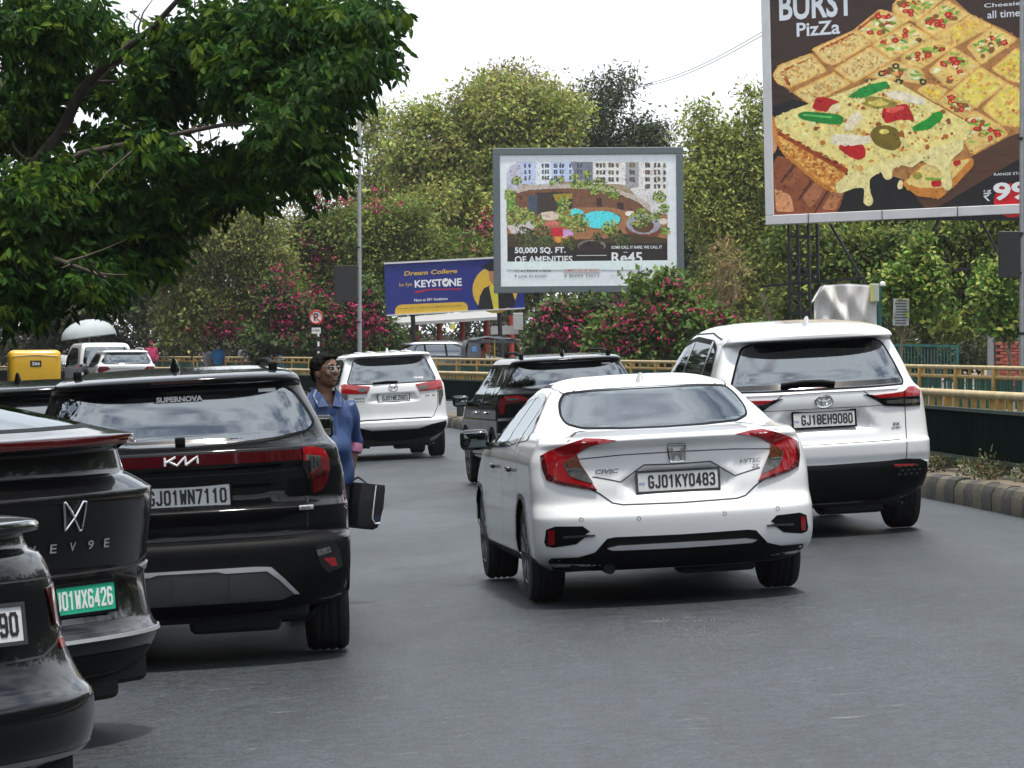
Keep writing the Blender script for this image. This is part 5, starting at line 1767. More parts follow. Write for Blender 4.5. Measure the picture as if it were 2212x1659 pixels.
def tree(name, label, bx, d, blobs, n, cols, ln=.24, wd=.45, per=16, sigma=.38, group=None, trunk_r=.2, mt=None, bark=None, fork=.45, droop=.25, shell=.6, flowers=None, limbs=6, zb=None, cat='tree', lump=.25, dens_in=.6):
    "bx: where the trunk stands (photo x) at distance d; blobs: (px, py, rx, ry[, extra depth])"
    X = at(bx, 770, d).x
    z0 = gzf(X, d) if zb is None else zb
    t = thing(name, label, cat, TR(X, d, z0), group)
    base = (X, d, z0)
    B0 = [blob_px(b[0], b[1], b[2], b[3], d + (b[4] if len(b) > 4 else 0)) for b in blobs]
    B = []
    for b in B0:
        B.append((b[0], b[1], b[2], b[3] * .80, b[4] * .80, b[5] * .80))
        for _ in range(7):
            v = Vector((random.gauss(0, 1), random.gauss(0, 1), random.gauss(0, .8) + .25)).normalized()
            k = random.uniform(.22, .46); e = random.uniform(.62, 1.12)
            B.append((b[0] + v.x * b[3] * e, b[1] + v.y * b[4] * e, b[2] + v.z * b[5] * e, b[3] * k, b[4] * k, b[5] * k * .8))
    top = max(B, key=lambda b: b[2] + b[5])
    cen = np.average([b[:3] for b in B], axis=0, weights=[b[3] for b in B])
    lo = min(b[2] - b[5] for b in B)
    fz = z0 + max(.5, (cen[2] - z0) * fork)
    fk = Vector((X + (cen[0] - X) * .35, d + (cen[1] - d) * .35, fz))
    tm = MB()
    pts = [Vector(p) - Vector(base) for p in limb((X, d, z0 - .1), fk, n=7, wob=.05)]
    tm.tube(pts, [trunk_r * (1.25 - .45 * i / 7) for i in range(8)], 10)
    tr = tm.build('trunk', bark or BARK, t, True, 60)
    bb = sorted(B0, key=lambda b: -b[3] * b[5])[:limbs]
    for b in bb:
        br = MB()
        end = Vector((b[0], b[1], b[2] + b[5] * .45))
        pts = [p - Vector(base) for p in limb(fk - Vector((0, 0, .1)), end, n=7)]
        r0 = trunk_r * .55
        br.tube(pts, [r0 * (1 - .8 * i / 7) for i in range(8)], 7)
        for q in range(4):
            i = random.randint(3, 6)
            e2 = Vector((b[0], b[1], b[2])) + Vector((random.uniform(-1, 1) * b[3], random.uniform(-1, 1) * b[4], random.uniform(-.3, 1) * b[5])) * .8 - Vector(base)
            p2 = limb(pts[i], e2, n=4)
            br.tube(p2, [r0 * .35 * (1 - .75 * k / 4) for k in range(5)], 5)
        br.build('branch', bark or BARK, t, True, 60)
    foliage('crown', base, B, n, per, sigma, ln, wd, cols, mt or LEAF, t, droop=droop, shell=shell, lump=lump)
    if dens_in:
        foliage('inner_crown', base, [(b[0], b[1], b[2], b[3] * .7, b[4] * .7, b[5] * .7) for b in B], int(n * dens_in), per, sigma * 1.2, ln * 1.5, wd * 1.2, cols, mt or LEAF, t, droop=droop, shell=.1)
    if flowers:
        fb, fn, fcol = flowers
        FB = [blob_px(b[0], b[1], b[2], b[3], d + (b[4] if len(b) > 4 else -.8)) for b in fb]
        foliage('flowers', base, FB, fn, 6, .13, .115, .85, fcol, LEAF, t, shell=.35, bright=.4)
    return t

MAG = [srgb(160, 20, 80), srgb(128, 16, 66), srgb(172, 40, 98), srgb(108, 18, 52)]
OLIVE = [(.215, .245, .042), (.175, .21, .042), (.245, .255, .065), (.145, .19, .038)]
LIGHTG = [(.335, .375, .08), (.28, .335, .07), (.365, .38, .10), (.23, .295, .06)]
TAN = [(.27, .21, .10), (.23, .19, .08), (.19, .18, .06)]
DARKG = [(.045, .065, .022), (.055, .08, .028), (.07, .085, .035), (.05, .062, .03)]
MIDG = [(.085, .14, .025), (.105, .16, .028), (.07, .12, .022), (.13, .17, .035)]
FRESH = [(.13, .22, .03), (.10, .19, .03), (.16, .25, .045), (.085, .16, .03)]

GT = 'trees beyond the railings'
tree('tree', 'tall pale olive tree with a tan sunlit top above the framed billboard', 985, 172,
     [(1100, 225, 110, 62), (1010, 300, 125, 85), (1150, 320, 110, 90), (930, 380, 95, 90), (1060, 420, 150, 110), (900, 470, 70, 70, -3), (1000, 540, 110, 70), (1200, 260, 60, 60)],
     62000, LIGHTG + OLIVE + TAN[:1], ln=.18, per=20, sigma=.42, group=GT, trunk_r=.25, limbs=8, lump=.35)
tree('tree', 'sparse tan topped tree rising highest against the white sky', 1120, 178,
     [(1110, 178, 75, 30), (1180, 215, 55, 40), (1050, 205, 45, 30), (1140, 260, 95, 55)], 9000, TAN + LIGHTG[:1], ln=.22, per=14, sigma=.45, group=GT, trunk_r=.18, limbs=5, dens_in=0)
tree('tree', 'dark grey green tree with a wispy crown behind the framed billboard', 1330, 176,
     [(1310, 330, 110, 80), (1390, 380, 110, 80), (1250, 350, 70, 60), (1300, 240, 60, 75), (1330, 190, 40, 45), (1400, 290, 60, 55), (1450, 430, 90, 90, -8), (1500, 520, 70, 110, -20), (1230, 420, 90, 60), (1520, 640, 60, 70, -25)],
     30000, DARKG + [(.085, .095, .045)], ln=.17, wd=.35, per=14, sigma=.40, group=GT, trunk_r=.22, limbs=8, lump=.35)
tree('tree', 'broad olive tree filling the gap left of the pizza billboard', 1600, 150,
     [(1575, 350, 80, 70), (1560, 450, 80, 90), (1650, 400, 80, 100), (1600, 560, 90, 90), (1700, 330, 70, 90), (1700, 520, 90, 90), (1515, 245, 22, 25), (1525, 300, 35, 40), (1640, 235, 32, 50), (1500, 400, 40, 60), (1650, 660, 90, 70), (1560, 650, 70, 60)],
     56000, LIGHTG + OLIVE, ln=.155, per=20, sigma=.38, group=GT, trunk_r=.22, limbs=8, lump=.35)
tree('tree', 'deep green tree with leaning dark trunk under the pizza billboard', 2010, 112,
     [(1960, 560, 130, 70), (2100, 560, 110, 90), (1820, 570, 110, 70), (2180, 480, 100, 110), (1900, 660, 110, 60), (2060, 680, 90, 60), (2200, 640, 80, 80), (1760, 640, 80, 80), (2160, 380, 130, 100, 6), (1900, 440, 160, 90, 6), (1740, 540, 60, 60)],
     60000, MIDG + OLIVE[:1], ln=.145, per=20, sigma=.32, group=GT, trunk_r=.24, limbs=9, lump=.3)
tree('tree', 'thin feathery pale tree beside the tall lamp post', 830, 182,
     [(810, 290, 45, 55), (840, 380, 60, 60), (790, 430, 55, 60), (870, 450, 50, 60), (830, 520, 80, 60), (815, 245, 25, 30)], 12000, LIGHTG + OLIVE, ln=.22, per=12, sigma=.45, group=GT, trunk_r=.14, limbs=6, dens_in=.1)
tree('tree', 'drooping olive tree with fine leaves left of the no parking sign', 470, 150,
     [(490, 530, 110, 100), (420, 600, 90, 90), (560, 580, 80, 100), (480, 660, 110, 70), (390, 690, 70, 60), (580, 690, 60, 60), (520, 460, 70, 60)],
     34000, OLIVE + [(.16, .15, .06), (.12, .115, .045)], ln=.15, wd=.4, per=20, sigma=.36, group=GT, trunk_r=.12, droop=.6, limbs=7,
     flowers=([(400, 560, 30, 20), (350, 640, 20, 20), (480, 700, 90, 40), (560, 640, 40, 50)], 500, MAG))
tree('tree', 'green tree with pink bougainvillea climbing it behind the lamp post', 690, 158,
     [(690, 500, 90, 80), (620, 560, 70, 100), (760, 540, 90, 90), (700, 620, 110, 80), (830, 600, 80, 70), (860, 500, 80, 70), (940, 560, 90, 70), (1040, 560, 70, 60), (900, 640, 100, 60)],
     52000, MIDG + OLIVE, ln=.15, per=18, sigma=.38, group=GT, trunk_r=.17, limbs=8,
     flowers=([(590, 450, 40, 22), (720, 430, 60, 30), (830, 440, 40, 40), (640, 600, 40, 50), (1040, 480, 40, 40), (960, 600, 60, 40), (690, 520, 60, 50), (700, 560, 80, 40), (1000, 560, 50, 40)], 2000, MAG))
tree('tree', 'dark leafy tree behind the white vendor umbrella', 190, 165,
     [(180, 560, 130, 90), (60, 600, 120, 100), (300, 560, 90, 100), (130, 670, 150, 70), (330, 660, 80, 70), (30, 480, 120, 80), (280, 450, 110, 80), (400, 460, 90, 80), (120, 420, 110, 90)],
     34000, [(.05, .085, .022), (.07, .10, .026), (.10, .11, .045), (.13, .10, .06)], ln=.22, per=16, sigma=.42, group=GT, trunk_r=.2, limbs=8)

tree('tree', 'hazy olive tree filling the background below the framed billboard', 1240, 196,
     [(1000, 560, 120, 90), (1150, 520, 120, 120), (1300, 560, 120, 110), (1450, 560, 110, 120), (1560, 500, 100, 120), (900, 600, 100, 80), (1100, 640, 130, 70), (1350, 660, 130, 70), (1550, 660, 110, 70)],
     26000, OLIVE + MIDG, ln=.30, per=18, sigma=.5, group=GT, trunk_r=.25, limbs=6)
tree('tree', 'pale green tree rising behind the left side of the pizza billboard', 1830, 165,
     [(1790, 330, 90, 90), (1900, 330, 130, 120), (1700, 400, 90, 100), (1830, 480, 130, 100), (2000, 430, 120, 120), (2120, 520, 110, 120), (1760, 600, 110, 80), (1960, 600, 120, 80)],
     26000, OLIVE + LIGHTG[:1] + MIDG[:2], ln=.26, per=18, sigma=.45, group=GT, trunk_r=.25, limbs=6)
# bougainvillea
def bush(name, label, bx, d, blobs, n, fn, cols, fblobs, ln=.16, group='bougainvillea bushes'):
    return tree(name, label, bx, d, blobs, n, cols, ln=ln, wd=.55, per=14, sigma=.22, group=group, trunk_r=.05, fork=.2, limbs=5,
                flowers=(fblobs, fn, MAG), cat='bush', lump=.35)
bush('bougainvillea_bush', 'large pink flowering bush below the lower right corner of the framed billboard', 1440, 117,
     [(1440, 705, 110, 55), (1350, 720, 70, 50), (1530, 720, 80, 48), (1420, 660, 50, 32), (1388, 622, 14, 28), (1447, 612, 13, 34), (1600, 735, 55, 45), (1310, 745, 45, 42), (1480, 755, 160, 36)],
     30000, 1050, MIDG + FRESH[:2], [(1400, 680, 100, 40), (1500, 670, 90, 40), (1330, 720, 60, 50), (1450, 620, 50, 25), (1560, 710, 70, 40), (1440, 730, 120, 40)])
bush('bougainvillea_bush', 'darker pink flowering bush behind the small text board', 1200, 126,
     [(1200, 715, 42, 45), (1240, 730, 42, 42), (1180, 745, 35, 35), (1215, 685, 35, 30), (1290, 690, 35, 35)],
     14000, 350, DARKG + MIDG, [(1210, 700, 60, 50), (1190, 740, 40, 30), (1240, 730, 40, 30)])
bush('bougainvillea_bush', 'magenta flowering thicket behind the no parking sign', 730, 148,
     [(740, 690, 80, 60), (650, 690, 60, 60), (810, 710, 60, 50), (600, 660, 40, 60), (700, 740, 130, 40), (790, 640, 40, 50), (580, 730, 60, 40)],
     22000, 1800, MIDG + DARKG, [(770, 680, 60, 60), (690, 650, 60, 50), (620, 650, 40, 60), (800, 710, 50, 40), (600, 600, 25, 40), (720, 700, 90, 40), (640, 720, 60, 30), (575, 690, 30, 30)], ln=.15)
# undergrowth and hedge that close the view below the crowns
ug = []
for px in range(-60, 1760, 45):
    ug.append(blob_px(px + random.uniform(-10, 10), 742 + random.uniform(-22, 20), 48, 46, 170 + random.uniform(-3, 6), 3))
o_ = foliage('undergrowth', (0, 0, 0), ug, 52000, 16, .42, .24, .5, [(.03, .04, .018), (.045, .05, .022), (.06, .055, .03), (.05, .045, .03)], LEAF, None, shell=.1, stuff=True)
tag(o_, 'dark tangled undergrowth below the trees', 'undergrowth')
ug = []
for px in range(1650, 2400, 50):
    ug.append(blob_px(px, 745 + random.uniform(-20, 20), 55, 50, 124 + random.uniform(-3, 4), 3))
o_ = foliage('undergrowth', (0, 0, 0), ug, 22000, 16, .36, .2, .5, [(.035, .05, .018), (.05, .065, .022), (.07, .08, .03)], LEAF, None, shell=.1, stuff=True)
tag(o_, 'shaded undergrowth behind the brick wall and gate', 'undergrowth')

# young trees on the right footpath
tree('young_tree', 'slender young tree with bright leaves and a paper notice tied to it', 1935, 84,
     [(1990, 560, 32, 50), (1960, 600, 40, 40), (2010, 620, 40, 45), (1920, 600, 30, 35), (1950, 650, 40, 30), (2035, 690, 35, 22), (1905, 630, 25, 30), (1990, 520, 22, 25)],
     2600, FRESH + LIGHTG[:2], ln=.15, wd=.75, per=8, sigma=.15, trunk_r=.045, bark=PALEBARK, fork=.62, limbs=7, dens_in=0, group='young trees on the right')
tree('young_tree', 'bright green sapling under the dark panel at the right edge', 2190, 92,
     [(2160, 640, 40, 45), (2190, 590, 40, 40), (2140, 600, 25, 30), (2200, 690, 45, 40), (2150, 700, 30, 30)],
     3200, FRESH + LIGHTG[:1], ln=.15, wd=.7, per=10, sigma=.18, trunk_r=.04, bark=PALEBARK, fork=.5, limbs=5, dens_in=.1, group='young trees on the right')
tree('dry_shrub', 'dry straw coloured twigs to the right of the framed billboard', 1560, 128,
     [(1570, 560, 35, 60), (1550, 640, 30, 50), (1590, 600, 25, 40)], 900, [(.30, .22, .10), (.22, .17, .08)], ln=.3, wd=.14, per=6, sigma=.25, trunk_r=.04, bark=PALEBARK, limbs=3, dens_in=0, cat='shrub')
# pollarded stump
sp = at(1672, 700, 112)
st = thing('tree_stump', 'bare crooked grey stump beside the billboard tower', 'stump', TR(sp.x, sp.y, gzf(sp.x, sp.y)))
mb = MB()
zt = at(1650, 632, 112).z - gzf(sp.x, sp.y)
mb.tube([(0.1, 0, -.1), (.02, 0, zt * .35), (.10, 0, zt * .55), (-.05, 0, zt * .75), (-.28, .05, zt * .92), (-.38, .05, zt)], [.17, .15, .14, .13, .10, .06], 9)
mb.tube([(.05, 0, zt * .62), (.22, -.05, zt * .72), (.2, -.05, zt * .80)], [.10, .08, .05], 8)
mb.build('trunk', PALEBARK, st, True, 60)

# the big street tree that hangs in from the left
FT = (-9.3, 42.0)
ft = thing('street_tree', 'big dark broadleaf tree hanging in from the upper left, nearest of the trees', 'tree', TR(FT[0], FT[1], gzf(*FT)))
fbase = Vector((FT[0], FT[1], gzf(*FT)))
tm = MB()
tm.tube([Vector((0, 0, -.1)), Vector((.1, 0, 1.2)), Vector((.35, .1, 2.4)), Vector((.8, 0, 3.4))], [.36, .30, .27, .24], 12)
tm.build('trunk', BARK, ft, True, 60)
def fpt(px, py, d):
    return at(px, py, d) - fbase
for pts, r0 in (([Vector((.8, 0, 3.3)), fpt(20, 420, 41), fpt(130, 290, 40.5), fpt(175, 195, 40.5), fpt(240, 130, 40), fpt(330, 60, 39.5), fpt(420, -40, 39)], .095),
                ([fpt(150, 230, 40.5), fpt(230, 150, 41), fpt(300, 100, 41.5), fpt(420, 60, 41), fpt(560, 60, 40.5), fpt(700, 40, 40)], .05),
                ([Vector((.8, 0, 3.3)), fpt(0, 430, 40), fpt(180, 330, 39.5), fpt(330, 300, 39), fpt(480, 270, 38.7), fpt(620, 250, 39.5), fpt(740, 240, 39.5)], .045),
                ([fpt(60, 380, 41), fpt(230, 380, 42), fpt(370, 370, 42), fpt(520, 360, 42), fpt(650, 380, 42)], .06),
                ([Vector((.7, 0, 3.0)), fpt(20, 520, 39), fpt(120, 560, 38.5), fpt(230, 600, 38)], .06),
                ([Vector((.6, 0, 3.4)), fpt(-30, 300, 42), fpt(20, 120, 42.5), fpt(60, 0, 43)], .10)):
    br = MB()
    n_ = len(pts)
    br.tube(pts, [r0 * (1 - .75 * i / (n_ - 1)) for i in range(n_)], 8)
    for q in range(14):
        i = random.randint(1, n_ - 1)
        p0 = pts[i - 1].lerp(pts[i], random.random())
        p1 = p0 + Vector((random.uniform(-.5, .9), random.uniform(-.9, .9), random.uniform(-.7, .7)))
        br.tube(limb(p0, p1, n=3), [.018, .013, .009, .005], 5)
    br.build('branch', BARK, ft, True, 60)
FB = [(40, 60, 130, 90), (150, 20, 80, 35), (40, 270, 90, 70, 2), (350, 175, 60, 55), (450, 80, 90, 75), (560, 150, 100, 80, -1), (640, 60, 120, 80, -1), (740, 60, 75, 70, -1), (700, 180, 80, 70, -2), (640, 280, 90, 80, -2), (560, 350, 90, 60), (680, 360, 50, 60, -2),
      (430, 370, 90, 50, 1), (330, 320, 60, 40, -1), (180, 390, 110, 60), (300, 440, 100, 50), (60, 430, 110, 80, -1), (400, 450, 60, 40), (160, 500, 130, 70), (310, 530, 70, 50), (40, 570, 100, 75, -1), (190, 600, 80, 50, -1), (40, 650, 60, 50, -1), (800, 130, 45, 35, -2), (790, 30, 60, 40, -2), (520, 420, 50, 30), (240, 550, 70, 55), (330, 110, 55, 45), (560, 40, 100, 40), (230, 60, 40, 30, 1), (250, 300, 70, 40, 1), (90, 190, 80, 50, 2), (150, 110, 60, 50, 2), (260, 200, 60, 50, 2), (330, 230, 50, 40, 1), (460, 200, 50, 50, 1)]
FBm = [blob_px(b[0], b[1], b[2], b[3], 40 + (b[4] if len(b) > 4 else 0), .95) for b in FB]
def spray(B, nt, nl, cols):
    "twigs that each carry a fan of hanging leaves"
    B = np.array(B)
    wt = B[:, 3] * B[:, 5]; wt = wt / wt.sum()
    k = RNG.choice(len(B), nt, p=wt)
    d = unit(RNG.normal(size=(nt, 3)))
    T = B[k, :3] + d * B[k, 3:6] * (RNG.random((nt, 1)) ** .45)
    td = unit(d * np.array([1, 1, .3]) * .8 + RNG.normal(size=(nt, 3)) * .5 + np.array([0.25, -.1, -.25]))
    ci = np.repeat(np.arange(nt), nl)
    s_ = np.tile(np.linspace(0, 1, nl), nt)[:, None]
    P = T[ci] + td[ci] * s_ * .24
    side_ = unit(np.cross(td, np.array([0, 0, 1.0])))
    alt = np.where(np.arange(nt * nl) % 2 == 0, 1, -1)[:, None]
    ax = unit(td[ci] * .45 + side_[ci] * alt * .55 + np.array([0, 0, -.7]) + RNG.normal(size=P.shape) * .38)
    cc = np.array(cols)[RNG.integers(0, len(cols), nt)][ci] * (1 + .3 * (RNG.random((len(P), 1)) * 2 - 1))
    return P, ax, cc
P_, A_, C_ = spray(FBm, 7000, 6, [(.020, .058, .010), (.026, .074, .011), (.036, .090, .012), (.016, .050, .014), (.095, .155, .015), (.055, .12, .014), (.024, .066, .011)])  # the lighter greens stand in for sunlit leaf clusters
# leaf blades: six-sided, creased along the midrib
ln_ = .135 * (.7 + .6 * RNG.random((len(P_), 1)))
sd_ = unit(np.cross(A_, RNG.normal(size=P_.shape)))
nr_ = np.cross(A_, sd_)
wd_ = ln_ * .40
Vv = np.stack([P_, P_ + A_ * ln_ * .3 + sd_ * wd_ * .48 + nr_ * ln_ * .06, P_ + A_ * ln_ * .68 + sd_ * wd_ * .40 + nr_ * ln_ * .05, P_ + A_ * ln_, P_ + A_ * ln_ * .68 - sd_ * wd_ * .40 + nr_ * ln_ * .05, P_ + A_ * ln_ * .3 - sd_ * wd_ * .48 + nr_ * ln_ * .06], 1)
nl_ = len(P_)
near_i = np.argsort(P_[:, 1] - RNG.random(nl_) * 1.2)
near_i = [i for i in near_i if P_[i, 0] > -6.0 and 2.2 < P_[i, 2] < 5.6][:300]
rest = np.setdiff1d(np.arange(nl_), near_i)
Q_ = np.stack([np.stack([np.arange(len(rest)) * 6 + a for a in f], 1) for f in ((0, 1, 2, 3), (0, 3, 4, 5))], 1).reshape(-1, 4)
o_ = mk_np('crown', (Vv[rest] - np.array(fbase)).reshape(-1, 3), Q_, LEAFBIG, ft, False, np.repeat(C_[rest], 2, 0))
o_['kind'] = 'stuff'
leafmesh = None
for i in near_i:                                  # the nearest 300 leaves one by one, sharing one blade
    if leafmesh is None:
        lv = np.array([(0, 0, 0), (.19, .3, .06), (.16, .68, .05), (0, 1, 0), (-.16, .68, .05), (-.19, .3, .06)])
        lo_ = mk_np('leaf', lv, np.array([(0, 1, 2, 3), (0, 3, 4, 5)]), LEAFBIG, ft, False, np.array([(.04, .08, .022)] * 2))
        leafmesh = lo_.data
    else:
        lo_ = link(bpy.data.objects.new('leaf', leafmesh), ft)
    Rm = Matrix((Vector(sd_[i]), Vector(A_[i]), Vector(nr_[i]))).transposed().to_4x4()
    lo_.matrix_local = Matrix.Translation(Vector(P_[i]) - fbase) @ Rm @ Matrix.Scale(float(ln_[i, 0]), 4)

# dry plants on the divider
dp = []
for i in range(60):
    y = random.uniform(29.5, 62)
    x = float(K(y)) + random.uniform(.25, .8)
    z = gzf(x, y) + KZ
    dp.append((x, y, z + .05, .16, .22, random.choice([.05, .09, .14])))
o_ = foliage('divider_plants', (0, 0, 0), dp, 9000, 10, .05, .055, .4, [(.12, .10, .05), (.16, .13, .07), (.06, .09, .03), (.09, .10, .04)], LEAF, None, shell=.1, droop=-.4)
tag(o_, 'low dry plants growing along the divider', 'plants')
# ------------------------------------------------------------------ billboards
PRINT = pmat('printed_vinyl', (.5, .5, .5), .5, var=.08, scale=5.5, attr=True)
FOOD = pmat('printed_vinyl_food', (.5, .5, .5), .45, var=.24, scale=4.5, attr=True)
WOODP = pmat('printed_vinyl_wood', (.5, .5, .5), .5, var=.28, scale=2.2, attr=True, stretch=(.35, 1, 3.5))
PIZFRAME = pmat('billboard_white_frame', (.60, .60, .61), .5, var=.06, scale=2, dirt=.18)
GREYFRAME = pmat('billboard_grey_frame', (.105, .13, .14), .5, var=.06, scale=2)
STEELK = pmat('black_steel', (.012, .012, .013), .55, var=.3, scale=8)
GALV = pmat('galvanised_pole', (.32, .33, .34), .45, metal=.4, var=.12, scale=5, dirt=.2)

class Board:
    def __init__(s, name, label, px, py, d, yaw, tilt, group=None):
        c = at(px, py, d)
        s.M = Matrix.Translation(c) @ Matrix.Rotation(math.radians(yaw), 4, 'Z') @ Matrix.Rotation(-math.radians(tilt), 4, 'Y')
        s.Mi = s.M.inverted()
        s.root = thing(name, label, 'billboard', s.M, group)
        s.layers = {}
    def uv(s, p):
        o = s.Mi @ Vector((0, 0, CAM_H)); r = s.Mi.to_3x3() @ ray(*p)
        t = -o.y / r.y
        q = o + r * t
        return (q.x, q.z)
    def poly(s, P, col, layer, key='print', raw=False):
        Q = P if raw else [s.uv(p) for p in P]
        s.layers.setdefault(key, []).append((Q, col, layer))
    def grain(s, key, n, r0, r1, jit, seed, Zf, box):
        "fine tonal variation of a printed photograph: small flecks in the colour of what they lie on"
        g = np.random.default_rng(seed)
        X = g.uniform(box[0], box[2], n); Y = g.uniform(box[1], box[3], n)
        U = np.array([s.uv(p) for p in Zf(list(zip(X, Y)))])
        best = np.full(n, -1.0); col = np.zeros((n, 3))
        for Q, c_, layer in s.layers[key]:
            q = np.array(Q)
            if layer < 0 or len(Q) < 3:
                continue
            m_ = (U[:, 0] > q[:, 0].min()) & (U[:, 0] < q[:, 0].max()) & (U[:, 1] > q[:, 1].min()) & (U[:, 1] < q[:, 1].max()) & (best < layer)
            if not m_.any():
                continue
            i = np.where(m_)[0]
            i = i[inpoly(Q, U[i, 0], U[i, 1])]
            best[i] = layer; col[i] = c_
        k = np.linalg.norm(np.array(s.uv(Zf([(100, 100)])[0])) - np.array(s.uv(Zf([(101, 100)])[0])))
        for i in range(n):
            if best[i] < 2:
                continue
            r = g.uniform(r0, r1) * k; a = g.uniform(0, 6.28)
            P = [(U[i, 0] + r * math.cos(a + t) * (1 if t % 3 else .6), U[i, 1] + r * math.sin(a + t) * .8) for t in (0, 1.4, 3.0, 4.5)]
            v = 1 + g.uniform(-jit, jit)
            s.layers[key].append((P, tuple(np.clip(col[i] * v * (1 + g.normal(size=3) * .04), 0, 1)), best[i] + .08))
    def flush(s, key, name, m):
        V = []; Fc = []; cols = []
        bm = bmesh.new()
        lay = []
        for Q, col, layer in s.layers.get(key, []):
            o = len(V)
            V += [(a, -.003 * layer, b) for a, b in Q]
            Fc.append(tuple(range(o, o + len(Q)))); cols.append(col)
        me = bpy.data.meshes.new(name)
        me.from_pydata(V, [], Fc)
        a = me.attributes.new('Col', 'FLOAT_COLOR', 'FACE')
        for i, c_ in enumerate(cols):
            a.data[i].color = (*c_, 1)
        me.materials.append(m)
        return link(bpy.data.objects.new(name, me), s.root)
    def text(s, txt, x0, y0, x1, y1, col, layer, Zf, name='lettering', **k):
        m = pmat('ink_%02x%02x%02x' % tuple(int(min(1, c) * 255) for c in col), col, .5, var=.02)
        a = s.uv(Zf([(x0, y1)])[0]); b = s.uv(Zf([(x1, y0)])[0])
        P, Fc = fit_text(txt, abs(b[0] - a[0]), abs(b[1] - a[1]), **k)
        # follow the slope of the photographed line
        cx, cz = (a[0] + b[0]) / 2, (a[1] + b[1]) / 2
        return mk(name, [(p + cx, -.003 * layer, q + cz) for p, q in P], Fc, m, s.root)
    def frame(s, x0, z0, x1, z1, wd, dp, m, name='frame'):
        for P in (((x0 - wd, z0 - wd), (x1 + wd, z0)), ((x0 - wd, z1), (x1 + wd, z1 + wd)), ((x0 - wd, z0 + .002), (x0, z1 - .002)), ((x1, z0 + .002), (x1 + wd, z1 - .002))):
            mb = MB()
            (a, b), (c_, d_) = P
            mb.rbox(((a + c_) / 2, dp * .35, (b + d_) / 2), (c_ - a, dp, d_ - b), .015, None, 1)
            mb.build(name, m, s.root)
    def panel(s, x0, z0, x1, z1, dp, m, name='back_panel'):
        mb = MB()
        mb.box(((x0 + x1) / 2, dp / 2 + .01, (z0 + z1) / 2), (x1 - x0, dp, z1 - z0))
        return mb.build(name, m, s.root)

def ellipse(cx, cy, rx, ry, n=20, a0=0, a1=2 * PI):
    return [(cx + rx * math.cos(a0 + (a1 - a0) * i / n), cy + ry * math.sin(a0 + (a1 - a0) * i / n)) for i in range(n)]

# ---- pizza billboard
ZP = zframe(1660, 0, 3.191)
pb = Board('pizza_billboard', 'large white framed pizza billboard cut off by the upper right corner', 1655, 486, 104, -30, .9)
BW, BH = 12.2, 6.9
pb.panel(.02, .02, BW - .02, BH - .02, .25, GREYP)
pb.frame(.27, .27, BW - .27, BH - .27, .27, .34, PIZFRAME)
pb.poly([(.27, .27), (BW - .27, .27), (BW - .27, BH - .27), (.27, BH - .27)], srgb(58, 38, 28), 1, 'wood', raw=True)
def food(P, col, layer, key='food'):
    if len(P) >= 4 and key == 'food':
        P = fillet(P, 22, 3)
    g_ = (1.2, 1.08, .88) if key == 'food' else (1, 1, 1)
    pb.poly(ZP(P), tuple(min(.92, v * k) for v, k in zip(srgb(*col), g_)), layer, key)
food([(160, 760), (480, 640), (1100, 1250), (1960, 1000), (1960, 1560), (170, 1560)], (22, 17, 16), 1.6, 'wood')
tray = [(175, 540), (215, 470), (465, 370), (480, 340), (760, 210), (935, 65), (1020, 90), (1030, 40), (1070, -30), (1420, -40), (1570, 95), (1725, 170), (1800, 200), (1960, 300), (1960, 930), (1850, 965), (1560, 1120), (1250, 1320), (1000, 1240), (700, 900), (440, 740), (330, 670), (270, 625), (200, 580)]
food([(300, 700), (520, 740), (1100, 1290), (1250, 1470), (1290, 1500), (1960, 1100), (1960, 900), (600, 560)], (84, 54, 36), 2.0, 'wood')
food(tray, (168, 122, 70), 2.6)
crm, crm2 = (232, 205, 142), (226, 208, 150)
cells = [([(185, 530), (225, 470), (445, 388), (545, 500), (290, 612), (215, 585)], crm), ([(470, 350), (755, 222), (865, 305), (600, 455), (540, 430)], crm), ([(335, 655), (605, 525), (710, 590), (440, 728)], crm2), ([(625, 488), (870, 338), (1005, 430), (745, 578)], crm2),
         ([(765, 212), (935, 75), (1130, 140), (885, 300)], (226, 205, 132)), ([(890, 318), (1135, 172), (1285, 262), (1020, 415)], (230, 212, 140)), ([(1032, 45), (1075, -20), (1390, -30), (1190, 150), (1035, 85)], (228, 204, 130)), ([(1195, 165), (1405, 10), (1560, 105), (1310, 250)], (230, 206, 134)),
         ([(1320, 262), (1570, 112), (1715, 185), (1450, 325)], (226, 200, 120)), ([(1090, 400), (1300, 275), (1440, 335), (1220, 480), (1100, 440)], (230, 206, 128)), ([(1560, 330), (1735, 195), (1890, 280), (1650, 450)], (228, 204, 128)), ([(1290, 500), (1455, 345), (1635, 460), (1430, 620)], (226, 202, 126)),
         ([(870, 540), (1030, 440), (1210, 490), (1260, 590), (1060, 560)], (222, 208, 150)), ([(1455, 640), (1640, 480), (1820, 590), (1600, 760)], (236, 214, 120)), ([(1740, 490), (1900, 350), (1960, 380), (1960, 590), (1850, 560)], (236, 216, 116)), ([(1670, 770), (1830, 600), (1960, 660), (1960, 890), (1800, 880)], (236, 214, 118)),
         ([(1210, 640), (1270, 600), (1400, 640), (1330, 720)], (214, 196, 120)), ([(1350, 720), (1450, 650), (1590, 760), (1530, 830)], (216, 198, 124)), ([(1530, 850), (1600, 790), (1790, 900), (1830, 950), (1590, 1080), (1540, 1000)], (218, 196, 126))]
rr = random.Random(5)
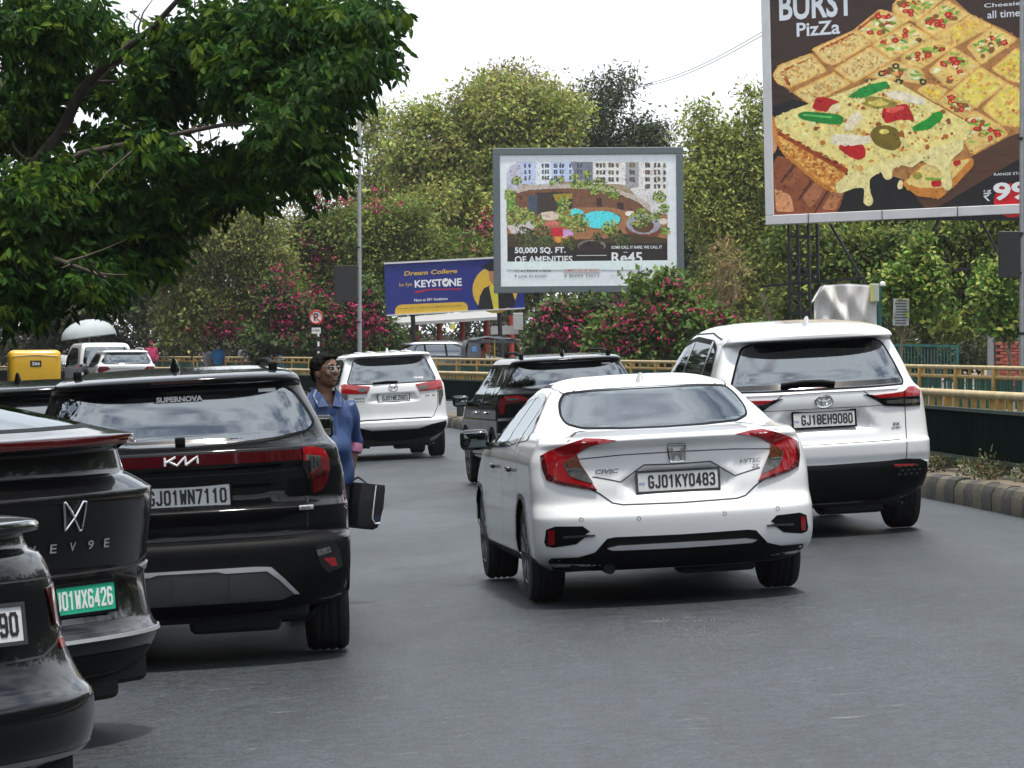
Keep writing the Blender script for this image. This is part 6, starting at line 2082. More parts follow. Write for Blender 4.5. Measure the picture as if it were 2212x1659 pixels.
for P, c_ in cells:
    food(inset(P, -13), (206, 160, 88), 3.0)
    food(inset(P, -8), (224, 190, 118), 3.1)
    food(inset(P, 4), c_, 3.2)
    xs = [p[0] for p in P]; ys = [p[1] for p in P]
    A_c = [p for p in P]
    top_ = P not in [cells[i][0] for i in range(4)]
    k = 0
    for _ in range(260):
        x, y = rr.uniform(min(xs), max(xs)), rr.uniform(min(ys), max(ys))
        if not inpoly(inset(P, 18), np.array([x]), np.array([y]))[0]:
            continue
        k += 1
        if not top_:
            if k > 60: break
            food(ellipse(x, y, rr.uniform(5, 13), rr.uniform(4, 9), 7), rr.choice([(206, 168, 98), (196, 150, 80), (240, 220, 165)]), 3.6 + k * .02)
        else:
            if k > 30: break
            yellow = c_[2] <= 120
            if yellow:
                food(ellipse(x, y, rr.uniform(9, 17), rr.uniform(8, 13), 7), rr.choice([(246, 206, 60), (250, 216, 80), (226, 176, 90), (214, 150, 90)]), 3.6 + k * .02)
            else:
                q = rr.random()
                if q < .32:
                    a = rr.uniform(-.6, .6); L_ = rr.uniform(28, 45)
                    food([(x - L_ * math.cos(a), y - L_ * math.sin(a)), (x, y - 13), (x + L_ * math.cos(a), y + L_ * math.sin(a)), (x, y + 7)], rr.choice([(120, 178, 66), (92, 160, 60), (150, 190, 80)]), 3.6 + k * .02)
                elif q < .58:
                    food(ellipse(x, y, rr.uniform(17, 30), rr.uniform(15, 22), 9), (178, 28, 22), 3.6 + k * .02)
                    food(ellipse(x, y, 11, 8, 7), (216, 110, 70), 3.62 + k * .02)
                elif q < .70:
                    food(ellipse(x, y, rr.uniform(18, 28), rr.uniform(14, 20), 8), (128, 92, 46), 3.6 + k * .02)
                else:
                    food(ellipse(x, y, rr.uniform(14, 30), rr.uniform(7, 12), 8), rr.choice([(240, 226, 190), (214, 168, 96), (248, 236, 206)]), 3.6 + k * .02)
for x, y in ((1047, 468), (1240, 580), (1066, 580), (860, 578), (945, 520)):
    food(ellipse(x, y, 26, 22, 12), (44, 40, 34), 4.2); food(ellipse(x, y, 12, 10, 9), (196, 186, 120), 4.3)
# sauce line on the crusts
for P in ([(225, 520), (250, 490), (450, 405), (455, 415), (262, 500), (300, 600), (288, 612)], [(500, 350), (745, 232), (752, 242), (510, 362)], [(765, 212), (930, 80), (940, 90), (790, 215)]):
    food(P, (176, 84, 40), 3.5)
# second slice in front
food([(1085, 1300), (1240, 1150), (1450, 1130), (1595, 1115), (1600, 1170), (1480, 1300), (1360, 1405), (1200, 1390)], (196, 130, 56), 4.4)
food([(1110, 1290), (1250, 1160), (1450, 1140), (1580, 1125), (1380, 1330), (1210, 1330)], (222, 204, 136), 4.6)
for P, c_ in (([(1295, 1280), (1370, 1272), (1370, 1320), (1300, 1325)], (180, 24, 28)), ([(1250, 1255), (1370, 1262), (1365, 1278), (1255, 1275)], (110, 170, 60)), ([(1450, 1140), (1510, 1130), (1500, 1170), (1460, 1180)], (184, 30, 30))):
    food(P, c_, 4.8)
food(ellipse(1200, 1245, 34, 28, 12), (150, 150, 70), 4.8)
# the hand
food([(165, 1180), (215, 1100), (285, 1120), (560, 1340), (695, 1330), (650, 1470), (600, 1535), (178, 1552)], (134, 78, 52), 5.0)
food([(165, 900), (205, 960), (205, 1060), (165, 1110)], (196, 148, 116), 5.0)
for P, c_ in (([(330, 1150), (345, 1165), (235, 1300), (225, 1290)], (88, 46, 32)), ([(460, 1255), (472, 1268), (365, 1420), (352, 1410)], (88, 46, 32)), ([(560, 1345), (575, 1350), (470, 1520), (455, 1520)], (80, 42, 30)), ([(190, 1340), (300, 1380), (330, 1500), (200, 1500)], (206, 152, 116)), ([(250, 1290), (340, 1180), (400, 1220), (300, 1330)], (150, 92, 62)), ([(390, 1400), (470, 1290), (540, 1340), (440, 1480)], (166, 110, 78)), ([(520, 1480), (590, 1370), (680, 1345), (620, 1490)], (176, 122, 88))):
    food(P, c_, 5.2)
# front slice
food([(150, 830), (185, 815), (205, 930), (620, 1165), (700, 1240), (640, 1370), (560, 1345), (500, 1310), (245, 1090), (195, 990)], (196, 132, 58), 5.6)
food([(205, 950), (600, 1180), (650, 1250), (620, 1330), (540, 1300), (260, 1080)], (214, 156, 78), 5.7)
food([(185, 830), (345, 765), (600, 680), (830, 590), (950, 548), (1090, 600), (1330, 740), (1560, 870), (1582, 915), (1530, 1000), (1200, 1110), (720, 1240), (620, 1165), (210, 930)], (240, 220, 150), 5.9)
for _ in range(260):
    u, v = rr.random(), rr.random()
    x = 200 + 430 * u + rr.uniform(-20, 20); y = 960 + 240 * u + 150 * v * (.5 + .5 * u)
    if inpoly([(205, 950), (600, 1180), (650, 1250), (630, 1340), (540, 1310), (250, 1085)], np.array([x]), np.array([y]))[0]:
        r = rr.uniform(4, 15)
        food(ellipse(x, y, r * 1.4, r, 7), rr.choice([(226, 176, 96), (190, 124, 52), (170, 100, 40), (232, 190, 116), (204, 146, 70)]), 5.75 + rr.random() * .1)
for _ in range(46):
    u = rr.random()
    x, y = 215 + 480 * u, 930 + 265 * u + rr.uniform(-14, 10)
    food(ellipse(x, y, rr.uniform(8, 20), rr.uniform(5, 11), 7), rr.choice([(150, 66, 26), (120, 46, 18), (176, 90, 36)]), 6.05)
food([(215, 925), (620, 1155), (715, 1195), (700, 1235), (615, 1185), (205, 950)], (150, 66, 26), 6.0)
food([(620, 1300), (720, 1225), (1000, 1140), (1530, 985), (1525, 1060), (1450, 1120), (1418, 1190), (1448, 1300), (1440, 1340), (1405, 1352), (1378, 1325), (1372, 1220), (1330, 1180), (1270, 1165), (1235, 1130), (1160, 1190), (1085, 1165), (1020, 1200), (1022, 1262), (985, 1278), (958, 1255), (945, 1212), (862, 1265), (862, 1350), (888, 1415), (880, 1450), (850, 1462), (818, 1440), (825, 1330), (760, 1330), (650, 1372), (625, 1350)], (236, 222, 168), 6.1)
food([(1070, 1275), (1095, 1275), (1095, 1335), (1070, 1342), (1055, 1320)], (236, 222, 180), 6.1)
for _ in range(620):
    x, y = rr.uniform(200, 1560), rr.uniform(560, 1240)
    if inpoly([(230, 850), (600, 700), (950, 570), (1330, 750), (1550, 900), (1200, 1090), (720, 1215)], np.array([x]), np.array([y]))[0]:
        r = rr.uniform(3, 22) * (.5 if rr.random() < .75 else 1)
        food(ellipse(x, y, r * 1.2, r, 8), rr.choice([(206, 146, 70), (186, 112, 48), (222, 178, 96), (246, 232, 172), (150, 84, 36), (248, 236, 184)]), 6.2 + rr.random() * .2)
for P, c_ in (([(580, 1015), (600, 955), (700, 950), (870, 965), (872, 1010), (720, 1035)], (236, 226, 216)), ([(680, 890), (720, 820), (785, 783), (812, 840), (745, 920), (690, 922)], (232, 222, 206)), ([(960, 655), (1060, 640), (1262, 700), (1258, 748), (1150, 728), (1000, 690)], (234, 226, 214)), ([(560, 740), (660, 735), (650, 790), (580, 800)], (230, 220, 190)),
              ([(450, 770), (485, 685), (560, 690), (655, 722), (590, 745), (560, 795)], (176, 22, 22)), ([(945, 805), (960, 757), (1130, 733), (1182, 850), (1070, 848), (975, 878)], (180, 22, 24)), ([(635, 1045), (700, 975), (780, 982), (835, 1058), (832, 1112), (782, 1136), (705, 1102)], (184, 18, 24)), ([(975, 770), (1100, 748), (1110, 775), (990, 800)], (222, 90, 84)), ([(680, 1000), (745, 990), (760, 1015), (690, 1030)], (226, 96, 92)),
              ([(345, 815), (392, 788), (500, 796), (640, 808), (686, 836), (662, 886), (500, 870), (380, 845)], (18, 132, 50)), ([(700, 690), (760, 650), (800, 620), (900, 590), (988, 572), (998, 618), (900, 660), (830, 692)], (26, 146, 62)), ([(1160, 900), (1290, 830), (1320, 795), (1370, 783), (1386, 832), (1290, 915), (1170, 932)], (20, 148, 44)), ([(390, 805), (600, 825), (590, 838), (390, 820)], (90, 190, 100)),
              ([(866, 935), (905, 895), (990, 884), (1062, 915), (1085, 1035), (1030, 1070), (925, 1040), (885, 1005)], (112, 100, 22)), ([(885, 930), (920, 905), (990, 897), (1050, 920), (1010, 965), (920, 970)], (186, 172, 70)), ([(815, 745), (850, 680), (950, 690), (1060, 730), (1050, 760), (900, 770)], (150, 142, 60)), ([(840, 730), (930, 700), (1010, 740), (920, 755)], (206, 196, 110))):
    food(P, c_, 6.6 + rr.random() * .2)
food(ellipse(965, 932, 36, 18, 12), (232, 216, 120), 6.9)
# red price spot and type
food(ellipse(1868, 1420, 128, 120, 24), (196, 12, 30), 3.0)
pb.grain('food', 7000, 5, 15, .26, 3, ZP, (150, -20, 1950, 1500))
pb.flush('wood', 'printed_background', WOODP)
pb.flush('food', 'printed_pizza', FOOD)
wht = srgb(222, 228, 234)
pb.text('BURST', 222, -90, 745, 150, wht, 3.0, ZP, bold=.025)
pb.text('PizZa', 345, 140, 650, 262, wht, 3.0, ZP, bold=.02)
pb.text('Cheesiest of', 1672, -5, 2080, 55, wht, 5.0, ZP, bold=.01)
pb.text('all time', 1695, 62, 1925, 132, wht, 5.0, ZP, bold=.01)
pb.text('RANGE STARTS AT', 1742, 1210, 2060, 1245, wht, 5.0, ZP, bold=.01)
pb.text('99', 1738, 1282, 1990, 1422, (.85, .85, .85), 7.5, ZP, bold=.03)
pb.text('\u20b9', 1668, 1345, 1722, 1425, wht, 5.0, ZP)
pb.text('*T&C Apply. Images are shown for illustration purpose only', 190, 1512, 500, 1526, srgb(150, 130, 120), 7.0, ZP)
for i, (a, b, c_) in enumerate((((760, 700), (1345, 25), 1420), ((90, 90), (815, 25), 815))):
    pass
for k in range(5):                                    # joints of the sheet-metal border
    x = .27 + k * 2.3
    mb = MB(); mb.box((x + 1.1, -.062, .135), (.02, .01, .27)); mb.build('frame_joint', GREYP, pb.root)
# steel tower and braces under it
def wl(p):
    return pb.Mi @ Vector(p)
for x0 in (.55, 11.2):
    g0 = pb.M @ Vector((x0, 0, 0))
    gl_ = gzf(g0.x, g0.y) - g0.z - .1
    for dx in (0, .62):
        for dy in (.35, .95):
            mb = MB(); mb.bar((x0 + dx, dy, gl_), (x0 + dx, dy, 0.02), .075, .075, (0, 1, 0)); mb.build('tower_leg', STEELK, pb.root)
    zz = -.35
    k = 0
    while zz > gl_:
        for dy in (.35, .95):
            mb = MB(); mb.bar((x0, dy - .02, zz), (x0 + .62, dy - .02, zz), .05, .07); mb.build('tower_rung', STEELK, pb.root)
        mb = MB(); mb.bar((x0, .33, zz), (x0 + .62, .33, zz - .55) if k % 2 else (x0, .33, zz - .001), .03, .03) if k % 2 else mb.bar((x0 + .62, .33, zz), (x0, .33, zz - .55), .03, .03)
        mb.build('tower_brace', STEELK, pb.root)
        zz -= .55; k += 1
for a, b in (((-.5, .6, -1.75), (8.4, .6, -1.35)), ((1.6, .9, .0), (3.2, 1.2, -2.9)), ((5.0, .9, 0), (3.2, 1.2, -3.2)), ((.7, .9, -1.2), (2.6, 1.2, -3.2)), ((6.2, .9, .0), (7.4, 1.2, -2.4)), ((8.6, .9, 0), (6.2, 1.2, -2.8)), ((8.4, .6, -1.35), (12, .6, -1.2))):
    mb = MB(); mb.bar(a, b, .07, .07); mb.build('brace', STEELK, pb.root)

# ---- grey framed property billboard
ZR = zframe(1070, 310, 4.608)
rb = Board('framed_billboard', 'grey framed property billboard with a pool picture, centre', 1066, 634, 130, 2.0, .1)
RW, RH = rb.uv((1478, 632))[0], rb.uv((1066, 319))[1]
rb.panel(.05, .05, RW - .05, RH - .05, .22, GREYP)
rb.frame(.27, .26, RW - .25, RH - .27, .25, .36, GREYFRAME)
rb.poly([(.26, .25), (RW - .24, .25), (RW - .24, RH - .26), (.26, RH - .26)], (.78, .83, .86), 1, raw=True)
def est(P, col, layer):
    rb.poly(ZR(P), tuple(min(.88, v * 1.25) for v in srgb(*col)), layer)
img = [(248, 420), (252, 340), (285, 270), (350, 232), (410, 226), (1720, 226), (1800, 238), (1860, 280), (1888, 350), (1893, 420), (1893, 1232), (258, 1247)]
est(img, (152, 136, 112), 2)
est([(248, 420), (252, 340), (285, 270), (350, 232), (410, 226), (410, 470), (330, 520), (250, 520)], (176, 176, 190), 2.3)
est([(400, 228), (1130, 228), (1130, 420), (1000, 410), (560, 468), (400, 450)], (178, 190, 222), 2.5)
est([(550, 228), (700, 228), (700, 425), (560, 468), (550, 440)], (206, 212, 226), 2.6)
est([(900, 228), (1130, 228), (1130, 420), (960, 400)], (112, 116, 128), 2.6)
for r_ in range(3):
    for x in (430, 475, 610, 640, 665, 730, 750, 790, 815, 890, 970, 1000):
        y = 245 + r_ * 62
        est([(x, y), (x + 18, y), (x + 18, y + 42), (x, y + 42)], (70, 76, 92) if (x + r_) % 3 else (96, 100, 96), 2.8)
est([(1130, 226), (1720, 226), (1800, 238), (1860, 280), (1890, 350), (1893, 700), (1700, 640), (1560, 560), (1480, 470), (1130, 410)], (208, 206, 204), 2.5)
est([(1465, 228), (1600, 228), (1600, 480), (1500, 500), (1465, 470)], (150, 150, 152), 2.6)
for r_ in range(5):
    for x in (1165, 1200, 1235, 1290, 1320, 1370, 1505, 1535, 1665, 1690, 1755, 1795, 1850):
        y = 240 + r_ * 72
        if y < (395 if x < 1450 else 500 if x > 1600 else 430):
            est([(x, y), (x + 24, y), (x + 24, y + 44), (x, y + 44)], [(84, 74, 70), (110, 96, 74), (70, 66, 70)][(x // 5 + r_) % 3], 2.8)
for y in (300, 370, 440):
    est([(1135, y), (1460, y + 8), (1460, y + 16), (1135, y + 8)], (232, 230, 228), 2.9)
est([(250, 660), (340, 600), (1500, 600), (1893, 700), (1893, 1100), (258, 1100)], (152, 106, 70), 3.0)
est([(250, 560), (335, 520), (335, 700), (250, 760)], (96, 140, 60), 3.1)
est([(1560, 560), (1700, 560), (1893, 690), (1893, 760), (1730, 750), (1640, 640)], (198, 196, 196), 3.1)
est([(335, 520), (480, 500), (930, 488), (1250, 520), (1420, 560), (1600, 640), (1725, 740), (1700, 770), (1560, 745), (1420, 715), (1300, 690), (1020, 690), (930, 700), (560, 770), (470, 740), (340, 690)], (110, 74, 54), 3.3)
est([(560, 545), (760, 530), (920, 545), (925, 690), (740, 740), (560, 760)], (58, 50, 46), 3.4)
est([(470, 570), (560, 565), (560, 762), (470, 735)], (66, 76, 92), 3.45)
est([(720, 560), (915, 545), (920, 600), (760, 640)], (150, 128, 40), 3.45)
for P in ([(1168, 600), (1222, 598), (1222, 680), (1168, 682)], [(1378, 640), (1445, 645), (1445, 720), (1378, 700)]):
    est(P, (58, 42, 34), 3.45)
est([(330, 510), (370, 480), (480, 462), (700, 455), (930, 455), (1200, 475), (1420, 520), (1600, 585), (1700, 650), (1728, 730), (1716, 738), (1600, 640), (1420, 562), (1200, 515), (930, 495), (700, 500), (480, 512), (350, 545)], (178, 166, 156), 3.6)
est(ellipse(960, 745, 75, 38), (84, 204, 204), 3.6)
est(ellipse(1215, 822, 208, 98, 28), (120, 84, 62), 3.7)
est(ellipse(1210, 818, 198, 90, 28), (82, 206, 214), 3.8)
est(ellipse(690, 780, 110, 45), (206, 186, 170), 3.7)
est([(640, 850), (760, 830), (790, 870), (660, 890)], (196, 110, 100), 3.7)
est(ellipse(1650, 900, 185, 130, 26), (110, 62, 40), 3.8)
est(ellipse(1650, 860, 180, 105, 26), (150, 150, 160), 3.9)
est(ellipse(1645, 880, 110, 70, 22), (92, 60, 44), 4.0)
est(ellipse(1510, 755, 50, 26), (226, 216, 204), 4.0)
est(ellipse(1850, 835, 42, 32), (206, 194, 182), 4.0)
est([(255, 880), (480, 830), (560, 870), (470, 960), (300, 960)], (196, 184, 184), 3.7)
est([(700, 900), (820, 900), (930, 960), (820, 1010), (700, 980)], (188, 30, 50), 3.9)
est([(820, 920), (900, 920), (940, 970), (830, 1000)], (196, 150, 196), 4.0)
est([(740, 990), (900, 980), (900, 1050), (760, 1060)], (204, 140, 60), 3.95)
est([(258, 960), (600, 1000), (800, 1060), (960, 1020), (1250, 1010), (1460, 960), (1893, 1010), (1893, 1232), (258, 1247)], (66, 54, 36), 4.0)
est([(258, 1090), (600, 1110), (960, 1090), (1250, 1060), (1893, 1060), (1893, 1232), (258, 1247)], (34, 26, 24), 4.1)
est(ellipse(1120, 1085, 145, 62, 18), (120, 112, 108), 4.15); est(ellipse(1118, 1100, 128, 62, 18), (44, 34, 30), 4.2)
for (cx, cy, r_, n_) in ((310, 700, 60, 60), (360, 790, 110, 150), (450, 770, 80, 90), (570, 830, 70, 70), (835, 640, 75, 90), (830, 740, 75, 90), (830, 830, 60, 60), (985, 855, 110, 190), (1300, 900, 85, 120), (430, 970, 90, 90), (610, 970, 110, 150), (960, 460, 55, 60), (1065, 455, 55, 60), (1190, 450, 60, 60), (1150, 510, 60, 60), (1290, 530, 70, 60), (1360, 560, 50, 40), (1810, 580, 70, 80), (1860, 700, 50, 50), (1620, 800, 110, 150), (1370, 980, 70, 70), (1180, 1000, 60, 50), (880, 1060, 80, 80), (1440, 1040, 70, 50), (350, 420, 50, 50), (720, 430, 35, 30), (805, 410, 35, 30), (945, 380, 35, 30), (1070, 350, 40, 40), (280, 560, 60, 60), (1780, 790, 60, 50), (1870, 930, 50, 50), (480, 1060, 90, 60), (650, 1060, 80, 60)):
    for i in range(n_):
        a, q = rr.uniform(0, 2 * PI), math.sqrt(rr.random()) * r_
        x, y = cx + q * math.cos(a), cy + q * math.sin(a) * .9
        s_ = rr.uniform(7, 15)
        dk = .55 if cy > 940 else 1
        c_ = rr.choice([(96, 122, 46), (126, 150, 62), (150, 166, 80), (70, 96, 40), (170, 170, 96), (54, 80, 36)])
        est(ellipse(x, y, s_, s_ * rr.uniform(.5, 1), 5, rr.random(), rr.random() + 2 * PI), tuple(int(v * dk) for v in c_), 4.4 + i * .003)
est([(258, 1247), (1893, 1232), (1893, 1330), (258, 1330)], (206, 218, 224), 6.0)
rb.grain('print', 5200, 6, 15, .30, 4, ZR, (250, 228, 1890, 1090))
rb.flush('print', 'printed_sheet', PRINT)
wt = (.80, .83, .85)
rb.text('50,000 SQ. FT.', 332, 1096, 852, 1172, wt, 5.4, ZR, bold=.03)
rb.text('OF AMENITIES', 332, 1186, 922, 1262, wt, 5.4, ZR, bold=.02)
rb.text('SOME CALL IT RARE. WE CALL IT', 1318, 1082, 1838, 1116, wt, 5.4, ZR, bold=.02)
rb.text('Re45', 1322, 1148, 1635, 1258, wt, 5.4, ZR, bold=.02)
mb = MB(); a, b = rb.uv(ZR([(1445, 1150)])[0]), rb.uv(ZR([(1488, 1140)])[0]); mb.box(((a[0] + b[0]) / 2, -.017, a[1]), (b[0] - a[0], .002, .02)); mb.build('macron', WHITEP, rb.root)
mb = MB(); a, b = rb.uv(ZR([(965, 1184)])[0]), rb.uv(ZR([(1270, 1184)])[0]); mb.box(((a[0] + b[0]) / 2, -.017, a[1]), (b[0] - a[0], .002, .02)); mb.build('rule', WHITEP, rb.root)
gk = srgb(90, 96, 104)
rb.text('3 | 4 | PRIVE 4 BHK', 332, 1328, 712, 1362, gk, 6.6, ZR)
rb.text('LINK IN ROAD', 374, 1380, 656, 1410, gk, 6.6, ZR)
rb.text('SAMPLE HOUSE READY', 838, 1324, 1195, 1350, srgb(120, 90, 88), 6.8, ZR, bold=.01)
rb.text('80009 32012', 888, 1376, 1196, 1406, gk, 6.6, ZR)
rb.text('RK GEMIND', 1320, 1378, 1460, 1394, srgb(150, 160, 170), 6.6, ZR)
rb.text('urmo', 1610, 1352, 1698, 1386, srgb(140, 150, 165), 6.6, ZR)
def rprint(P, col, layer, name):
    V = [(*rb.uv(p),) for p in ZR(P)]
    mk(name, [(a, -.003 * layer, b) for a, b in V], [tuple(range(len(V)))], pmat('ink_%s' % name, srgb(*col), .5, var=.02), rb.root)
rprint([(832, 1320), (1200, 1318), (1200, 1356), (832, 1358)], (218, 200, 198), 6.4, 'pink_bar')
rprint([(1378, 1338), (1408, 1338), (1406, 1358), (1393, 1370), (1380, 1358)], (140, 110, 80), 6.6, 'shield_mark')
rprint([(1512, 1342), (1545, 1342), (1545, 1376), (1530, 1360), (1512, 1376)], (214, 160, 186), 6.6, 'pink_mark')
rprint(ellipse(343, 1390, 9, 10, 10), (90, 96, 104), 6.6, 'pin_mark')
rprint(ellipse(852, 1390, 13, 13, 12), (150, 156, 164), 6.6, 'phone_mark')
for x in (1.6, RW - 1.8):
    mb = MB(); p = rb.M @ Vector((x, .3, 0)); mb.tube([(x, .3, gzf(p.x, p.y) - p.z), (x, .3, RH * .6)], .12, 10); mb.build('support_post', STEELK, rb.root, True)

# ---- blue college billboard
kb = Board('blue_billboard', 'blue and yellow college billboard behind the framed one', 835, 680, 139, 0, 2.6)
KW, KH = kb.uv((1134, 667))[0], kb.uv((833, 571))[1]
kb.panel(.0, .0, KW, KH, .12, GREYP)
kb.poly([(0, 0), (KW, 0), (KW, KH), (0, KH)], srgb(30, 42, 122), 1, raw=True)
for P in (((0, KH), (KW, KH + .07)), ((0, -.05), (KW, 0))):
    mb = MB(); mb.box(((P[0][0] + P[1][0]) / 2, .03, (P[0][1] + P[1][1]) / 2), (KW, .16, P[1][1] - P[0][1])); mb.build('edge_trim', PIZFRAME, kb.root)
def col_(P, c_, layer):
    kb.poly(Z5(P), srgb(*c_), layer)
ylw = (214, 176, 60)
col_([(88, 540), (92, 495), (110, 470), (140, 462), (600, 442), (630, 455), (640, 480), (640, 512)], ylw, 2)
col_(ellipse(845, 350, 170, 178, 30), ylw, 2)
col_([(715, 505), (730, 400), (760, 340), (800, 320), (860, 310), (930, 330), (980, 380), (1000, 440), (985, 480), (920, 490), (910, 500)], (24, 22, 28), 3)
col_([(800, 330), (835, 300), (865, 320), (872, 498), (836, 500)], (206, 196, 70), 3.4)
col_([(795, 200), (850, 185), (870, 230), (860, 290), (830, 310), (806, 280)], (176, 122, 92), 3.4)
col_([(745, 175), (835, 120), (910, 160), (870, 205), (800, 210)], (20, 20, 26), 3.8)
col_([(235, 365), (330, 345), (590, 340), (598, 348), (340, 355), (250, 378)], (176, 30, 60), 2.5)
kb.flush('print', 'printed_sheet', PRINT)
yk = srgb(*ylw)
kb.text('Dream College', 158, 190, 558, 255, yk, 4.0, Z5, bold=.02, shear=.2)
kb.text('ke liye', 122, 292, 218, 335, yk, 4.0, Z5, shear=.15)
kb.text('KEYST', 240, 268, 446, 335, (.8, .82, .85), 4.0, Z5, bold=.03)
kb.text('NE', 500, 262, 592, 325, (.8, .82, .85), 4.0, Z5, bold=.03)
V = [kb.uv(p) for p in Z5(ellipse(472, 295, 27, 33, 20))]
mk('letter_o', [(a, -.012, b) for a, b in V], [tuple(range(len(V)))], WHITEP, kb.root)
V = [kb.uv(p) for p in Z5([(455, 300), (490, 278), (478, 312), (470, 302)])]
mk('rocket_mark', [(a, -.015, b) for a, b in V], [tuple(range(len(V)))], pmat('ink_navy', srgb(50, 60, 120), .5), kb.root)
kb.text('Now at 30+ locations', 235, 405, 486, 440, (.75, .77, .82), 4.0, Z5, bold=.015)
kb.text('Grades: 4-12 | SCIENCE | COMMERCE | JEE | NEET', 128, 465, 596, 497, srgb(60, 56, 60), 4.0, Z5, bold=.01)
for x in (1.0, KW - 1.0):
    mb = MB(); p = kb.M @ Vector((x, .2, 0)); mb.tube([(x, .2, gzf(p.x, p.y) - p.z), (x, .2, KH * .7)], .09, 8); mb.build('support_post', STEELK, kb.root, True)

# ------------------------------------------------------------------ street furniture
REDP = pmat('red_paint', (.33, .03, .02), .5, var=.15, scale=5, dirt=.2)
SHEETW = pmat('white_sheet_metal', (.36, .36, .355), .5, var=.08, scale=3, dirt=.25)
TEAL = pmat('teal_paint', (.015, .13, .12), .5, var=.2, scale=6, dirt=.25)
# bus shelter
d_ = 150
c0 = at(831, 700, d_); c1 = at(1078, 684, d_)
gsh = gzf(c0.x, d_)
sh = thing('bus_shelter', 'bus shelter with a long white edged roof on red columns', 'bus shelter', TR(c0.x, d_, gsh))
Lx = c1.x - c0.x
za, zb_ = c0.z - gsh, c1.z - gsh
mb = MB()
V = [(0, 0, za - .12), (Lx, 0, zb_ - .12), (Lx, 0, zb_), (0, 0, za + .02), (0, 2.4, za + .15), (Lx, 2.4, zb_ + .2), (Lx, 2.4, zb_ + .32), (0, 2.4, za + .27)]
mb.add(V, [(0, 1, 2, 3), (0, 4, 5, 1), (3, 2, 6, 7), (0, 3, 7, 4), (1, 5, 6, 2), (4, 7, 6, 5)])
mb.build('roof', SHEETW, sh)
for px in (898, 948, 998, 1051, 1105):
    x = at(px, 740, d_).x - c0.x
    t = x / Lx
    mb = MB(); mb.tube([(x, 1.2, 0), (x, 1.2, za + (zb_ - za) * min(t, 1.02) + .05)], .11, 12); mb.build('column', REDP, sh, True)
    mb = MB(); mb.tube([(x, 1.2, za - .75), (x - .25, .9, za - .35), (x - .6, .3, za - .12 + (zb_ - za) * t)], .03, 6); mb.build('roof_bracket', STEELK, sh, True)
mb = MB(); a = at(1060, 704, d_ - .2); b = at(1120, 722, d_ - .2); mb.box(((a.x + b.x) / 2 - c0.x, -.1, (a.z + b.z) / 2 - gsh), (b.x - a.x, .1, a.z - b.z)); mb.build('fascia', SHEETW, sh)
mb = MB(); a = at(1108, 676, d_ - .5); b = at(1130, 713, d_ - .5); mb.rbox(((a.x + b.x) / 2 - c0.x, -.4, (a.z + b.z) / 2 - gsh), (b.x - a.x, .18, a.z - b.z), .03); mb.build('hanging_box', SHEETW, sh)
mb = MB(); a = at(978, 700, d_ - .1); mb.box((a.x - c0.x, -.04, a.z - gsh - .1), (.22, .02, .26), Matrix.Rotation(.2, 3, 'Y')); mb.build('yellow_poster', pmat('yellow_paper', (.6, .6, .12), .6), sh)
# no parking sign
d_ = 146
c0 = at(683, 685, d_)
g0 = gzf(c0.x, d_)
sg = thing('no_parking_sign', 'round red and white no parking sign on a banded post', 'sign', TR(c0.x, d_, g0))
zc = c0.z - g0
R_ = 15.5 / FPX * d_
for i in range(12):
    mb = MB(); z0, z1 = zc * .80 * i / 12, zc * .80 * (i + 1) / 12
    mb.tube([(0.08, 0, z0), (0.08, 0, z1)], .045, 8); mb.build('post_band', (STEELK, WHITEP)[i % 2], sg, True)
mb = MB(); mb.tube([(.02, .02, zc * .8), (0, .02, zc + R_)], .03, 8); mb.build('post_top', STEELK, sg, True)
mb = MB(); mb.lathe([(R_, -.03), (R_, -.015)], 28, 'y', (0, 0, zc)); fc = mb.build('face', WHITEP, sg)
mb = MB()
mb.tube([(R_ * .9 * math.cos(a), -.035, zc + R_ * .9 * math.sin(a)) for a in np.linspace(0, 2 * PI, 33)], R_ * .12, 6, False)
mb.tube([(-R_ * .6, -.045, zc + R_ * .6), (R_ * .6, -.045, zc - R_ * .6)], R_ * .08, 6)
mb.build('red_ring', pmat('sign_red', (.5, .02, .02), .45), fc, True)
P, Fc = fit_text('P', R_ * .62, R_ * 1.05, bold=.03); mk('letter_p', [(a, -.034, b + zc) for a, b in P], Fc, PLATEK, fc)
c1 = at(684, 714, d_)
mb = MB(); mb.box((0, -.02, c1.z - g0), (.36, .02, .24)); pl_ = mb.build('text_plate', WHITEP, sg)
P, Fc = fit_text('NO PARKING', .30, .09, bold=.02); mk('lettering', [(a, -.035, b + c1.z - g0) for a, b in P], Fc, PLATEK, pl_)
# lamp posts
def lamp_post(label, px, ytop, d, r, panel=None, y0=None):
    c = at(px, 700, d); g = gzf(c.x, d)
    t = thing('lamp_post', label, 'lamp post', TR(c.x, d, g))
    top = at(px, ytop, d)
    mb = MB(); mb.tube([(0, 0, 0), (0, 0, .5), (top.x - c.x, 0, top.z - g)], [r * 1.2, r * 1.1, r * .7], 12); mb.build('pole', GALV, t, True)
    for k in (.2, .42, .63):
        z = (top.z - g) * k
        mb = MB(); mb.lathe([(r * 1.12, z), (r * 1.12, z + .06)], 14); mb.build('band', STEELK, t)
    if panel:
        a, b = at(panel[0], panel[1], d - .1), at(panel[2], panel[3], d - .1)
        mb = MB(); mb.rbox(((a.x + b.x) / 2 - c.x, -.12, (a.z + b.z) / 2 - g), (b.x - a.x, .1, a.z - b.z), .01, None, 1); p_ = mb.build('side_panel', STEELK, t)
        for z in (a.z - g - .1, b.z - g + .1):
            mb = MB(); mb.bar((0, -.06, z), ((b.x if panel[2] < px else a.x) - c.x, -.06, z), .04, .04); mb.build('panel_bracket', STEELK, p_)
    return t
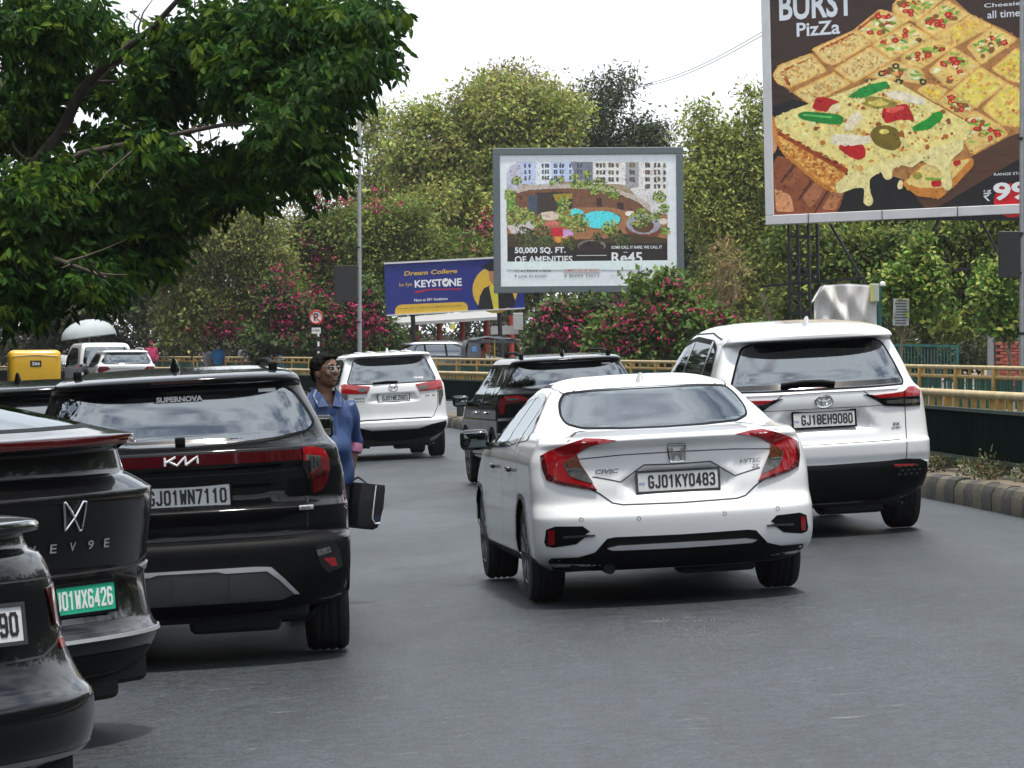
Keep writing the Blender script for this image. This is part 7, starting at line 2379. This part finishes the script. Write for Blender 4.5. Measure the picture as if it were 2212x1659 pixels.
lamp_post('tall pale lamp post with a dark side panel, beside the pink thicket', 776, 110, 144, .085, (722, 574, 771, 652))
lamp_post('tall white pole with a black panel at the right edge', 2207, -60, 71, .055, (2156, 500, 2203, 600))
# small text board on a post
d_ = 127
c0 = at(1258, 700, d_); g0 = gzf(c0.x, d_)
tb = thing('notice_board', 'small dark text board on a grey post below the framed billboard', 'sign', TR(c0.x, d_, g0))
zt = at(1258, 640, d_).z - g0
mb = MB(); mb.bar((0, 0, 0), (0, 0, zt), .06, .06, (0, 1, 0)); mb.build('post', GALV, tb)
mb = MB(); mb.bar((0, .02, zt - 1.3), (.5, .02, zt - .3), .04, .04); mb.build('stay', GALV, tb)
a, b = at(1254, 650, d_), at(1285, 670, d_)
mb = MB(); mb.box(((a.x + b.x) / 2 - c0.x, -.06, (a.z + b.z) / 2 - g0), (b.x - a.x, .04, a.z - b.z)); bo = mb.build('board', pmat('dark_board', (.06, .07, .075), .5), tb)
for k in range(4):
    mb = MB(); mb.box(((a.x + b.x) / 2 - c0.x, -.082, a.z - g0 - .06 - k * .07), ((b.x - a.x) * (.8 - .1 * (k % 2)), .003, .028)); mb.build('text_line', PLATEL, bo)
# umbrella
d_ = 152
c0 = at(192, 728, d_); g0 = gzf(c0.x, d_)
um = thing('umbrella', 'white vendor umbrella above the parked van at far left', 'umbrella', TR(c0.x, d_, g0))
zr = c0.z - g0; R_ = 60 / FPX * d_
V = []; n = 24; rings = 7
rot = Matrix.Rotation(math.radians(-7), 3, 'Y')
for i in range(rings + 1):
    a = PI / 2 * i / rings
    for k in range(n):
        th = 2 * PI * k / n
        sc = 1 - .05 * (1 - abs(math.cos(4 * th))) * math.sin(a)
        p = rot @ Vector((R_ * math.sin(a) * sc * math.cos(th), R_ * math.sin(a) * sc * math.sin(th), .74 * math.cos(a)))
        V.append((p.x, p.y, p.z + zr))
Fc = [(i * n + k, i * n + (k + 1) % n, (i + 1) * n + (k + 1) % n, (i + 1) * n + k) for i in range(rings) for k in range(n)]
mk('canopy', V, Fc, pmat('umbrella_cloth', (.50, .55, .56), .7, var=.1, scale=3, trans=.25), um, True)
mb = MB(); mb.tube([(0, 0, 0), (.02, 0, zr + .7)], .025, 8); mb.build('pole', GALV, um, True)
for k in range(8):
    th = 2 * PI * k / 8
    p = rot @ Vector((R_ * .97 * math.cos(th), R_ * .97 * math.sin(th), 0)); q_ = rot @ Vector((0, 0, .70))
    mb = MB(); mb.tube([(q_.x, q_.y, q_.z + zr), ((p.x + q_.x) * .62, (p.y + q_.y) * .62, zr + q_.z * .62 - .02), (p.x, p.y, p.z + zr)], .008, 5); mb.build('rib', STEELK, um)
# cloth covered kiosk
d_ = 80
a, b = at(1757, 614, d_), at(1893, 700, d_)
g0 = gzf(a.x, d_)
cx = (a.x + b.x) / 2
ki = thing('covered_cabinet', 'cabinet draped with a dirty white cloth behind the large white people carrier', 'cabinet', TR(cx, d_, g0))
W_ = b.x - a.x; Ht = a.z - g0
mb = MB(); mb.rbox((0, .62, Ht / 2 - .12), (W_ - .2, .5, Ht - .36), .04); mb.build('cabinet', GREYP, ki)
nu, nv = 60, 60
V = []
for j in range(nv + 1):
    for i in range(nu + 1):
        u, v = i / nu, j / nv
        x = (u - .5) * W_ * (1.0 + .06 * (1 - v) * (u - .5))
        z = Ht * (1 - v * .62)
        fold = .05 * math.sin(u * 23 + 3 * math.sin(v * 3)) * min(1, v * 2.2) + .045 * math.sin((u - v * .9) * 15) * math.exp(-((u - v - .1) / .3) ** 2) + .03 * math.sin(u * 47 + v * 6) * v
        edge = .10 * (1 - min(1, min(u, 1 - u) * 9)) ** 2
        z -= .07 * (abs(u - .5) * 2) ** 8 + .012 * math.sin(u * 9) * (1 - v)
        z -= .30 * max(0, (.16 - u) / .16) * (1 - v) + .10 * max(0, (u - .9) / .1) * (1 - v)
        V.append((x, -.02 - fold * 2.0 + edge + (.03 if j == 0 else 0), z))
Fc = [(j * (nu + 1) + i, j * (nu + 1) + i + 1, (j + 1) * (nu + 1) + i + 1, (j + 1) * (nu + 1) + i) for j in range(nv) for i in range(nu)]
o = len(V)
for i in range(nu + 1):
    V.append((V[i][0], .85, V[i][2] - .02))
Fc += [(i, i + 1, o + i + 1, o + i) for i in range(nu)]
CLOTH = pmat('dirty_cloth', (.66, .64, .62), .85, var=.07, scale=3, dirt=.12, trans=.1)
cl = mk('cloth_cover', V, Fc, CLOTH, ki, True)
for k in range(0):
    pts = [(-.05 - k * .05 + .6 * t, -.14 - .05 * math.sin(PI * t), Ht - .12 - .35 * (1 - t) ** 1.3 - k * .03 + .12 * t) for t in np.linspace(0, 1, 10)]
    mb = MB(); mb.tube(pts, [.012 + .02 * math.sin(PI * t) for t in np.linspace(0, 1, 10)], 6); mb.build('cloth_fold', pmat('grimy_cloth', (.22, .21, .18), .9, var=.3, scale=9), cl, True)
mb = MB(); mb.bar((W_ / 2 + .09, .2, 0), (W_ / 2 + .09, .2, Ht + .02), .09, .09, (0, 1, 0)); mb.build('post', TEAL, ki)
mb = MB(); mb.rbox((W_ / 2 - .04, .02, Ht - .2), (.20, .2, .40), .02); mb.build('meter_box', pmat('pale_box', (.40, .42, .34), .5), ki)
mb = MB(); mb.box((W_ / 2 - .11, -.085, Ht - .2), (.05, .01, .38)); mb.build('yellow_stripe', pmat('stripe_yellow', (.5, .5, .06), .5), ki)
mb = MB(); mb.lathe([(.0, .08), (.05, .06), (.07, 0), (.06, -.03)], 12, 'z', (W_ / 2 + .15, .05, Ht - .02)); mb.build('camera_dome', WHITEP, ki, True)
# gate, brick wall, notice
d_ = 104
a, b = at(1912, 745, d_), at(2068, 790, d_)
g0 = gzf(a.x, d_)
ga = thing('green_gate', 'green barred gate beneath the young tree', 'gate', TR(a.x, d_, g0))
zt = a.z - g0; W_ = b.x - a.x
for z in (zt, .25):
    mb = MB(); mb.bar((0, 0, z), (W_, 0, z - .05), .06, .06); mb.build('rail', TEAL, ga)
for i in range(23):
    x = W_ * i / 22
    mb = MB(); mb.bar((x, 0, .1), (x, 0, zt - .02), .025 if i % 22 else .08, .025 if i % 22 else .08, (0, 1, 0)); mb.build('bar' if i % 22 else 'post', TEAL, ga)
mb = MB(); mb.bar((-.25, 0, 0), (-.25, 0, zt + .35), .22, .22, (0, 1, 0)); mb.build('gate_pillar', TEAL, ga)
d_ = 97
a, b = at(2150, 735, d_), at(2330, 800, d_)
g0 = gzf(a.x, d_)
bw = thing('brick_wall', 'low red brick wall at the right edge behind the railing', 'wall', TR(a.x, d_, g0))
Ht = a.z - g0
mb = MB(); mb.box((1.25, .14, Ht / 2 - .01), (2.5, .2, Ht - .04)); mb.build('mortar', pmat('mortar', (.25, .17, .14), .95, var=.2, scale=8), bw)
BR = [pmat('brick_%d' % k, c_, .9, var=.2, scale=9, bump=.3, bscale=30) for k, c_ in enumerate(((.34, .085, .06), (.29, .075, .055), (.38, .11, .075)))]
bmesh_ = {}
for r_ in range(int(Ht / .085)):
    for k in range(11):
        x = k * .235 + (.1175 if r_ % 2 else 0)
        if x > 2.45 or r_ * .085 < Ht * .30:
            continue
        m_ = BR[random.randint(0, 2)]
        key = m_.name
        if key not in bmesh_:
            mb = MB(); mb.rbox((0, 0, 0), (.222, .1, .072), .008, None, 1); o = mb.build('brick', m_, bw); bmesh_[key] = o.data
        else:
            o = link(bpy.data.objects.new('brick', bmesh_[key]), bw)
        o.location = (x + .11, .0 + random.uniform(-.006, .006), r_ * .085 + .045)
mb = MB(); mb.bar((-.12, .1, 0), (-.12, .1, Ht + .15), .16, .16, (0, 1, 0)); mb.build('end_post', GALV, bw)
mb = MB(); mb.bar((1.05, -.12, 0), (.95, -.12, Ht + 2.3), .08, .08, (0, 1, 0)); o_ = mb.build('iron_stake', STEELK, bw)
d_ = 83.6
a, b = at(1929, 645, d_), at(1964, 703, d_)
no_ = thing('paper_notice', 'sheet of printed notices tied to the young tree', 'notice', TR((a.x + b.x) / 2, d_, (a.z + b.z) / 2))
mb = MB(); mb.box((0, 0, 0), (b.x - a.x, .012, a.z - b.z), Matrix.Rotation(.03, 3, 'Y')); sh_ = mb.build('sheet', pmat('grey_paper', (.36, .37, .36), .8, var=.3, scale=20), no_)
for k in range(9):
    mb = MB(); mb.box((rr.uniform(-.02, .02), -.0085, .26 - k * .065), (.30 * rr.uniform(.7, 1), .002, .022)); mb.build('text_line', GREYP, sh_)
# overhead wires
for k, (ya, yb) in enumerate(((182, 62), (186, 70))):
    p0, p1 = at(1340, ya + 10, 150), at(1668, yb - 6, 108)
    pts = [p0.lerp(p1, t) - Vector((0, 0, .35 * math.sin(PI * t))) for t in np.linspace(0, 1, 14)]
    mb = MB(); mb.tube(pts, .012, 5)
    tag(mb.build('overhead_wire', STEELK, None), ('upper' if k == 0 else 'lower') + ' of two thin wires running up to the pizza billboard', 'wire', 'overhead wires')
# ------------------------------------------------------------------ people
def remesh(mb, vox, smooth=2):
    me = bpy.data.meshes.new('tmp')
    me.from_pydata(mb.v, [], mb.f)
    ob = bpy.data.objects.new('tmp', me)
    C.objects.link(ob)
    m_ = ob.modifiers.new('r', 'REMESH'); m_.mode = 'VOXEL'; m_.voxel_size = vox
    if smooth:
        s_ = ob.modifiers.new('s', 'SMOOTH'); s_.factor = .5; s_.iterations = smooth
    dg = bpy.context.evaluated_depsgraph_get(); dg.update()
    ev = ob.evaluated_get(dg); m2 = ev.to_mesh()
    V = np.zeros(len(m2.vertices) * 3); m2.vertices.foreach_get('co', V)
    Nn = np.zeros(len(m2.vertices) * 3); m2.vertices.foreach_get('normal', Nn)
    Fc = [tuple(p.vertices) for p in m2.polygons]
    ev.to_mesh_clear(); bpy.data.objects.remove(ob); bpy.data.meshes.remove(me)
    return V.reshape(-1, 3), Nn.reshape(-1, 3), Fc

def ell(mb, c, r, n=14, R=None):
    "closed ellipsoid"
    V = []; Fc = []
    k = n // 2
    for i in range(1, k):
        a = PI * i / k
        for j in range(n):
            b = 2 * PI * j / n
            p = Vector((r[0] * math.sin(a) * math.cos(b), r[1] * math.sin(a) * math.sin(b), r[2] * math.cos(a)))
            V.append((R @ p if R is not None else p) + Vector(c))
    t = Vector((0, 0, r[2])); 
    V.append((R @ t if R is not None else t) + Vector(c)); V.append((R @ -t if R is not None else -t) + Vector(c))
    for i in range(k - 2):
        for j in range(n):
            j2 = (j + 1) % n
            Fc.append((i * n + j, (i + 1) * n + j, (i + 1) * n + j2, i * n + j2))
    T = len(V) - 2
    for j in range(n):
        j2 = (j + 1) % n
        Fc.append((T, j, j2)); Fc.append((T + 1, (k - 2) * n + j2, (k - 2) * n + j))
    mb.add(V, Fc)

def stack(mb, secs, n=20):
    "closed loft of horizontal ellipses: (cx, cy, z, rx, ry)"
    V = []
    for cx, cy, z, rx, ry in secs:
        for j in range(n):
            b = 2 * PI * j / n
            V.append((cx + rx * math.cos(b), cy + ry * math.sin(b), z))
    Fc = [(i * n + j, i * n + (j + 1) % n, (i + 1) * n + (j + 1) % n, (i + 1) * n + j) for i in range(len(secs) - 1) for j in range(n)]
    Fc.append(tuple(range(n))[::-1]); Fc.append(tuple(range((len(secs) - 1) * n, len(secs) * n)))
    mb.add(V, Fc)

def folds(V, Nn, amp, f=1.0):
    x, y, z = V[:, 0] * f, V[:, 1] * f, V[:, 2] * f
    a = (np.sin(x * 38 + z * 21 + 2 * np.sin(z * 9)) * .5 + np.sin(z * 47 - x * 25 + y * 30) * .35 + np.sin(x * 15 - z * 33 + y * 20) * .6)
    return V + Nn * (a * amp)[:, None]

SKIN = pmat('skin', (.17, .088, .054), .5, var=.12, scale=14, spec=.4)
HAIR = pmat('black_hair', (.004, .0035, .0035), .7, var=.3, scale=40, bump=.3, bscale=120, spec=.1)

def person(name, label, X, Y, h, yaw, shirt, pants, head=(0, 0), arms=None, sleeve=1.0, vox=.02, sit=False, z0=None, detail=False, hair=True, scarf=None, mask=None, belly=.0, group=None, skin=None, lean=0):
    z0 = gzf(X, Y) if z0 is None else z0
    M_ = TR(X, Y, z0, math.radians(yaw)) @ Matrix.Rotation(math.radians(lean), 4, 'X') @ Matrix.Scale(h / 1.66, 4)
    t = thing(name, label, 'person', M_, group)
    sk = skin or SKIN
    arms = arms or {}
    legx = .072 if detail else .10
    A = {}
    for sd, key in ((-1, 'r'), (1, 'l')):
        A[key] = arms.get(key, [(sd * .185, .0, 1.375), (sd * .235, .03, 1.10), (sd * .225, -.04, .86)])
    hs = .93 if detail else 1.0
    hp = Vector((0, -.015, 1.548 if detail else 1.555))
    HR = Matrix.Rotation(math.radians(head[0]), 3, 'Z') @ Matrix.Rotation(math.radians(head[1]), 3, 'X')
    def hd(p):
        return hp + HR @ (Vector(p) * hs)
    b = MB()
    stack(b, [(0, .0, .86, .15, .105), (0, 0, .95, .155, .11), (0, -.01, 1.05, .14, .105), (0, -.01, 1.2, .145, .10), (0, 0, 1.29, .14, .085), (0, .005, 1.35, .10, .07), (0, .005, 1.40, .06, .055)])
    b.tube([(0, .01, 1.38), (0, -.002, 1.46), hd((0, .015, -.04))], [.058, .053, .056], 14)
    ell(b, hd((0, .0, .02)), (.074, .093, .098), 18, HR)
    ell(b, hd((0, -.022, -.045)), (.060, .066, .066), 16, HR)
    ell(b, hd((0, -.062, -.088)), (.026, .022, .022), 12, HR)
    b.tube([hd((0, -.088, .028)), hd((0, -.106, -.012)), hd((0, -.104, -.030))], [.010, .015, .017], 10)
    for sd in (-1, 1):
        ell(b, hd((sd * .074, .012, -.012)), (.012, .022, .034), 10, HR)
        ell(b, hd((sd * .040, -.070, -.022)), (.026, .022, .026), 10, HR)
        ell(b, hd((sd * .032, -.083, .034)), (.026, .012, .008), 10, HR)
    ell(b, hd((0, -.088, -.050)), (.026, .012, .007), 10, HR)
    ell(b, hd((0, -.084, -.066)), (.024, .012, .008), 10, HR)
    for key, sd in (('r', -1), ('l', 1)):
        s_, e_, w_ = [Vector(p) for p in A[key]]
        b.tube([s_ - Vector((sd * .06, 0, .03)), s_, s_.lerp(e_, .5), e_], [.036, .040, .042, .040], 12)
        b.tube([e_, e_.lerp(w_, .35), w_], [.041, .040, .027], 12)
        f_ = (w_ - e_).normalized()
        fw = Vector((0, -1, 0))
        sdv = f_.cross(fw)
        sdv = sdv.normalized() if sdv.length > .1 else Vector((1, 0, 0))
        fw = sdv.cross(f_).normalized()
        pc = w_ + f_ * .05
        R_ = Matrix((fw, sdv, f_)).transposed()
        ell(b, pc, (.040, .016, .050), 12, R_)
        for q, (o_, L_) in enumerate(((-.028, .058), (-.010, .070), (.009, .066), (.027, .052))):
            p0 = pc + f_ * .035 + fw * o_
            p1 = p0 + f_ * L_ * .55 + sdv * (-sd) * .006
            p2 = p1 + f_ * L_ * .35 + sdv * (-sd) * .022
            b.tube([p0 - f_ * .02, p0, p1, p2], [.0095, .0095, .009, .0075], 8)
        p0 = pc - f_ * .02 - fw * .028 * -1
        b.tube([p0, p0 + fw * .03 + f_ * .03, p0 + fw * .032 + f_ * .065], [.012, .011, .008], 8)
    if sit:
        for sd in (-1, 1):
            b.tube([(sd * .09, 0, .90), (sd * .10, -.42, .88), (sd * .10, -.42, .46)], [.08, .058, .04], 12)
            ell(b, (sd * .10, -.47, .42), (.045, .11, .04))
    else:
        for sd in (-1, 1):
            b.tube([(sd * .085, 0, .90), (sd * legx * .95, -.01, .50), (sd * legx, .02, .08)], [.082, .056, .040], 12)
            ell(b, (sd * legx, -.05, .04), (.042, .12, .038))
    V, Nn, Fc = remesh(b, vox if not detail else .0068, 2)
    mk('body', V, Fc, sk, t, True)
    # shirt
    s = MB()
    hem = .80 if detail else .84
    stack(s, [(0, -.005, hem, .182, .130 + belly), (0, -.01, .93, .188, .135 + belly), (0, -.02, 1.03, .182, .135 + belly * 1.1), (0, -.015, 1.12, .178, .128 + belly * .7), (0, -.01, 1.22, .180, .122), (0, 0, 1.31, .178, .112), (0, .005, 1.37, .145, .098), (0, .005, 1.405, .105, .085), (0, .005, 1.43, .075, .07)], 26)
    for key, sd in (('r', -1), ('l', 1)):
        s_, e_, w_ = [Vector(p) for p in A[key]]
        if sleeve <= .55:
            pts = [s_ - Vector((sd * .06, 0, .02)), s_, s_.lerp(e_, .5), s_.lerp(e_, min(1, sleeve * 2))]
            s.tube(pts, [.056, .064, .062, .064], 14)
        else:
            e2 = e_.lerp(w_, (sleeve - .5) * 2 * .95)
            s.tube([s_ - Vector((sd * .06, 0, .02)), s_, s_.lerp(e_, .5), e_, e2], [.056, .064, .061, .058, .054], 14)
    V, Nn, Fc = remesh(s, .011 if detail else vox, 1)
    V = folds(V, Nn, .010 if detail else .004, .62)
    if detail:                                   # open neck
        Fk = []
        for f in Fc:
            c_ = V[list(f)].mean(0)
            if not (c_[1] < -.01 and c_[2] > 1.315 + abs(c_[0] - .01) * 1.5) and not c_[2] > 1.422:
                Fk.append(f)
        Fc = Fk
    sh_ = mk('shirt', V, Fc, shirt, t, True)
    # trousers
    p = MB()
    stack(p, [(0, 0, .80, .155, .118), (0, 0, .90, .160, .118), (0, 0, .99, .150, .112)])
    for sd in (-1, 1):
        if sit:
            p.tube([(sd * .085, .02, .88), (sd * .10, -.43, .88), (sd * .10, -.42, .44)], [.095, .075, .06], 12)
        else:
            p.tube([(sd * .082, 0, .88), (sd * legx * .95, -.01, .50), (sd * legx, .015, .06)], [.095, .072, .062], 14)
    V, Nn, Fc = remesh(p, .014 if detail else vox, 1)
    V = folds(V, Nn, .004)
    mk('trousers', V, Fc, pants, t, True)
    for sd in (-1, 1):
        f = MB()
        if sit:
            ell(f, (sd * .10, -.47, .41), (.052, .13, .05))
        else:
            ell(f, (sd * legx, -.055, .045), (.05, .135, .046))
        f.build('shoe', BLACKP, t, True)
    # hair
    if hair:
        hb = MB()
        ell(hb, hd((0, .018, .040)), (.082, .093, .090), 20, HR)
        rr_ = random.Random(3)
        for k in range(150 if detail else 22):
            a = rr_.uniform(-PI, PI)
            e = rr_.uniform(.25, 1.45)
            dv = Vector((math.cos(e) * math.sin(a) * .078, -math.cos(e) * math.cos(a) * .090 + .018, math.sin(e) * .088 + .040))
            if dv.y < -.05 and dv.z < .085:
                continue
            ell(hb, hd(dv), (.011, .014, .012) if detail else (.020, .020, .014), 8, HR)
        for sd in (-1, 1):
            ell(hb, hd((sd * .071, .02, .02)), (.013, .035, .05), 10, HR)
            ell(hb, hd((sd * .030, -.066, .098)), (.038, .024, .018), 10, HR)
        ell(hb, hd((0, .085, -.01)), (.058, .022, .055), 10, HR)
        V, Nn, Fc = remesh(hb, .0048 if detail else .014, 1)
        V = folds(V, Nn, .002 if detail else 0, 5)
        # keep the face clear
        mk('hair', V, Fc, HAIR if hair is True else hair, t, True)
    if scarf:
        sb = MB(); ell(sb, hd((0, .015, .015)), (.093, .105, .125), 16, HR); ell(sb, (0, .0, 1.42), (.12, .10, .06)); sb.build('scarf', scarf, t, True)
    if mask:
        mb_ = MB(); ell(mb_, hd((0, -.052, -.045)), (.068, .066, .052), 14, HR); mb_.build('face_mask', mask, t, True)
    if detail:
        wm = pmat('eye_white', (.34, .31, .29), .4)
        for sd in (-1, 1):
            e = MB(); ell(e, hd((sd * .031, -.0845, .013)), (.012, .008, .006), 12, HR); eo = e.build('eye', wm, t, True)
            e = MB(); ell(e, hd((sd * .031 + .004, -.0925, .013)), (.006, .003, .006), 10, HR); e.build('iris', PLATEK, eo, True)
            e = MB(); e.tube([hd((sd * .012, -.094, .036)), hd((sd * .032, -.095, .042)), hd((sd * .054, -.082, .036))], [.004, .005, .003], 6); e.build('eyebrow', HAIR, t, True)
            # spectacles
            g = MB()
            fr = [(.014, -.103, .027), (.055, -.094, .029), (.058, -.091, .012), (.050, -.094, -.006), (.022, -.103, -.006), (.013, -.104, .010), (.014, -.103, .027)]
            pts = [hd((sd * a, b_, c_)) for a, b_, c_ in fr]
            g.tube(pts, .0022, 6)
            g.tube([pts[1], hd((sd * .080, -.03, .022)), hd((sd * .078, .02, .012))], .0022, 6)
            go = g.build('spectacle_frame', CHROME, t, True)
            mk('lens', pts[:-1], [tuple(range(6))], glassmat('lens_glass', (.85, .88, .9), 1.18), go)
        m_ = MB(); ell(m_, hd((.0, -.0915, -.058)), (.015, .005, .0035), 12, HR); m_.build('teeth', wm, t, True)
        m_ = MB(); ell(m_, hd((0, -.096, -.066)), (.022, .007, .005), 12, HR); m_.build('lower_lip', pmat('lip', (.16, .06, .05), .4), t, True)
        # placket, buttons, collar, pocket
        pk_ = MB()
        fy = lambda z: -.01 - (.128 + belly * max(0, 1 - abs(z - 1.0) / .25)) * .995
        pts = [(0.012, fy(z) - .006, z) for z in np.linspace(.82, 1.30, 12)]
        for a_, b__ in zip(pts[:-1], pts[1:]):
            pk_.bar(a_, b__, .03, .004, (0, -1, 0))
        pk_.build('placket', shirt, sh_)
        for z in np.linspace(.88, 1.28, 6):
            bb = MB(); ell(bb, (.012, fy(z) - .010, z), (.006, .003, .006), 8); bb.build('button', pmat('navy_button', (.02, .03, .08), .3), sh_, True)
        for sd in (-1, 1):
            cb = MB()
            cb.add([(sd * .014, -.125, 1.325), (sd * .085, -.128, 1.315), (sd * .105, -.06, 1.395), (sd * .082, .03, 1.445), (sd * .070, -.035, 1.445), (sd * .045, -.085, 1.395)], [(0, 1, 2, 3, 4, 5)])
            cb.add([(sd * .014, -.121, 1.322), (sd * .084, -.123, 1.312), (sd * .102, -.058, 1.392), (sd * .079, .03, 1.44), (sd * .067, -.033, 1.44), (sd * .044, -.081, 1.392)], [(5, 4, 3, 2, 1, 0)])
            cb.build('collar', shirt, sh_)
        pkt = MB(); pkt.add([(.06, -.131, 1.16), (.14, -.102, 1.16), (.14, -.100, 1.25), (.06, -.122, 1.25)], [(0, 1, 2, 3)]); pkt.build('pocket', shirt, sh_)
        for key in ('l', 'r'):
            s_, e_, w_ = [Vector(q) for q in A[key]]
            k0 = e_.lerp(w_, (sleeve - .5) * 2 * .95 - .04); k1 = e_.lerp(w_, (sleeve - .5) * 2 * .95 + .26)
            cf = MB(); cf.tube([k0, k0.lerp(k1, .5), k1], [.060, .062, .057], 16); cf.build('cuff', pmat('pink_cuff', (.36, .14, .25), .7, var=.1, scale=30), sh_, True, 50)
    return t

BLUES = pmat('blue_shirt', (.012, .038, .125), .42, var=.08, scale=5, spec=.5, bump=.25, bscale=9)
GREYT = pmat('grey_trousers', (.06, .065, .075), .8, var=.15, scale=12)
pc = at(700, 774.8, 24)
vendor = person('person', 'man in a blue shirt and glasses standing between the cars', pc.x, 24.0, 1.672, 22, BLUES, GREYT, head=(32, -6),
       arms={'l': [(.172, .01, 1.33), (.228, .06, 1.09), (.195, .03, .90)], 'r': [(-.178, .0, 1.33), (-.22, .02, 1.09), (-.20, -.08, .88)]}, sleeve=.58, vox=.01, detail=True, belly=.035)
# the bag in his hand
Mv = vendor.matrix_world
hand = Mv @ Vector((.20, .02, .83))
bag = thing('shopping_bag', 'black shopping bag with white piping hanging from the man\'s hand', 'bag', TR(hand.x + .050, hand.y - .02, hand.z - .325, math.radians(30)) @ Matrix.Rotation(math.radians(7), 4, 'Y') @ Matrix.Scale(.93, 4))
BAGM = pmat('bag_black', (.010, .011, .016), .6, var=.3, scale=9, bump=.2, bscale=20)
BAGN = pmat('bag_navy', (.012, .02, .05), .6, var=.25, scale=9)
V = []
for z, wx, wy in ((0, .060, .08), (.02, .082, .11), (.16, .100, .132), (.28, .098, .134), (.325, .092, .135)):
    for sx, sy in ((-1, -1), (0, -1.06), (1, -1), (1.05, 0), (1, 1), (0, 1.06), (-1, 1), (-1.05, 0)):
        V.append((wx * sx, wy * sy, z))
Fc = [(i * 8 + k, i * 8 + (k + 1) % 8, (i + 1) * 8 + (k + 1) % 8, (i + 1) * 8 + k) for i in range(4) for k in range(8)] + [tuple(range(8))[::-1]]
mk('bag_body', V, Fc, BAGM, bag, True, 40)
mk('side_panel', [(.020, -.134, .30), (.101, -.132, .30), (.092, -.121, .06), (.06, -.124, .05), (.022, -.126, .10)], [(0, 1, 2, 3, 4)], BAGN, bag)
mb = MB(); mb.tube([(.018, -.140, .318), (.016, -.136, .18), (.020, -.131, .08), (.05, -.128, .045), (.088, -.122, .055)], .0055, 6); mb.build('piping', WHITEP, bag, True)
for sy in (-1, 1):
    mb = MB(); mb.tube([(-.05, sy * .13, .27), (-.052, sy * .12, .325), (-.056, sy * .05, .352), (-.058, 0, .365)], .008, 6); mb.build('handle', BAGM, bag, True)

# people far off beyond the railings
def far_person(label, px, ytop, d, shirt, yaw=0, **k):
    c = at(px, ytop, d)
    g = gzf(c.x, d)
    h = k.pop('h', None) or min(1.8, max(1.5, c.z - g))
    return person('person', label, c.x, d, h, yaw, shirt, k.pop('pants', GREYT), sleeve=k.pop('sleeve', .5), vox=.024, group='people beyond the railings', z0=c.z - h, **k)
CL = lambda n, c_: pmat('cloth_' + n, c_, .8, var=.15, scale=10)
PINK = CL('pink', (.42, .03, .11)); SKYB = CL('sky_blue', (.22, .38, .55)); BRIGHTB = CL('bright_blue', (.03, .20, .45)); WHT = CL('white', (.60, .60, .62)); GREYC = CL('grey', (.18, .19, .21)); NAVY = CL('navy', (.03, .04, .08)); ORG = CL('orange', (.48, .12, .06)); PALEB = CL('pale_blue', (.25, .33, .5))
far_person('person in pink with a covered head beyond the railing at left', 327, 738, 158, PINK, 20, scarf=PINK, sleeve=.9)
far_person('person in bright blue with a white cloth over the face', 470, 742, 150, BRIGHTB, 15, mask=WHT, lean=4)
far_person('person in white just left of the one with a white face cloth', 456, 746, 152, WHT, -40, lean=8)
far_person('person in grey seen from behind, beside the slim tree trunk', 528, 742, 156, GREYC, 170)
far_person('person in navy beside the one in grey', 548, 746, 156.5, NAVY, 150)
far_person('person in a pale blue shirt looking left, nearest the no parking sign', 604, 748, 153, SKYB, -60)
far_person('person in white behind the yellow rickshaw', 137, 755, 160, WHT, 30)
far_person('person in pale blue whose head shows above the half hidden black SUV', 1278, 750, 121, PALEB, -70, h=1.62)
# passenger in the far rickshaw
pp = at(1042, 745, 131.3)
person('person', 'passenger in orange sitting in the far auto rickshaw', pp.x, 131.6, 1.45, 70, ORG, GREYT, sit=True, vox=.024, z0=pp.z - 1.45)
# ------------------------------------------------------------------ unseen tree rows, added so the cars reflect dark
SHADEG = [(.025, .038, .014), (.032, .045, .016), (.02, .03, .013)]  # leaf greens darkened to keep the reflections in the cars dark
def belt(name, label, pts, n, r, hgt, cols):
    B = []
    for X, Y in pts:
        g = gzf(X, Y)
        B.append((X, Y, g + hgt * .55, r, r, hgt * .5))
        B.append((X + random.uniform(-2, 2), Y + random.uniform(-2, 2), g + hgt * .25, r, r, hgt * .3))
    o = foliage(name, (0, 0, 0), B, n, 12, .8, 1.5, .6, cols, LEAF, None, shell=.3)
    return tag(o, label, 'trees')
belt('unseen_trees', 'row of unseen avenue trees behind the viewpoint, added for dark reflections', [(x, -24 + random.uniform(-4, 4)) for x in range(-48, 52, 6)], 15000, 4.2, 10.0, SHADEG)
belt('unseen_trees', 'row of unseen avenue trees on the near left pavement, added for dark reflections', [(-16.5 - .135 * max(0, y - 40) + random.uniform(-.8, .8), y) for y in range(-18, 236, 6)], 36000, 3.6, 13.0, SHADEG)
belt('unseen_trees', 'row of unseen avenue trees on the far right pavement, added for dark reflections', [(float(K(y)) + 25 + random.uniform(-1, 1), y) for y in range(-20, 84, 7)], 16000, 4.2, 9.5, SHADEG + MIDG[:1])
# ------------------------------------------------------------------ light summer haze
hm = bpy.data.materials.new('haze')
hm.use_nodes = True
hm.node_tree.nodes.remove(hm.node_tree.nodes['Principled BSDF'])
pv = hm.node_tree.nodes.new('ShaderNodeVolumePrincipled')
pv.inputs['Color'].default_value = (.90, .94, 1.0, 1)
pv.inputs['Density'].default_value = 0.00016
pv.inputs['Anisotropy'].default_value = 0.3
hm.node_tree.links.new(pv.outputs['Volume'], hm.node_tree.nodes['Material Output'].inputs['Volume'])
mb = MB(); mb.box((0, 720, 14), (900, 1600, 36))
hz_o = tag(mb.build('haze', hm), 'thin bright summer haze over the far trees', 'haze', kind='stuff')
